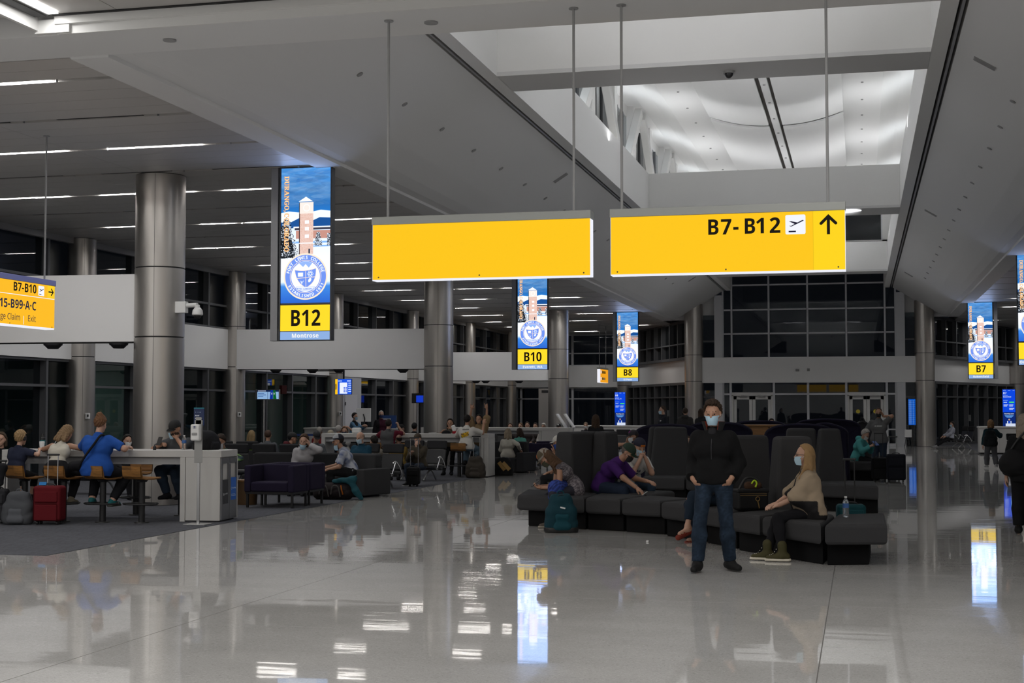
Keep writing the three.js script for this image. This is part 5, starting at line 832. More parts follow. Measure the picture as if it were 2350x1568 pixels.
    const f = (x, y, z) => { const dx = x - head[0], dy = y - head[1], dz = z - head[2], hy = (dx * H[1][0] + dy * H[1][1] + dz * H[1][2]) / hk, hz = (dx * H[2][0] + dy * H[2][1] + dz * H[2][2]) / hk; let d = fs(x, y, z); const cut = Math.min((hz - 0.018) * 0.8 + (line - hy) * 0.6, 9); const low = hr.long || hr.bob ? -9 : (-0.055 - hy); d = Math.max(d, cut * hk, low * hk); if (hr.bald) d = Math.max(d, (hy - 0.045) * hk); if (fa) { const e = fa(x, y, z), k = 0.02, h = k - Math.abs(d - e); d = Math.min(d, e) - (h > 0 ? h * h * 0.25 / k : 0); } return d + (hr.rough ?? 0.0035) * Math.sin(x * 120 + 4 * Math.sin(y * 30)) * Math.sin(z * 130 + y * 22); };
    mesh('hair', surfaceNet(f, boundsOf([...shell, ...add], 0.015), Math.max(0.006, hc)), cloth(hr.c, 0.65), root);
  }
  // ---- mask, cap, hood, glasses (closed thin shells in the head frame)
  const place = (gg) => { gg.scale(hk, hk, hk); const m = new THREE.Matrix4().set(H[0][0], H[1][0], H[2][0], head[0], H[0][1], H[1][1], H[2][1], head[1], H[0][2], H[1][2], H[2][2], head[2], 0, 0, 0, 1); gg.applyMatrix4(m); return gg; };
  if (o.mask) {
    const dy = o.maskDown || 0, mp = (u, v, e) => { const a = (u - 0.5) * 2.35, y = -0.02 - 0.092 * v - dy, bulge = Math.sin(v * PI), rx = 0.078 - 0.012 * v + e, rz = 0.108 + 0.012 * bulge - 0.016 * v + e; return [Math.sin(a) * (rx - 0.018 * v), y + 0.012 * Math.abs(u - 0.5) * (1 - 2 * v), Math.cos(a) * rz - 0.004 - dy * 0.35]; };
    const nu = 16, nv = 8, ps = [], idx = []; for (const e of [0.004, 0]) for (let j = 0; j <= nv; j++) for (let i = 0; i <= nu; i++) ps.push(...mp(i / nu, j / nv, e + (e ? 0.0012 * Math.sin(j * 2.4) : 0)));
    const N = (nu + 1) * (nv + 1); for (let j = 0; j < nv; j++) for (let i = 0; i < nu; i++) { const a = j * (nu + 1) + i, b = a + nu + 1; idx.push(a, b, a + 1, a + 1, b, b + 1, a + N, a + 1 + N, b + N, a + 1 + N, b + 1 + N, b + N); }
    const gg = new THREE.BufferGeometry(); gg.setAttribute('position', new THREE.Float32BufferAttribute(ps, 3)); gg.setIndex(idx); gg.computeVertexNormals();
    const mk = mesh('face_mask', place(gg), new THREE.MeshStandardMaterial({ color: lin(...o.mask), roughness: 0.8, side: THREE.DoubleSide }), root);
    mesh('ear_loop', [1, -1].map((q) => place(tube([[q * 0.078, -0.03 - dy, 0.03], [q * 0.084, -0.005 - dy * 0.5, 0.0], [q * 0.082, 0.02, -0.012]], 0.0022, 6, 4))), cloth([0.6, 0.62, 0.64]), mk);
  }
  if (o.cap) {
    const c = o.cap, back = c.back ? PI : 0, R = (gg) => place(gg.rotateY(back).rotateX(c.tilt || 0).translate(0, 0.045, -0.012));
    const dome = new THREE.SphereGeometry(1, 28, 12, 0, PI * 2, 0, PI * 0.52).scale(0.09, 0.1, 0.112);
    const crown = mesh('cap', R(dome), new THREE.MeshStandardMaterial({ color: lin(...c.c), roughness: 0.85, side: THREE.DoubleSide }), root);
    if (c.c2) mesh('cap_front', R(new THREE.SphereGeometry(1, 16, 10, -0.05 + (c.c2a ?? 0), PI + 0.1, 0.1, PI * 0.41).scale(0.0915, 0.1015, 0.1135)), cloth(c.c2, 0.85), crown);
    if (c.patch) mesh('cap_badge', R(new THREE.SphereGeometry(1, 8, 6, PI * 0.38, PI * 0.24, PI * 0.22, PI * 0.16).scale(0.0935, 0.1035, 0.1155)), cloth(c.patch, 0.8), crown);
    if (!c.beanie) { const sp = new THREE.Shape(); sp.moveTo(-0.078, 0); sp.bezierCurveTo(-0.085, 0.07, -0.045, 0.1, 0, 0.1); sp.bezierCurveTo(0.045, 0.1, 0.085, 0.07, 0.078, 0); sp.bezierCurveTo(0.04, 0.035, -0.04, 0.035, -0.078, 0); const br = new THREE.ExtrudeGeometry(sp, { depth: 0.005, bevelEnabled: false, curveSegments: 8 }); br.rotateX(PI / 2); const p = br.attributes.position; for (let i = 0; i < p.count; i++) p.setY(i, p.getY(i) - 2.6 * p.getX(i) ** 2 - 0.12 * p.getZ(i)); br.computeVertexNormals(); br.translate(0, 0.003, 0.075); mesh('cap_brim', R(br), cloth(c.brim || c.c, 0.85), crown); }
  }
  if (o.glasses) mesh('glasses', [1, -1].map((q) => place(new THREE.TorusGeometry(0.021, 0.0022, 6, 18).scale(1.15, 0.85, 1).translate(q * 0.03, 0.003, 0.096))).concat([1, -1].map((q) => place(tube([[q * 0.052, 0.006, 0.092], [q * 0.076, 0.006, 0.04], [q * 0.079, 0.002, -0.015]], 0.002, 6, 4)))), M.black, root);
  if (o.headphones) { mesh('headphones', [place(new THREE.TorusGeometry(0.098, 0.009, 8, 20, PI).translate(0, 0.02, -0.012)), ...[1, -1].map((q) => place(new THREE.CylinderGeometry(0.034, 0.036, 0.03, 16).rotateZ(PI / 2).translate(q * 0.09, -0.005, -0.01)))], M.black, root); }
  if (globalThis.DBG) { root.updateMatrixWorld(true); const q = new THREE.Vector3(...head).applyMatrix4(root.matrixWorld); console.log('HEAD|' + o.label + '|' + q.toArray().map((v) => v.toFixed(3)).join()); }
  if (o.also) o.also({ root, J, T, H, head, hd, place, chest, waist, neck, pel, s, PF, body });
  return root;
}
const JEAN = [0.013, 0.022, 0.037], BLK = [0.012, 0.012, 0.014], BLUEMASK = [0.42, 0.6, 0.72], HB = [0.045, 0.026, 0.015], BLOND = [0.3, 0.19, 0.09], GREYH = [0.3, 0.28, 0.26];
const N1 = 0.012, N2 = 0.015;
// standing man in the foreground
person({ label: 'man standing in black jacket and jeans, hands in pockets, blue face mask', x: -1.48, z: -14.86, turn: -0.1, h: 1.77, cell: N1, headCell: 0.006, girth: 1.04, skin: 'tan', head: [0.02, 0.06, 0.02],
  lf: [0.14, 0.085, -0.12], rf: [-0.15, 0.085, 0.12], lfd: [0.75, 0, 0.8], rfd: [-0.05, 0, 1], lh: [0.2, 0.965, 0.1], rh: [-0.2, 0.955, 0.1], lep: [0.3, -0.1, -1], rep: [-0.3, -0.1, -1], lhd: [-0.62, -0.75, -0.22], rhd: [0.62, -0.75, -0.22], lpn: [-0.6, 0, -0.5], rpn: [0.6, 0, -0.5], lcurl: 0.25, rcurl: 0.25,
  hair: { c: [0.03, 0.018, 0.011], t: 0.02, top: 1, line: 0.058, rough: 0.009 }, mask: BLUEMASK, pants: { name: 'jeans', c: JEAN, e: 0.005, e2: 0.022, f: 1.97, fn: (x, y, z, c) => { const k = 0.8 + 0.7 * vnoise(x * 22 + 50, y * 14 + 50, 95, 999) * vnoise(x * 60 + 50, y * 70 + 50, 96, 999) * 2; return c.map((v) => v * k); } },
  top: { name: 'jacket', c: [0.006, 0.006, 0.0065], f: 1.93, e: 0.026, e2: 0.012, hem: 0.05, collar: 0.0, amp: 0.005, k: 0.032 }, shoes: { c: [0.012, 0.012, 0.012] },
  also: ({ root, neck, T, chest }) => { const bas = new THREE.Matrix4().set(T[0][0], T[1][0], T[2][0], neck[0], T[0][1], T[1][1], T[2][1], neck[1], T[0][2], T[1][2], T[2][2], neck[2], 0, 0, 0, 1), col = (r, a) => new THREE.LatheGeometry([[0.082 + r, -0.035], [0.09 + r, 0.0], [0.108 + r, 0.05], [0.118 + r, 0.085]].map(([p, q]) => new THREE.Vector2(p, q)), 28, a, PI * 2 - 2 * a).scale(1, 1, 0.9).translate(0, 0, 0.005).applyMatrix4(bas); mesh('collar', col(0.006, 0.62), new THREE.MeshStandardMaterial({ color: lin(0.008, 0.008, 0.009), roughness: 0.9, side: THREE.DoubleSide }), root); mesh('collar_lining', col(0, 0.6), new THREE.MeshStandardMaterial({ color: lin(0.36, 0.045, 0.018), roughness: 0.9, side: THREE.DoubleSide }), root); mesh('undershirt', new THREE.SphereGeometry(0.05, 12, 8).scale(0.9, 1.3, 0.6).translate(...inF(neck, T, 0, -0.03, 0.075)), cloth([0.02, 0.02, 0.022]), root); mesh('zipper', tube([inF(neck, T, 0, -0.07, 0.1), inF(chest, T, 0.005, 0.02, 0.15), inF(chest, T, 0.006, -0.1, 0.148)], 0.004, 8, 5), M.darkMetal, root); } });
// blonde woman on the bench
person({ label: 'blonde woman in beige poncho and black trousers on the bench, blue face mask, high-top sneakers', x: -0.55, z: -16.35, turn: -1.42, h: 1.65, seat: 0.44, fem: 0.35, cell: N1, headCell: 0.006, girth: 1.02, lean: 0.1, head: [0.0, -0.05, 0],
  lf: [0.33, 0.09, 0.35], rf: [0.2, 0.09, 0.5], lfd: [-0.1, 0, 1], rfd: [-0.1, 0, 1], lh: [0.07, 0.6, 0.36], rh: [0.01, 0.61, 0.38], lep: [1, -0.5, -0.4], rep: [-1, -0.5, -0.4], lhd: [-0.6, -0.15, 0.8], rhd: [0.5, -0.2, 0.9],
  hair: { c: [0.3, 0.19, 0.09], long: 0.37, front: 1, line: 0.07, t: 0.006, rough: 0.0028 }, mask: BLUEMASK, glasses: 1, pants: { c: [0.008, 0.008, 0.01], f: 1.9 }, shoes: { c: [0.055, 0.05, 0.02], sole: [0.62, 0.58, 0.48], high: 1 },
  top: { name: 'poncho', c: [0.3, 0.235, 0.165], f: 1.25, e: 0.014, hem: 0.1, k: 0.05, amp: 0.009, extra: ({ J, pel, inF, PF, chest, T }) => [cap(inF(chest, T, 0, 0.02, 0.03), inF(pel, PF, 0, 0.08, 0.1), 0.12, 0.12), cap(inF(chest, T, 0.1, 0, 0.02), inF(pel, PF, 0.12, 0.1, 0.1), 0.09, 0.1)].concat(['l', 'r'].flatMap((k) => { const q = k === 'l' ? 1 : -1; return [cap(J[k + 'sh'], J[k + 'el'], 0.06, 0.085), cap(inF(chest, T, q * 0.1, 0.05, -0.03), inF(pel, PF, q * 0.16, -0.02, -0.06), 0.09, 0.1), cap(J[k + 'el'], inF(pel, PF, q * 0.19, 0.06, -0.02), 0.075, 0.08)]; })), fn: (x, y, z, c, { pel, chest, T }) => { const q = [x - chest[0], y - chest[1], z - chest[2]], fz = v3.dot(q, T[2]), fx = v3.dot(q, T[0]); const front = fz > 0.05 && Math.abs(fx) < 0.035 + Math.max(0, -q[1]) * 0.12; const hem = y < pel[1] - 0.03 || (y < pel[1] + 0.13 && Math.abs(fx) > 0.2 && fz > -0.05); return front || hem ? [0.018, 0.017, 0.018] : c; } },
  also: ({ root, J }) => { for (const k of ['l', 'r']) { const A = J[k + 'an'], d = v3.norm(J[k + 'fd']); const lc = []; for (let i = 0; i < 6; i++) { const u = i / 5, p = [A[0] + d[0] * (0.14 - 0.09 * u), A[1] - 0.022 + 0.1 * u * u, A[2] + d[2] * (0.14 - 0.09 * u)]; lc.push(rod([p[0] - 0.02, p[1], p[2]], [p[0] + 0.02, p[1] + 0.006, p[2]], 0.004, 5)); } mesh('laces', lc, cloth([0.6, 0.58, 0.52]), root); } } });
// woman with trucker cap bent over her phone
person({ label: 'woman in grey trucker cap bent over a phone on the left end of the bench', x: -3.96, z: -20.00, turn: -1.25, h: 1.66, seat: 0.445, fem: 1, cell: N1, headCell: 0.0065, lean: 0.88, skin: 'tan', head: [0, 0.5, 0],
  lf: [0.32, 0.085, 0.24], rf: [0.2, 0.085, 0.36], lfd: [0.1, 0, 1], rfd: [0.05, 0, 1], lkp: [0.3, 0.6, 1], lh: [0.07, 0.56, 0.47], rh: [-0.02, 0.57, 0.49], lep: [0.3, -1, -0.5], rep: [-0.3, -1, -0.5], lpn: [0, 0.8, -0.5], rpn: [0, 0.8, -0.5], lcurl: 0.9, rcurl: 0.9,
  hair: { c: [0.09, 0.05, 0.028], long: 0.26, front: 1 }, cap: { c: [0.26, 0.23, 0.2], c2: [0.09, 0.075, 0.05], brim: [0.08, 0.07, 0.05], patch: [0.5, 0.16, 0.05], tilt: 0.05 }, mask: [0.05, 0.05, 0.03], pants: { name: 'leggings', c: [0.03, 0.03, 0.04], f: 1.8, e: 0 }, shoes: { c: [0.1, 0.085, 0.07], sole: [0.3, 0.27, 0.22] },
  top: { name: 'sleeveless_top', c: [0.08, 0.07, 0.08], tank: 1, f: 0.06, hem: 0.1, fn: (x, y, z, c) => { const n = hash2(Math.floor(x * 90), Math.floor(y * 90 + z * 60), 5); return n > 0.62 ? [0.22, 0.2, 0.21] : c; } },
  also: ({ root, J }) => { const p = v3.mix(J.lwr, J.rwr, 0.5), g = rbox(0.075, 0.15, 0.01, 0.006).rotateX(-0.9).translate(p[0] + 0.01, p[1] + 0.05, p[2] + 0.1); const ph = mesh('phone', g, M.black, null); root.updateMatrixWorld(true); ph.applyMatrix4(root.matrixWorld); tag(ph, 'black phone in the hands of the woman with the trucker cap', 'phone'); const sh = [cap([0.02, 0.57, 0.18], [0.19, 0.56, 0.3], 0.1, 0.11), cap([0.19, 0.56, 0.3], [0.24, 0.44, 0.36], 0.1, 0.06)]; const gg = surfaceNet(field(sh, 0.05), boundsOf(sh, 0.02), 0.014); paint(gg, (x, y, z) => ((Math.floor(x * 28) + Math.floor((y + z) * 28)) % 2 ? [0.02, 0.03, 0.12] : [0.04, 0.07, 0.3])); mesh('flannel_shirt', gg, cloth([1, 1, 1], 0.9, true), root); } });
// man in purple, man with blue mask
person({ label: 'man in purple polo and green cap leaning forward on the bench, black mask', x: -3.68, z: -20.65, turn: 1.25, h: 1.74, seat: 0.445, cell: N1, headCell: 0.0065, lean: 0.84, girth: 1.08, skin: 'tan', head: [0.1, 0.25, 0],
  lh: [0.22, 0.62, 0.62], rh: [-0.2, 0.5, 0.72], lep: [0.6, -0.6, -0.2], rep: [-0.6, -0.6, -0.2], rcurl: 0.8, hair: { c: [0.12, 0.1, 0.09], t: 0.004 }, cap: { c: [0.012, 0.03, 0.018], tilt: 0.12 }, mask: [0.01, 0.01, 0.011], pants: { name: 'jeans', c: [0.02, 0.03, 0.055], e: 0.01 }, shoes: { c: [0.03, 0.03, 0.03] }, top: { name: 'polo_shirt', c: [0.055, 0.016, 0.12], f: 0.85, e: 0.016, hem: 0.06 },
  also: ({ root, J }) => { const g = rbox(0.08, 0.16, 0.01, 0.005).rotateX(0.9).rotateZ(0.2).translate(J.rwr[0], J.rwr[1] - 0.1, J.rwr[2] + 0.09), m = mesh('phone', g, M.plasticWhite, null); root.updateMatrixWorld(true); m.applyMatrix4(root.matrixWorld); tag(m, 'pale phone hanging from the hand of the man in purple', 'phone'); } });
person({ label: 'man with backwards cap and blue mask, hands folded before his face', x: -3.41, z: -21.45, turn: 0.62, h: 1.74, seat: 0.445, cell: 0.013, headCell: 0.007, lean: 0.66, head: [0, 0.1, 0], lhh: [0.05, -0.12, 0.14], rhh: [-0.03, -0.12, 0.14], lep: [0.4, -1, 0.2], rep: [-0.4, -1, 0.2], lhd: [-0.2, 0.5, -0.3], rhd: [0.2, 0.5, -0.3], lpn: [-1, 0, -0.3], rpn: [1, 0, -0.3], lcurl: 1.1, rcurl: 1.1,
  hair: { c: [0.04, 0.03, 0.03], t: 0.004 }, cap: { c: [0.013, 0.014, 0.03], back: 1 }, mask: BLUEMASK, pants: { name: 'jeans', c: [0.03, 0.05, 0.08], e: 0.01 }, shoes: { c: [0.02, 0.02, 0.02] }, top: { name: 't_shirt', c: [0.5, 0.49, 0.47], f: 0.8, e: 0.016, hem: 0.05, fn: (x, y, z, c, { chest, T }) => { const q = [x - chest[0], y - chest[1], z - chest[2]]; return v3.dot(q, T[2]) > 0.07 && Math.hypot(v3.dot(q, T[0]), v3.dot(q, T[1])) < 0.07 && hash2(Math.floor(x * 70), Math.floor(y * 70), 8) > 0.4 ? [0.04, 0.05, 0.08] : c; } },
  also: ({ root, place }) => mesh('cap_band', place(box(-0.035, 0.035, 0.045, 0.068, 0.096, 0.106)), cloth([0.5, 0.14, 0.02]), root) });
// person hidden behind the standing man, crossed legs with red sandals
person({ label: 'person with crossed legs in jeans and red sandals, mostly hidden by the standing man', x: -1.72, z: -18.2, turn: -0.95, h: 1.66, seat: 0.455, fem: 1, cell: 0.014, headCell: 0.009, lean: -0.05, lf: [0.02, 0.21, 0.5], rf: [-0.06, 0.075, 0.32], lkp: [-0.5, 0.6, 1], lfd: [0.1, -0.35, 1], rfd: [0, 0, 1], hair: { c: HB, bob: 1 }, pants: { name: 'jeans', c: JEAN, f: 1.8, e: 0.008, e2: 0.02 }, shoes: null, top: { c: [0.04, 0.04, 0.045], f: 1.8, e: 0.016 },
  also: ({ root, J }) => { for (const k of ['l', 'r']) { const A = J[k + 'an'], d = v3.norm(J[k + 'fd']), X = (a, c, b = 0) => [A[0] + d[0] * a + b, A[1] - 0.05 + c + d[1] * a, A[2] + d[2] * a]; const c = cloth([0.2, 0.035, 0.022], 0.6); const p = [cap(X(-0.04, -0.035), X(0.15, -0.038), 0.032, 0.036)], f = field(p, 0.01); mesh('sandal', [surfaceNet(f, boundsOf(p, 0.012), 0.009), tube([X(0.12, -0.03, 0.04), X(0.1, 0.012), X(0.05, -0.02, -0.042)], 0.008, 10, 6), tube([X(0.12, -0.03, -0.04), X(0.1, 0.014), X(0.05, -0.02, 0.042)], 0.008, 10, 6), tube([X(-0.02, 0.02, 0.04), X(0.035, 0.035), X(-0.02, 0.02, -0.04)], 0.008, 10, 6)].map((g) => { const q = g.index ? g.toNonIndexed() : g; q.deleteAttribute('uv'); return q; }), c, root); } } });
// woman in black at the right edge
person({ label: 'woman in black with long grey hair and shoulder bag, cut off at the right edge', x: 2.14, z: -20.20, turn: PI * 0.95, h: 1.6, fem: 1, cell: 0.014, headCell: 0.008, girth: 1.12, face: 0, lf: [0.1, 0.085, 0.05], rf: [-0.08, 0.085, -0.06], hair: { c: [0.24, 0.2, 0.16], long: 0.2, rough: 0.006, t: 0.02 }, pants: { c: [0.008, 0.008, 0.009], e: 0.02, e2: 0.03 }, shoes: { c: [0.01, 0.01, 0.01] }, top: { name: 'coat', c: [0.008, 0.008, 0.009], f: 1.9, e: 0.03, hem: 0.16 } });
// ---- people at the white counter
person({ label: 'boy with headphones and dark T-shirt at the left end of the counter', x: -12.22, z: -18.87, turn: PI - 0.15, h: 1.29, headScale: 1.06, seat: 0.67, cell: 0.014, headCell: 0.0075, lean: 0.22, face: 0, headphones: 1, hair: { c: [0.3, 0.2, 0.1], t: 0.022, rough: 0.008 }, lh: [0.15, 0.98, 0.3], rh: [-0.22, 1.06, 0.26], rep: [-1, -0.4, -0.4], lf: [0.08, 0.36, 0.22], rf: [-0.08, 0.36, 0.24], pants: { name: 'shorts', c: BLK, f: 1.5 }, shoes: { c: BLK }, top: { name: 't_shirt', c: [0.02, 0.024, 0.045], f: 0.75, e: 0.02, hem: 0.08 } });
person({ label: 'girl in white camisole bent over the counter', x: -11.57, z: -18.92, turn: PI + 0.12, h: 1.58, fem: 1, seat: 0.69, cell: 0.013, headCell: 0.007, lean: 0.5, face: 0, skin: 'tan', head: [-0.2, 0.45, 0.1], hair: { c: [0.2, 0.13, 0.07], long: 0.16, t: 0.018, rough: 0.007 }, lh: [0.15, 1.09, 0.42], rh: [-0.25, 1.09, 0.4], lep: [1, -0.2, 0], rep: [-1, -0.2, 0], lf: [0.08, 0.36, 0.25], rf: [-0.14, 0.33, 0.2], pants: { c: BLK, e: 0.014 }, shoes: { c: [0.2, 0.17, 0.12], sole: [0.12, 0.1, 0.08] }, top: { name: 'camisole', c: [0.5, 0.47, 0.4], tank: 1, f: 0, e: 0.004, hem: -0.08, k: 0.02 } });
person({ label: 'woman in bright blue T-shirt with crossbody strap, seen from behind at the counter', x: -10.95, z: -18.98, turn: PI + 0.1, h: 1.7, fem: 1, girth: 1.32, seat: 0.72, cell: 0.013, headCell: 0.007, lean: 0.16, face: 0, head: [-0.1, 0.15, 0], hair: { c: [0.14, 0.07, 0.035], bun: 1, t: 0.016, rough: 0.007 }, lh: [0.2, 1.09, 0.42], rh: [-0.36, 1.1, 0.3], lep: [1, -0.4, 0], rep: [-1, -0.5, -0.3], lf: [0.16, 0.34, 0.22], rf: [-0.2, 0.32, 0.12], rkp: [-0.7, 0.2, 1], pants: { name: 'leggings', c: [0.01, 0.01, 0.012] }, shoes: { c: [0.015, 0.12, 0.13], sole: [0.06, 0.06, 0.05] }, top: { name: 't_shirt', c: [0.018, 0.078, 0.33], f: 0.85, e: 0.018, hem: 0.12 },
  also: ({ root, chest, T, waist, neck, pel, PF }) => mesh('bag_strap', tube([inF(neck, T, -0.1, -0.02, 0.02), inF(neck, T, -0.09, -0.03, -0.12), inF(chest, T, -0.02, 0.02, -0.19), inF(waist, T, 0.12, -0.02, -0.185), inF(pel, PF, 0.22, -0.02, -0.12), inF(pel, PF, 0.24, -0.06, 0.05)], 0.017, 40, 6).scale(1, 1, 1), cloth(BLK), root) });
person({ label: 'bearded man in black cap facing us across the counter, looking at his phone', x: -10.30, z: -20.43, turn: -0.12, h: 1.67, girth: 1.12, seat: 0.68, cell: 0.014, headCell: 0.007, lean: 0.3, skin: 'tan', head: [-0.1, 0.35, 0], hair: { c: [0.04, 0.026, 0.018], t: 0.004, beard: 1 }, cap: { c: [0.012, 0.012, 0.012] }, lhh: [0.07, -0.13, 0.1], rh: [-0.16, 1.12, 0.34], lep: [0.8, -0.5, 0.2], rep: [-1, -0.4, -0.1], lhd: [-0.3, 0.8, -0.2], rcurl: 1, lf: [0.1, 0.36, 0.2], rf: [-0.1, 0.36, 0.25], pants: { name: 'jeans', c: [0.03, 0.045, 0.07], e: 0.014 }, shoes: { c: BLK }, top: { name: 't_shirt', c: [0.06, 0.062, 0.066], f: 0.9, e: 0.02, hem: 0.06 }, also: ({ root, J, place }) => { mesh('hanging_mask', place(rbox(0.07, 0.11, 0.012, 0.01, -0.075, -0.1, 0.06)), cloth(BLUEMASK), root); const m = mesh('phone', rbox(0.075, 0.15, 0.012, 0.006).rotateX(-0.5).translate(J.rwr[0] + 0.03, J.rwr[1] + 0.06, J.rwr[2] + 0.09), M.black, null); root.updateMatrixWorld(true); m.applyMatrix4(root.matrixWorld); tag(m, 'phone held by the bearded man at the counter', 'phone'); } });
// ---- a short form for the many small travellers further back: l label, h height, cell
const far = (label, x, z, turn, o) => person({ label, x, z, turn, cell: 0.022, headCell: 0.011, ...o });
const seatP = { seat: 0.43 };
far('child with white mask and colourful sleeve right of the sanitizer stand', -10.68, -22.82, -0.2, { h: 1.36, headScale: 1.1, seat: 0.53, cell: 0.017, headCell: 0.009, skin: 'mid', lean: 0.25, head: [0, 0.3, 0], hair: { c: [0.03, 0.02, 0.015], t: 0.016 }, mask: [0.6, 0.6, 0.62], lh: [0.25, 0.75, 0.1], pants: { c: BLK }, shoes: { c: BLK }, top: { c: [0.05, 0.08, 0.09], f: 1.8, fn: (x, y, z, c) => (Math.sin(y * 90 + x * 40) > 0.4 ? [0.2, 0.35, 0.1] : c) } });
far('dark-haired traveller in white mask beside the big column', -13.29, -24.12, 0.9, { h: 1.54, fem: 1, seat: 0.40, cell: 0.017, headCell: 0.009, hair: { c: [0.015, 0.012, 0.01], bob: 1 }, mask: [0.7, 0.7, 0.7], pants: { c: BLK }, shoes: { c: BLK }, top: { c: [0.015, 0.015, 0.018], f: 1.9 } });
far('dark figure cut off at the far left edge behind the counter', -13.59, -20.57, 0.3, { h: 1.52, fem: 1, seat: 0.51, cell: 0.017, headCell: 0.009, hair: { c: [0.06, 0.04, 0.025], bob: 1 }, pants: { c: BLK }, shoes: { c: BLK }, top: { c: [0.012, 0.012, 0.014], f: 1.9 } });
far('laughing woman in pale hoodie with blue mask under her chin, head on her hand', -10.55, -26.05, 0.1, { h: 1.62, fem: 1, seat: 0.38, cell: 0.014, headCell: 0.0075, lean: 0.36, roll: -0.08, head: [0.1, 0.02, -0.15], skin: 'fair', hair: { c: [0.07, 0.04, 0.025], bob: 1, t: 0.02, rough: 0.007 }, mask: BLUEMASK, maskDown: 0.055, lhh: [0.13, -0.06, 0.03], lep: [1, -0.6, 0.1], rh: [-0.02, 0.58, 0.32], lhd: [-0.3, 0.9, 0.0], lpn: [-1, 0, 0], pants: { c: BLK }, shoes: { c: BLK }, top: { name: 'hoodie', c: [0.36, 0.35, 0.36], f: 1.92, e: 0.028, hood: 1, hem: 0.04 } });
far('man in tie-dye shirt and two-tone cap sitting sideways on the grey sofa', -9.44, -25.75, -1.2, { h: 1.7, seat: 0.38, cell: 0.013, headCell: 0.007, lean: 0.56, skin: 'tan', head: [0, -0.1, 0], hair: { c: [0.02, 0.015, 0.012], t: 0.006 }, cap: { c: [0.012, 0.013, 0.022], c2: [0.32, 0.33, 0.35], brim: [0.32, 0.33, 0.35], c2a: 0 }, mask: BLUEMASK, maskDown: 0.06, lh: [0.17, 0.52, 0.48], rh: [-0.1, 0.55, 0.52], lep: [0.5, -1, -0.4], rep: [-0.5, -1, -0.4], pants: { c: [0.012, 0.012, 0.013], e: 0.016 }, shoes: { c: BLK }, top: { name: 't_shirt', c: [0.3, 0.33, 0.42], f: 0.85, e: 0.018, hem: 0.08, fn: (x, y, z) => { const n = vnoise(x * 13 + z * 9 + 40, y * 13 + 40, 91, 999), m = vnoise(x * 26 + z * 20 + 40, y * 26 + 40, 92, 999), k = Math.min(1, Math.max(0, (n * 0.7 + m * 0.3 - 0.3) * 2.2)); return [0.12 + 0.36 * k, 0.15 + 0.35 * k, 0.26 + 0.28 * k]; } } });
far('bald man in blue shirt and blue mask behind the grey sofa', -10.10, -28.11, -0.25, { h: 1.66, girth: 1.2, seat: 0.36, cell: 0.016, headCell: 0.008, skin: 'fair', head: [-0.1, 0.2, 0], hair: { c: [0.16, 0.12, 0.1], t: 0.002, bald: 1 }, mask: [0.5, 0.66, 0.76], pants: { c: BLK }, shoes: { c: BLK }, top: { c: [0.012, 0.05, 0.085], f: 0.9, e: 0.02 } });
far('dark-haired traveller in beige sleeve seen from behind right of the bald man', -10.30, -29.49, -2.2, { h: 1.52, seat: 0.30, cell: 0.018, headCell: 0.009, face: 0, hair: { c: [0.015, 0.012, 0.01], t: 0.018 }, rh: [-0.3, 0.7, 0.05], pants: { c: BLK }, shoes: { c: [0.3, 0.3, 0.3], sole: [0.4, 0.4, 0.4] }, top: { c: [0.2, 0.18, 0.15], f: 1.9, e: 0.02 } });
far('traveller in maroon hoodie and black cap behind the sofa back', -12.00, -28.57, PI - 1.1, { h: 1.58, girth: 1.1, seat: 0.37, cell: 0.018, lean: 0.3, skin: 'tan', hair: { c: BLK, t: 0.006 }, cap: { c: [0.012, 0.012, 0.012] }, pants: { c: BLK }, shoes: { c: BLK }, top: { c: [0.07, 0.012, 0.016], f: 1.9, e: 0.03, hood: 1 } });
far('long-haired blonde in neon top seen from behind', -13.69, -30.60, PI, { h: 1.53, fem: 1, seat: 0.38, face: 0, hair: { c: [0.2, 0.14, 0.07], long: 0.18 }, pants: { c: BLK }, shoes: { c: BLK }, top: { c: [0.25, 0.5, 0.06], f: 0.8 } });
far('short-haired man in grey shirt seen from behind at the far seats', -13.26, -30.55, PI + 0.3, { h: 1.59, seat: 0.37, face: 0, skin: 'tan', hair: { c: [0.06, 0.035, 0.025], t: 0.006 }, pants: { c: BLK }, shoes: { c: BLK }, top: { c: [0.08, 0.085, 0.095], f: 0.9, e: 0.02 } });
far('traveller in dark bucket hat bent forward behind the hoodie woman', -11.78, -29.72, 0.6, { h: 1.61, seat: 0.39, lean: 0.3, head: [0, 0.35, 0], hair: { c: BLK, t: 0.01 }, cap: { c: [0.014, 0.014, 0.016] }, pants: { c: BLK }, shoes: { c: BLK }, top: { c: [0.12, 0.13, 0.14], f: 1.9 } });
far('man in light cap and red shirt seen from behind', -14.44, -36.77, PI + 0.2, { h: 1.57, seat: 0.36, face: 0, hair: { c: GREYH, t: 0.004 }, cap: { c: [0.3, 0.28, 0.25] }, pants: { c: BLK }, shoes: { c: BLK }, top: { c: [0.16, 0.018, 0.02], f: 0.9 } });
far('man in cream cap and navy shirt seen from behind', -13.69, -35.66, PI, { h: 1.52, seat: 0.32, face: 0, hair: { c: HB, t: 0.004 }, cap: { c: [0.36, 0.32, 0.24], back: 1 }, pants: { c: BLK }, shoes: { c: BLK }, top: { c: [0.016, 0.02, 0.035], f: 0.9 } });
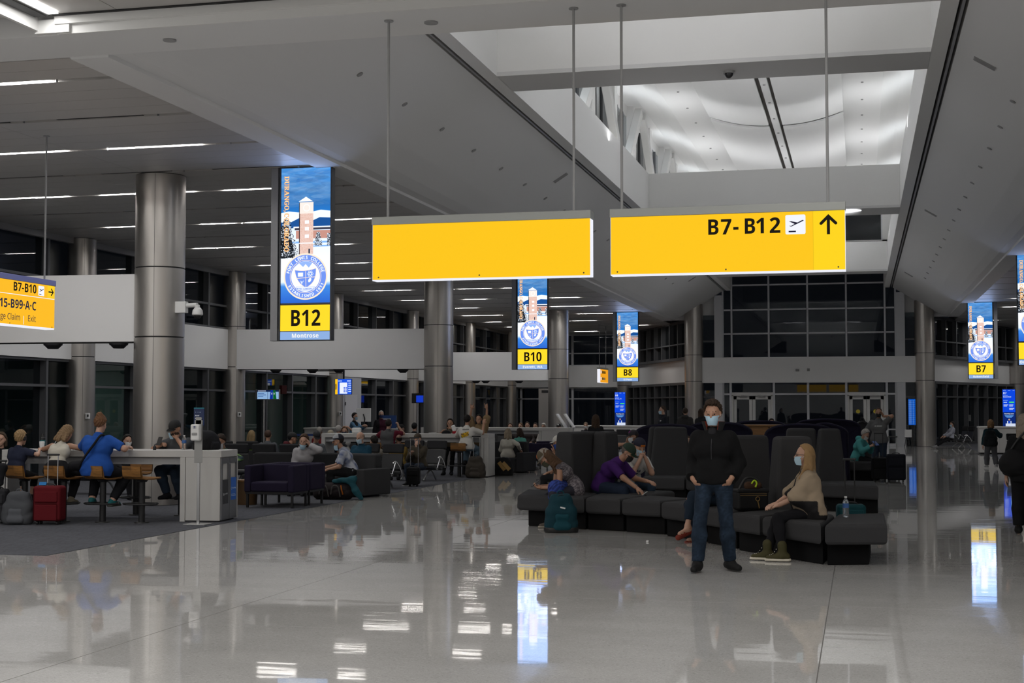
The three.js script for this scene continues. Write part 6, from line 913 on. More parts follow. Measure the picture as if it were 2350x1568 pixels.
far('white-haired man in grey shirt seen from behind', -13.87, -36.72, PI, { h: 1.67, seat: 0.37, face: 0, hair: { c: [0.42, 0.4, 0.38], t: 0.008 }, pants: { c: BLK }, shoes: { c: BLK }, top: { c: [0.08, 0.085, 0.09], f: 0.9 } });
far('woman with brown hair and navy mask holding an arm to her head', -13.72, -36.82, 0.2, { h: 1.52, fem: 1, seat: 0.40, hair: { c: [0.12, 0.07, 0.04], bob: 1, t: 0.02 }, mask: [0.015, 0.02, 0.05], lhh: [0.1, 0.12, 0.0], lep: [1, 0.3, 0], lhd: [-1, 0.3, 0], pants: { c: BLK }, shoes: { c: BLK }, top: { c: [0.4, 0.39, 0.37], f: 0.7 } });
far('airline agent in blue blouse and black vest standing at the desk', -15.89, -43.46, 1.35, { h: 1.54, fem: 1, lean: 0.06, hair: { c: [0.015, 0.012, 0.012], t: 0.02 }, mask: BLUEMASK, lh: [0.12, 1.1, 0.38], rh: [-0.1, 1.12, 0.4], pants: { c: BLK }, shoes: { c: BLK }, top: { c: [0.1, 0.2, 0.32], f: 1.9, e: 0.016, fn: (x, y, z, c, { chest, J }) => (Math.hypot(x - chest[0], z - chest[2]) < 0.135 ? [0.012, 0.012, 0.014] : c) } });
far('older white-haired man in dark red with blue mask standing at the desk', -14.85, -43.15, 0.5, { h: 1.62, skin: 'fair', hair: { c: [0.45, 0.42, 0.4], t: 0.004 }, mask: [0.02, 0.04, 0.14], pants: { c: BLK }, shoes: { c: BLK }, top: { c: [0.06, 0.015, 0.03], f: 1.9, e: 0.022, fn: (x, y, z, c, { chest }) => (x < chest[0] - 0.07 ? [0.015, 0.013, 0.016] : c) } });
far('man in grey and maroon baseball shirt at the second counter, seen from behind', -11.33, -33.42, PI, { h: 1.52, girth: 1.28, seat: 0.63, face: 0, lean: 0.12, hair: { c: [0.02, 0.015, 0.013], t: 0.014 }, rhh: [-0.24, -0.05, 0.1], rep: [-0.6, -1, 0.1], rhd: [0.2, 1, 0], lh: [0.2, 1.1, 0.35], rcurl: 1.2, pants: { c: BLK }, shoes: { c: BLK }, top: { c: [0.07, 0.07, 0.073], f: 0.9, e: 0.02, hem: 0.1, fn: (x, y, z, c, { chest }) => (Math.abs(x - chest[0]) > 0.17 ? [0.12, 0.012, 0.025] : c) } });
far('bald dark-skinned man in yellow shirt before the second counter', -10.41, -31.54, PI + 0.6, { h: 1.52, seat: 0.30, face: 0, skin: 'brown', hair: { c: [0.012, 0.01, 0.009], t: 0.0, bald: 1 }, pants: { c: BLK }, shoes: { c: BLK }, top: { c: [0.2, 0.13, 0.03], f: 0.9 } });
far('traveller in brown beanie and patterned mask behind a suitcase handle', -9.43, -29.98, -0.15, { h: 1.52, seat: 0.35, cell: 0.018, headCell: 0.009, lean: 0.15, hair: { c: HB, t: 0.004 }, cap: { c: [0.05, 0.035, 0.022], beanie: 1 }, mask: [0.14, 0.12, 0.14], lhh: [0.03, -0.16, 0.13], rh: [-0.06, 0.7, 0.28], lhd: [0, 1, -0.1], pants: { c: [0.03, 0.04, 0.06] }, shoes: { c: [0.02, 0.02, 0.02], sole: [0.6, 0.6, 0.6] }, top: { name: 'jacket', c: [0.06, 0.05, 0.036], f: 1.9, e: 0.03 } });
far('dark-haired woman drinking from a white cup at the second counter', -10.15, -34.90, 0.1, { h: 1.52, fem: 1, seat: 0.64, cell: 0.018, headCell: 0.009, skin: 'tan', hair: { c: [0.02, 0.014, 0.01], long: 0.16 }, lhh: [0.06, -0.14, 0.13], lep: [1, -0.6, 0], rh: [-0.15, 1.1, 0.3], lcurl: 1, pants: { c: BLK }, shoes: { c: BLK }, top: { c: [0.13, 0.11, 0.075], f: 1.5 } });
far('man in white T-shirt with yellow print at the second counter, seen from behind', -9.36, -33.58, PI - 0.1, { h: 1.65, seat: 0.68, cell: 0.016, headCell: 0.008, girth: 1.06, face: 0, lean: 0.1, skin: 'tan', hair: { c: [0.014, 0.011, 0.01], t: 0.014 }, lh: [0.2, 1.12, 0.36], rh: [-0.34, 1.3, 0.3], rep: [-0.6, -1, 0.2], lf: [0.1, 0.36, 0.2], rf: [-0.1, 0.34, 0.2], pants: { name: 'jeans', c: [0.1, 0.15, 0.2], e: 0.014 }, shoes: { c: BLK }, top: { name: 't_shirt', c: [0.58, 0.56, 0.52], f: 0.95, e: 0.02, hem: 0.08, fn: (x, y, z, c, { chest, T }) => { const q = [x - chest[0], y - chest[1], z - chest[2]], a = v3.dot(q, T[0]), b = v3.dot(q, T[1]) + 0.02 + 0.3 * a; if (v3.dot(q, T[2]) < -0.03 && Math.abs(a) < 0.1 && Math.abs(b) < 0.055) { const n = hash2(Math.floor(a * 60), Math.floor(b * 60), 6); return n > 0.85 ? [0.05, 0.15, 0.04] : n > 0.72 ? [0.1, 0.03, 0.05] : [0.62, 0.36, 0.015]; } if (v3.dot(q, T[2]) < -0.03 && Math.abs(a) < 0.09 && Math.abs(v3.dot(q, T[1]) - 0.11) < 0.014) return [0.2, 0.19, 0.18]; return c; } } });
far('man raising both arms with horn signs across the second counter', -9.41, -34.98, -0.05, { h: 1.65, seat: 0.69, cell: 0.016, headCell: 0.008, skin: 'tan', hair: { c: [0.015, 0.012, 0.01], t: 0.012, line: 0.05 }, lhh: [0.22, 0.28, 0.0], rhh: [-0.2, 0.26, 0.02], lep: [1, -0.2, 0.2], rep: [-1, -0.3, 0.2], lhd: [-0.25, 1, 0], rhd: [0.15, 1, 0], lpn: [0, 0, -1], rpn: [0, 0, -1], lpose: 'horns', rpose: 'horns', pants: { c: BLK }, shoes: { c: BLK }, top: { c: [0.22, 0.15, 0.08], f: 1.1, e: 0.035, e2: 0.02, hem: 0.08 } });
far('man in dark beanie seen from behind beyond the second counter', -12.21, -38.34, PI, { h: 1.52, seat: 0.49, face: 0, hair: { c: BLK, t: 0.01 }, cap: { c: [0.012, 0.012, 0.013], beanie: 1 }, pants: { c: BLK }, shoes: { c: BLK }, top: { c: [0.03, 0.03, 0.033], f: 1.9, e: 0.025 } });
far('man in black baseball cap beyond the second counter', -12.75, -38.75, PI - 0.7, { h: 1.52, seat: 0.44, hair: { c: HB, t: 0.008 }, cap: { c: [0.014, 0.013, 0.013] }, pants: { c: BLK }, shoes: { c: BLK }, top: { c: [0.02, 0.02, 0.022], f: 1.9 } });
far('grey-blond long-haired woman in white sweater seen from behind on a grey sofa', -9.03, -36.48, PI + 0.3, { h: 1.52, fem: 1, seat: 0.37, cell: 0.018, headCell: 0.009, face: 0, hair: { c: [0.26, 0.21, 0.15], long: 0.14 }, rh: [-0.32, 0.6, -0.05], pants: { c: BLK }, shoes: { c: BLK }, top: { c: [0.46, 0.44, 0.38], f: 1.95, e: 0.02, hem: 0.1 } });
far('dark-haired woman in turquoise jacket next to the white sweater', -9.12, -38.28, PI + 0.7, { h: 1.52, fem: 1, seat: 0.36, face: 0, lean: 0.1, hair: { c: [0.035, 0.022, 0.016], long: 0.1 }, pants: { c: BLK }, shoes: { c: BLK }, top: { c: [0.1, 0.33, 0.27], f: 1.9, e: 0.022 } });
[['brown-haired woman leftmost behind the third counter', -11.65, [0.07, 0.045, 0.03], 0.1], ['light-brown-haired woman second behind the third counter', -11.4, [0.14, 0.09, 0.05], -0.2], ['short-haired man third behind the third counter', -11.05, [0.05, 0.035, 0.025], 0.2], ['woman with dark hair fourth behind the third counter', -10.88, [0.03, 0.02, 0.015], 0]].forEach(([l, x, c, t], i) => far(l, x, -47.4 - (i % 2) * 0.5, t, { h: 1.56 + (i === 2 ? 0.08 : 0), seat: 0.38, cell: 0.026, headCell: 0.013, hair: { c, bob: i !== 2 ? 1 : 0 }, pants: { c: BLK }, shoes: { c: BLK }, top: { c: [0.06, 0.05, 0.05], f: 1.9 } }));
far('traveller in a white hood behind the third counter', -10.53, -47.64, -0.15, { h: 1.52, seat: 0.38, cell: 0.026, headCell: 0.013, skin: 'mid', hair: { c: [0.5, 0.48, 0.44], t: 0.03, bob: 1 }, pants: { c: BLK }, shoes: { c: BLK }, top: { c: [0.45, 0.43, 0.4], f: 1.9, hood: 1 } });
far('traveller in black cap at the white end panel of the third counter', -10.05, -47.89, -0.1, { h: 1.52, seat: 0.37, cell: 0.026, headCell: 0.013, hair: { c: BLK, t: 0.01 }, cap: { c: [0.013, 0.013, 0.014], patch: [0.4, 0.4, 0.38] }, pants: { c: BLK }, shoes: { c: BLK }, top: { c: [0.03, 0.03, 0.035], f: 1.9 } });
far('man in white cap and blue face covering beside the high bench back', -5.05, -24.64, -1.4, { h: 1.59, seat: 0.40, cell: 0.018, headCell: 0.009, head: [0, 0.15, 0], lean: 0.2, skin: 'tan', hair: { c: HB, t: 0.004 }, cap: { c: [0.52, 0.5, 0.46] }, mask: [0.015, 0.06, 0.3], lhh: [0.02, -0.16, 0.12], pants: { c: BLK }, shoes: { c: BLK }, top: { c: [0.05, 0.05, 0.055], f: 0.9 } });
far('traveller with curly hair and white mask left of the standing woman in black', -10.13, -53.24, 0, { h: 1.52, seat: 0.37, cell: 0.026, headCell: 0.013, hair: { c: [0.2, 0.15, 0.1], t: 0.02 }, mask: [0.6, 0.6, 0.6], pants: { c: BLK }, shoes: { c: BLK }, top: { c: [0.04, 0.04, 0.045], f: 1.9 } });
far('woman with long brown hair in black top standing, seen from behind', -6.41, -35.01, PI + 0.1, { h: 1.51, fem: 1, cell: 0.018, headCell: 0.009, face: 0, hair: { c: [0.05, 0.03, 0.018], long: 0.2, t: 0.024, rough: 0.008 }, pants: { c: BLK, e: 0.02 }, shoes: { c: BLK }, top: { c: [0.012, 0.012, 0.014], f: 1.5, e: 0.022, hem: 0.1 } });
far('traveller in dark cap with a purple badge behind the blue-masked man', -4.24, -27.63, -0.9, { h: 1.58, seat: 0.45, cell: 0.018, headCell: 0.009, skin: 'tan', lean: 0.15, hair: { c: HB, t: 0.006 }, cap: { c: [0.022, 0.02, 0.025], patch: [0.14, 0.02, 0.12] }, mask: [0.55, 0.58, 0.6], rhh: [-0.06, -0.14, 0.1], rhd: [0.2, 1, 0], pants: { c: BLK }, shoes: { c: BLK }, top: { c: [0.09, 0.085, 0.08], f: 0.9 } });
far('traveller in pale blue sleeve behind the grey high back', -3.23, -27.33, 0.5, { h: 1.52, seat: 0.37, cell: 0.02, hair: { c: HB, t: 0.01 }, lh: [0.26, 0.72, 0.16], pants: { c: BLK }, shoes: { c: BLK }, top: { c: [0.13, 0.2, 0.33], f: 0.95 } });
far('uniformed man with blue mask standing left of the foreground man, looking left', -5.73, -42.47, -1.1, { h: 1.77, cell: 0.018, headCell: 0.009, skin: 'fair', hair: { c: [0.06, 0.04, 0.03], t: 0.006 }, mask: BLUEMASK, pants: { c: BLK }, shoes: { c: BLK }, top: { c: [0.016, 0.018, 0.024], f: 1.9, e: 0.024, collar: 0.02, fn: (x, y, z, c, { chest, T }) => { const q = [x - chest[0], y - chest[1], z - chest[2]]; return Math.abs(v3.dot(q, T[0]) - 0.09) < 0.04 && v3.dot(q, T[2]) > 0.03 && Math.abs(v3.dot(q, T[1]) - 0.06) < 0.02 ? [0.4, 0.4, 0.42] : c; } } });
far('traveller in dark hooded coat seen from behind, left of the foreground man', -5.36, -44.92, PI, { h: 1.71, cell: 0.022, face: 0, hair: { c: [0.04, 0.028, 0.02], t: 0.01 }, pants: { c: BLK }, shoes: { c: BLK }, top: { c: [0.035, 0.034, 0.035], f: 1.9, e: 0.035, hood: 1 } });
far('traveller with red collar half hidden behind the standing man', -4.71, -43.51, PI * 0.8, { h: 1.68, cell: 0.022, face: 0, hair: { c: [0.05, 0.03, 0.02], bob: 1 }, pants: { c: BLK }, shoes: { c: BLK }, top: { c: [0.02, 0.02, 0.022], f: 1.9, e: 0.03, collar: 0.05 } });
far('dark-haired boy peeking over the far navy booth', -2.43, -40.68, 0.2, { h: 1.5, seat: 0.62, cell: 0.022, hair: { c: [0.025, 0.018, 0.014], t: 0.016 }, pants: { c: BLK }, shoes: { c: BLK }, top: { c: [0.03, 0.028, 0.03], f: 0.9 } });
far('elderly woman in turquoise jacket reading on the short bench', -0.07, -34.48, 1.15, { h: 1.55, fem: 1, seat: 0.44, girth: 1.1, cell: 0.017, headCell: 0.009, lean: 0.32, head: [0, 0.45, 0], hair: { c: [0.34, 0.32, 0.3], t: 0.02, bob: 0, rough: 0.006 }, mask: [0.6, 0.6, 0.6], lh: [0.05, 0.82, 0.36], rh: [-0.1, 0.8, 0.36], lf: [0.12, 0.08, 0.3], rf: [-0.1, 0.08, 0.42], pants: { c: [0.011, 0.011, 0.013], f: 1.75 }, shoes: { c: [0.015, 0.02, 0.03], sole: [0.1, 0.1, 0.1] }, top: { name: 'jacket', c: [0.07, 0.3, 0.3], f: 1.92, e: 0.026, hood: 1, hem: 0.08 }, also: ({ root, J }) => { const m = mesh('booklet', rbox(0.2, 0.14, 0.012, 0.003).rotateX(-0.8).translate(0, 0.87, 0.45), std(lin(0.02, 0.1, 0.35), 0.5), null); root.updateMatrixWorld(true); m.applyMatrix4(root.matrixWorld); tag(m, 'blue booklet in the hands of the elderly woman', 'booklet'); } });
far('man in grey T-shirt and black mask standing with a hand at his ear', 0.45, -36.63, -0.1, { h: 1.71, girth: 1.1, cell: 0.016, headCell: 0.008, skin: 'tan', hair: { c: [0.06, 0.04, 0.03], t: 0.003 }, mask: [0.012, 0.012, 0.013], lhh: [0.11, -0.09, 0.02], lep: [1, -0.6, 0.2], lhd: [-0.2, 1, 0], rh: [-0.3, 0.95, 0.1], pants: { name: 'jeans', c: [0.02, 0.03, 0.05], e: 0.015 }, shoes: { c: BLK }, top: { name: 't_shirt', c: [0.11, 0.11, 0.112], f: 0.85, e: 0.022, hem: 0.1, fn: (x, y, z, c, { chest, T }) => { const q = [x - chest[0], y - chest[1], z - chest[2]]; return v3.dot(q, T[2]) > 0.04 && Math.abs(v3.dot(q, T[0])) < 0.1 && Math.abs(v3.dot(q, T[1]) - 0.03) < 0.02 && hash2(Math.floor(x * 45), 0, 4) > 0.25 ? [0.4, 0.4, 0.4] : c; } } });
far('traveller with blue mask reclining on the grey seats at the far right', 3.68, -62.63, -PI / 2 + 0.35, { h: 1.53, seat: 0.37, cell: 0.026, headCell: 0.012, lean: -0.28, head: [0, 0.2, 0], hair: { c: [0.02, 0.016, 0.014], t: 0.014 }, mask: BLUEMASK, lf: [0.1, 0.09, 0.7], rf: [-0.1, 0.09, 0.68], pants: { c: BLK }, shoes: { c: [0.25, 0.25, 0.25] }, top: { c: [0.3, 0.31, 0.36], f: 1.9, e: 0.025 } });
far('child with backpack walking away at the right', 3.55, -41.99, PI + 0.15, { h: 1.34, headScale: 1.05, cell: 0.018, headCell: 0.009, face: 0, hair: { c: [0.24, 0.14, 0.07], bob: 1, t: 0.02, rough: 0.007 }, lf: [0.1, 0.08, 0.1], rf: [-0.1, 0.11, -0.14], rh: [-0.34, 0.95, 0.28], rep: [-0.6, -1, -0.3], pants: { c: [0.1, 0.1, 0.11], e: 0.025, e2: 0.035 }, shoes: { c: [0.3, 0.3, 0.3], sole: [0.6, 0.6, 0.6] }, top: { name: 'jacket', c: [0.012, 0.035, 0.045], f: 1.9, e: 0.035, hem: 0.06 } });
// ================================================================== LUGGAGE AND SMALL THINGS
function suitcase(label, x, z, turn, w, h, d, c, handle, o = {}) {
  const t = thing(o.name || 'suitcase', label, 'suitcase', [x, o.y ?? 0.004, z], turn), m = cloth(c, 0.75), dk = cloth(c.map((v) => v * 0.45), 0.7);
  mesh('shell', rbox(w, h - 0.05, d, 0.045, 0, h / 2 + 0.025, 0, 4), m, t);
  mesh('front_pocket', rbox(w * 0.82, h * 0.42, 0.04, 0.018, 0, h * 0.32, d / 2 + 0.004, 3), m, t); mesh('front_pocket', rbox(w * 0.82, h * 0.28, 0.035, 0.016, 0, h * 0.72, d / 2 + 0.003, 3), m, t);
  mesh('zipper', [box(-w * 0.4, w * 0.4, h * 0.545, h * 0.555, d / 2 + 0.012, d / 2 + 0.02), rbox(0.008, h * 0.82, 0.008, 0.002, -w * 0.45, h * 0.52, d / 2 + 0.001)], dk, t);
  mesh('top_grip', tube([[-0.09, h - 0.005, 0], [-0.05, h + 0.022, 0], [0.05, h + 0.022, 0], [0.09, h - 0.005, 0]], 0.011, 16, 6), M.black, t);
  for (const s of [-1, 1]) for (const q of [-1, 1]) mesh('wheel', cyl(0.026, 0.026, 0.026, 0, -0.013, 0, 14).rotateZ(PI / 2).translate(s * (w / 2 - 0.06), 0.026, q * (d / 2 - 0.06)), M.black, t);
  if (handle) { const hw = o.hw || 0.075; const g = mesh('telescopic_handle', [rod([-hw, h - 0.1, -d / 2 + 0.03], [-hw, handle, -d / 2 + 0.02], 0.008), rod([hw, h - 0.1, -d / 2 + 0.03], [hw, handle, -d / 2 + 0.02], 0.008)], o.hm || M.chrome, t); mesh('handle_grip', rbox(hw * 2 + 0.045, 0.03, 0.03, 0.012, 0, handle + 0.005, -d / 2 + 0.02), M.black, g); }
  if (o.tag) mesh('luggage_tag', rbox(0.11, 0.05, 0.006, 0.002).rotateX(-0.4).translate(-w * 0.2, h + 0.03, d * 0.2), cloth(o.tag, 0.6), t);
  return t;
}
function softBag(name, label, cat, x, y, z, turn, prims, c, cell = 0.014, amp = 0.006) {
  const t = thing(name, label, cat, [x, y, z], turn), f0 = field(prims, 0.06), f = (X, Y, Z) => Math.max(f0(X, Y, Z) + amp * Math.sin(X * 24 + 2 * Math.sin(Y * 19)) * Math.sin(Y * 21 + Z * 17), 0.002 - Y), b = boundsOf(prims, 0.02); b[0][1] = -0.02;
  mesh('body', surfaceNet(f, b, cell), cloth(c, 0.8), t); return t;
}
function backpack(label, x, y, z, turn, w, h, d, c, c2, straps = true) {
  const t = softBag('backpack', label, 'backpack', x, y, z, turn, [cap([-w * 0.28, h * 0.2, 0], [w * 0.28, h * 0.2, 0], d * 0.5), cap([-w * 0.26, h * 0.5, 0], [w * 0.26, h * 0.5, 0], d * 0.48), cap([-w * 0.18, h * 0.82, -0.01], [w * 0.18, h * 0.82, -0.01], d * 0.36)], c);
  const k = cloth(c2, 0.8);
  mesh('front_pocket', (() => { const p = [cap([-w * 0.2, h * 0.16, d * 0.38], [w * 0.2, h * 0.16, d * 0.38], 0.06), cap([-w * 0.16, h * 0.42, d * 0.36], [w * 0.16, h * 0.42, d * 0.36], 0.05)]; return surfaceNet(field(p, 0.08), boundsOf(p, 0.02), 0.014); })(), k, t);
  mesh('zipper', tube([[-w * 0.32, h * 0.4, d * 0.36], [-w * 0.26, h * 0.82, d * 0.26], [0, h * 0.98, d * 0.18], [w * 0.26, h * 0.82, d * 0.26], [w * 0.32, h * 0.4, d * 0.36]], 0.006, 30, 5), M.black, t);
  mesh('grip', tube([[-0.05, h * 0.97, -d * 0.2], [-0.03, h * 1.06, -d * 0.2], [0.03, h * 1.06, -d * 0.2], [0.05, h * 0.97, -d * 0.2]], 0.009, 14, 6), k, t);
  if (straps) for (const s of [-1, 1]) mesh('strap', tube([[s * w * 0.2, h * 0.95, -d * 0.25], [s * w * 0.34, h * 0.9, -d * 0.5], [s * w * 0.4, h * 0.5, -d * 0.62], [s * w * 0.42, h * 0.12, -d * 0.4]], 0.016, 26, 6), k, t);
  return t;
}
suitcase('red roller suitcase with raised silver handle by the counter', -11.43, -18.52, 0.12, 0.42, 0.56, 0.24, [0.11, 0.006, 0.01], 1.0, { tag: [0.03, 0.2, 0.5] });
backpack('grey backpack on the carpet beside the red suitcase', -11.88, 0.004, -18.42, 0.25, 0.38, 0.47, 0.26, [0.07, 0.073, 0.08], [0.1, 0.104, 0.115]);
suitcase('dark grey carry-on with a jacket over it behind the grey backpack', -12.3, -18.55, 0.2, 0.3, 0.5, 0.22, [0.03, 0.03, 0.034], 0.9, { hm: M.darkMetal });
softBag('draped_jacket', 'black jacket hanging over the carry-on by the boy', 'jacket', -12.24, 0.5, -18.42, 0.2, [cap([-0.08, 0.32, 0], [0.1, 0.32, 0], 0.06), cap([-0.06, 0.3, 0.03], [-0.07, 0.03, 0.05], 0.055, 0.045), cap([0.08, 0.3, 0.03], [0.09, 0.1, 0.06], 0.055, 0.04)], [0.01, 0.01, 0.012]);
softBag('crossbody_bag', 'small black bag at the hip of the blue-shirted woman', 'bag', -11.2, 0.74, -18.86, 0.3, [cap([-0.05, 0.1, 0], [0.05, 0.1, 0], 0.075)], [0.01, 0.01, 0.012]);
{ // things lying on the first counter
  const CY = 1.056;
  const b = thing('travel_bottle', 'black insulated bottle with teal sleeve on the counter', 'bottle', [-12.2, CY, -19.55]); mesh('body', new THREE.LatheGeometry([[0, 0], [0.036, 0], [0.04, 0.02], [0.04, 0.17], [0.034, 0.19], [0, 0.19]].map(([a, q]) => new THREE.Vector2(a, q)), 20), M.black, b); mesh('sleeve', cyl(0.041, 0.041, 0.07, 0, 0.07, 0, 20), cloth([0.03, 0.16, 0.17]), b); mesh('lid', cyl(0.03, 0.026, 0.05, 0, 0.19, 0, 16), M.black, b);
  const cu = thing('paper_cup', 'white paper cup beside the black bottle', 'cup', [-12.13, CY, -19.42]); mesh('cup', cyl(0.03, 0.04, 0.11, 0, 0, 0, 20), M.plasticWhite, cu); mesh('lid', cyl(0.042, 0.036, 0.015, 0, 0.11, 0, 20), M.plasticWhite, cu);
  const cable = thing('charging_cable', 'white charging cable looping on the counter', 'cable', [-11.95, CY, -19.5]); mesh('cord', tube([[0, 0.005, 0.1], [0.02, 0.12, 0.02], [0.1, 0.16, 0], [0.2, 0.1, 0.05], [0.22, 0.006, 0.1]], 0.004, 24, 5), M.plasticWhite, cable);
  bottle('clear water bottle beside the black backpack on the counter', -9.98, CY, -19.85, 0.22);
  backpack('black backpack lying on the counter right of the bearded man', -9.68, CY, -20.0, 1.4, 0.34, 0.22, 0.3, [0.011, 0.011, 0.012], [0.016, 0.016, 0.018], false);
  tag(mesh('black_flask', new THREE.LatheGeometry([[0, 0], [0.025, 0], [0.025, 0.05], [0.012, 0.06], [0.012, 0.075], [0, 0.075]].map(([a, q]) => new THREE.Vector2(a, q)), 14).translate(-10.35, CY, -19.62), M.black), 'tiny black flask before the bearded man', 'flask');
}
function bottle(label, x, y, z, h) {
  const t = thing('water_bottle', label, 'bottle', [x, y, z]), k = h / 0.22, wm = new THREE.MeshPhysicalMaterial({ color: lin(0.85, 0.9, 0.92), roughness: 0.05, transmission: 0.9, thickness: 0.03, ior: 1.33 });
  mesh('bottle', new THREE.LatheGeometry([[0, 0], [0.03, 0.002], [0.033, 0.02], [0.031, 0.07], [0.033, 0.1], [0.033, 0.15], [0.028, 0.175], [0.013, 0.195], [0.013, 0.203], [0, 0.203]].map(([a, q]) => new THREE.Vector2(a * k, q * k)), 24), wm, t);
  mesh('label_band', cyl(0.0338 * k, 0.0338 * k, 0.045 * k, 0, 0.1 * k, 0, 24, true), cloth([0.06, 0.14, 0.36], 0.4), t); mesh('screw_cap', cyl(0.0145 * k, 0.0145 * k, 0.017 * k, 0, 0.203 * k, 0, 16), M.plasticWhite, t);
}
bottle('water bottle standing on the right end of the grey bench', -0.17, 0.455, -16.55, 0.235);
{ // hand sanitizer stand
  const t = thing('sanitizer_stand', 'hand sanitizer stand with blue sign before the bin end of the counter', 'dispenser stand', [-9.33, 0.004, -19.02]);
  mesh('base', rbox(0.34, 0.012, 0.28, 0.004, 0, 0.006, 0), M.steel, t); mesh('pole', rbox(0.045, 1.42, 0.02, 0.004, 0, 0.72, 0), M.steel, t); mesh('back_plate', [rbox(0.125, 0.62, 0.008, 0.003, 0, 1.2, 0.014), rbox(0.09, 0.1, 0.008, 0.003, 0, 1.5, 0.014)], std(lin(0.32, 0.32, 0.31), 0.4, 0.5), t);
  const sm = textPlate(0.165, 0.26, 220, (c, w, h) => { c.fillStyle = '#0d2350'; c.fillRect(0, 0, w, h); c.fillStyle = '#0f7f8c'; c.fillRect(0, 0, w, 18); c.fillStyle = '#eef2f8'; c.font = '600 36px sans-serif'; c.fillText('Hand', 26, h * 0.48); c.fillText('sanitizer', 26, h * 0.63); c.fillStyle = '#9fb0cc'; c.fillRect(28, h * 0.24, 20, 8); c.fillRect(80, h * 0.24, 16, 8); c.fillRect(120, h * 0.24, 30, 8); });
  mesh('sign_plate', box(-0.0825, 0.0825, 1.43, 1.69, -0.006, 0.004), cloth([0.01, 0.02, 0.07]), t); mesh('sign_print', plane(0.163, 0.258, 0, 1.56, 0.006), sm, t);
  mesh('dispenser', rbox(0.14, 0.24, 0.1, 0.025, -0.012, 1.33, 0.07, 4), M.plasticWhite, t); mesh('push_bar', rbox(0.08, 0.035, 0.02, 0.008, -0.012, 1.31, 0.124), M.plasticGrey, t);
  const lg = textPlate(0.06, 0.04, 120, (c, w, h) => { c.fillStyle = '#c4c4c2'; c.fillRect(0, 0, w, h); c.fillStyle = '#1c2f74'; c.beginPath(); c.moveTo(60, 4); c.lineTo(104, 26); c.lineTo(60, 48); c.lineTo(16, 26); c.fill(); c.fillRect(30, 56, 60, 14); }); mesh('badge', plane(0.06, 0.04, -0.012, 1.405, 0.1215), lg, t);
}
// ---- around the lounge chairs
{
  const t = softBag('duffel_bag', 'open brown patterned duffel bag on the floor before the tie-dye man', 'bag', -9.42, 0.004, -24.85, 0.08, [cap([-0.3, 0.13, 0], [0.2, 0.13, 0], 0.14), cap([-0.24, 0.2, 0], [0.16, 0.2, 0], 0.11)], [0.022, 0.017, 0.018], 0.014, 0.009);
  for (const s of [-0.2, 0.02]) mesh('carry_strap', tube([[s - 0.08, 0.1, 0.15], [s - 0.04, 0.25, 0.17], [s + 0.06, 0.24, 0.18], [s + 0.1, 0.06, 0.15]], 0.012, 20, 6), cloth([0.1, 0.095, 0.09]), t);
  mesh('orange_strap', tube([[0.12, 0.26, 0.1], [0.15, 0.18, 0.16], [0.17, 0.1, 0.15]], 0.014, 12, 6), cloth([0.35, 0.1, 0.015]), t);
  softBag('draped_jacket', 'teal jacket thrown over the duffel bag', 'jacket', -9.15, 0.004, -24.82, 0.08, [cap([-0.28, 0.34, 0], [0.05, 0.36, 0.02], 0.045, 0.06), cap([0.02, 0.36, 0], [0.1, 0.4, 0.0], 0.05, 0.04), cap([0.05, 0.35, 0.05], [0.16, 0.15, 0.1], 0.06, 0.06), cap([0.16, 0.15, 0.1], [0.26, 0.03, 0.1], 0.06, 0.04)], [0.015, 0.075, 0.095], 0.014, 0.01);
  const w = thing('side_table', 'small round wooden side table behind the purple armchairs', 'table', [-10.45, 0.004, -23.2]); mesh('top', cyl(0.2, 0.2, 0.03, 0, 0.4, 0, 28), M.wood, w); mesh('drum', cyl(0.17, 0.19, 0.4, 0, 0, 0, 28), std(lin(0.12, 0.065, 0.025), 0.6), w);
}
suitcase('black roller case with raised handle before the beanie traveller', -9.36, -29.35, 0.1, 0.28, 0.42, 0.2, [0.012, 0.012, 0.013], 1.04, { hw: 0.085 });
{ const t = backpack('brown wheeled backpack at the end of the second counter', -9.05, 0.004, -33.3, 0.1, 0.42, 0.52, 0.28, [0.05, 0.042, 0.034], [0.06, 0.05, 0.042], false); const g = mesh('telescopic_handle', [rod([-0.07, 0.4, -0.12], [-0.09, 0.99, -0.13], 0.01), rod([0.09, 0.4, -0.12], [0.08, 0.99, -0.13], 0.01)], M.chrome, t); mesh('handle_grip', rbox(0.22, 0.03, 0.03, 0.01, -0.005, 1.0, -0.13), M.black, g); }
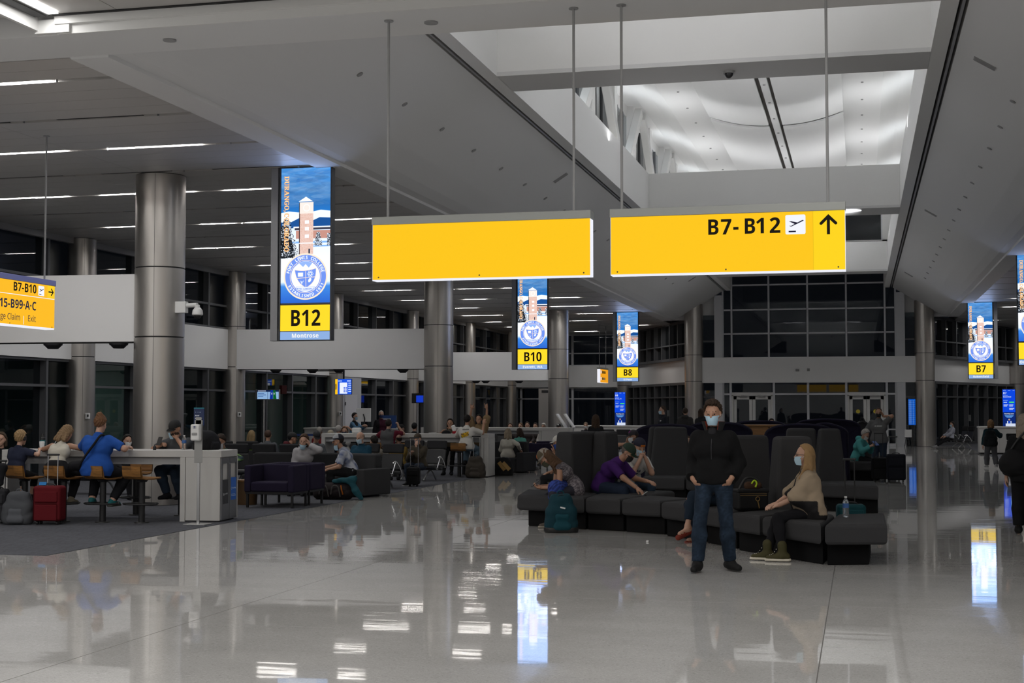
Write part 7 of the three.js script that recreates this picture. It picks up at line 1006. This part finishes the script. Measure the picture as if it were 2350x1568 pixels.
{
  const CY = 1.06;
  const bx = thing('food_box', 'red and white food box on the second counter', 'food box', [-9.72, CY, -34.0]); mesh('tray', rbox(0.2, 0.06, 0.12, 0.01, 0, 0.03, 0), cloth([0.35, 0.02, 0.03]), bx); mesh('bag', rbox(0.1, 0.16, 0.06, 0.02).rotateZ(0.35).translate(-0.08, 0.13, 0), M.plasticWhite, bx);
  tag(mesh('baseball_cap', new THREE.SphereGeometry(0.1, 20, 10, 0, PI * 2, 0, PI / 2).scale(1.2, 0.85, 1).translate(-9.98, CY, -33.95), cloth([0.012, 0.012, 0.014])), 'black cap lying on the second counter', 'cap');
  tag(mesh('paper_plate', cyl(0.09, 0.1, 0.02, -10.35, CY, -34.0, 20), M.plasticWhite), 'pale paper dish on the second counter', 'dish');
  tag(mesh('food_bag', rbox(0.22, 0.14, 0.14, 0.03, -12.35, CY + 0.07, -34.0), M.plasticWhite), 'white food bag at the left end of the second counter', 'bag');
  const sh = backpack('black backpack with tan sandals beside the second counter end', -8.72, 0.004, -34.75, 0.2, 0.4, 0.42, 0.3, [0.01, 0.01, 0.011], [0.013, 0.013, 0.014], false);
  for (const q of [-0.05, 0.06]) { const sd = mesh('sandal', rbox(0.1, 0.25, 0.02, 0.04, 0, 0, 0, 4).rotateZ(0.7 + q).translate(0.02 + q, 0.24, 0.22 + q * 0.3), cloth([0.3, 0.19, 0.07]), sh); }
  softBag('shoulder_bag', 'dark brown bag on the floor by the turquoise jacket', 'bag', -8.95, 0.004, -37.6, 0, [cap([-0.12, 0.12, 0], [0.12, 0.12, 0], 0.13), cap([-0.05, 0.26, 0], [0.05, 0.26, 0], 0.08)], [0.024, 0.018, 0.016], 0.018);
}
// ---- around the foreground bench
{
  const t = backpack('teal backpack on the floor by the woman with the trucker cap', -3.97, 0, -19.05, 0.35, 0.36, 0.52, 0.27, [0.008, 0.04, 0.055], [0.01, 0.06, 0.08]);
  mesh('bottom', (() => { const p = [cap([-0.1, 0.05, 0], [0.1, 0.05, 0], 0.1)]; return surfaceNet((x, y, z) => Math.max(field(p, 0.02)(x, y, z) - 0.038, y - 0.07, 0.001 - y), boundsOf(p, 0.06), 0.012); })(), M.black, t); mesh('paper_tag', rbox(0.07, 0.02, 0.004, 0.001).rotateZ(-0.25).translate(0.0, 0.34, 0.155), M.plasticWhite, t);
  const hb = thing('handbag', 'black handbag with gold zip on the bench behind the standing man', 'handbag', [-1.3, 0.455, -17.45], 0.45);
  mesh('body', rbox(0.4, 0.24, 0.2, 0.04, 0, 0.12, 0, 4), cloth([0.01, 0.01, 0.011], 0.5), hb); mesh('flap', rbox(0.41, 0.05, 0.21, 0.02, 0, 0.235, 0, 3), cloth([0.012, 0.012, 0.013], 0.5), hb); mesh('zip', [box(-0.17, 0.17, 0.18, 0.186, 0.1, 0.104), box(-0.17, 0.17, 0.202, 0.206, 0.1, 0.104)], std(lin(0.35, 0.22, 0.08), 0.35, 0.8), hb); mesh('clasp', [new THREE.TorusGeometry(0.025, 0.005, 6, 16).translate(0.05, 0.14, 0.108), rod([0.05, 0.115, 0.11], [0.07, 0.03, 0.11], 0.008)], std(lin(0.35, 0.22, 0.08), 0.35, 0.8), hb); mesh('strap', tube([[-0.15, 0.25, 0], [-0.05, 0.38, -0.02], [0.08, 0.37, -0.02], [0.17, 0.25, 0]], 0.014, 20, 6), M.black, hb); mesh('key_tag', tube([[-0.02, 0.3, 0.06], [0.02, 0.36, 0.07], [0.05, 0.33, 0.08], [0.03, 0.28, 0.09]], 0.011, 14, 5), cloth([0.42, 0.6, 0.03]), hb);
  softBag('brown_pouch', 'small brown furry pouch on top of the black handbag', 'pouch', -1.27, 0.7, -17.43, 0.3, [cap([-0.05, 0.05, 0], [0.05, 0.05, 0], 0.055)], [0.05, 0.026, 0.015], 0.01);
  suitcase('teal suitcase with black handle behind the right end of the bench', -0.13, -18.7, 0.1, 0.36, 0.46, 0.26, [0.006, 0.05, 0.06], 1.02, { hm: M.black, hw: 0.06 });
  softBag('black_bag', 'black bag between the teal suitcase and the blonde woman', 'bag', -0.55, 0.004, -18.6, 0, [cap([-0.06, 0.2, 0], [0.06, 0.2, 0], 0.14), cap([-0.04, 0.4, 0], [0.04, 0.4, 0], 0.09)], [0.011, 0.011, 0.012]);
  const sb = softBag('shoulder_bag', 'round black shoulder bag of the woman at the right edge', 'bag', 2.0, 0.78, -20.1, 0, [cap([-0.06, 0.16, 0], [0.05, 0.16, 0], 0.15), cap([-0.03, 0.26, 0], [0.03, 0.26, 0], 0.1)], [0.009, 0.009, 0.01]); mesh('strap', tube([[-0.08, 0.3, 0], [0.05, 0.5, 0.02], [0.2, 0.64, 0.05], [0.14, 0.34, 0.02]], 0.014, 24, 6), M.black, sb);
  const bp = backpack('dark backpack on the walking child', 3.52, 0.62, -41.79, 0.15, 0.32, 0.46, 0.22, [0.012, 0.014, 0.016], [0.016, 0.018, 0.02], false);
  suitcase('navy suitcase standing on the shiny floor by the elderly woman', 0.78, -33.7, 0.05, 0.42, 0.64, 0.28, [0.008, 0.009, 0.014], 0);
  suitcase('black suitcase with tall black handle next to the elderly woman', 0.42, -34.0, 0.1, 0.36, 0.55, 0.24, [0.009, 0.009, 0.01], 1.1, { hm: M.black, hw: 0.09 });
  suitcase('dark suitcase with silver handle behind the navy suitcase', 0.75, -34.9, 0.05, 0.36, 0.5, 0.24, [0.01, 0.01, 0.012], 1.0, { hw: 0.085 });
  tag(mesh('paper_scrap', rbox(0.03, 0.02, 0.05, 0.004, -2.62, 0.011, -17.9), M.plasticWhite), 'tiny white paper scrap on the shiny floor', 'litter');
  const ez = thing('easel', 'small easel with a white card before the end wall glass', 'easel', [2.05, 0.004, -65.3]); for (const s of [-1, 1]) mesh('leg', rod([s * 0.16, 0, 0.06], [s * 0.04, 0.75, -0.02], 0.014), M.black, ez); mesh('leg', rod([0, 0, -0.28], [0, 0.72, -0.03], 0.014), M.black, ez); mesh('card', rbox(0.3, 0.34, 0.012, 0.003).rotateX(-0.15).translate(0, 0.58, 0.05), M.plasticWhite, ez); mesh('ledge', box(-0.16, 0.16, 0.39, 0.41, 0.02, 0.1), M.black, ez);
  // wall readers and dark exit box at the gates
  for (const [x, y, z, l] of [[-18.02, 1.5, -30.8, 'white card reader on the leftmost side wall column'], [-18.02, 1.5, -39.4, 'white card reader on the column right of the sanitizer sign'], [-18.0, 1.5, -47.85, 'white card reader on the column by the seat map screen']]) { const c = thing('card_reader', l, 'card reader', [x, y, z]); mesh('case', rbox(0.08, 0.14, 0.1, 0.01), M.plasticWhite, c); mesh('window', rbox(0.03, 0.06, 0.03, 0.004, 0.03, 0.01, 0.045), M.black, c); }
  const ex = thing('exit_box', 'dark red sign box on the window transom left of the seat map screen', 'sign', [-18.4, 2.3, -43.6]); mesh('box', rbox(0.1, 0.28, 0.4, 0.01), cloth([0.04, 0.006, 0.006]), ex); mesh('arm', box(-0.2, 0, -0.02, 0.02, -0.02, 0.02), M.darkMetal, ex);
}
renderer.render(scene, camera);
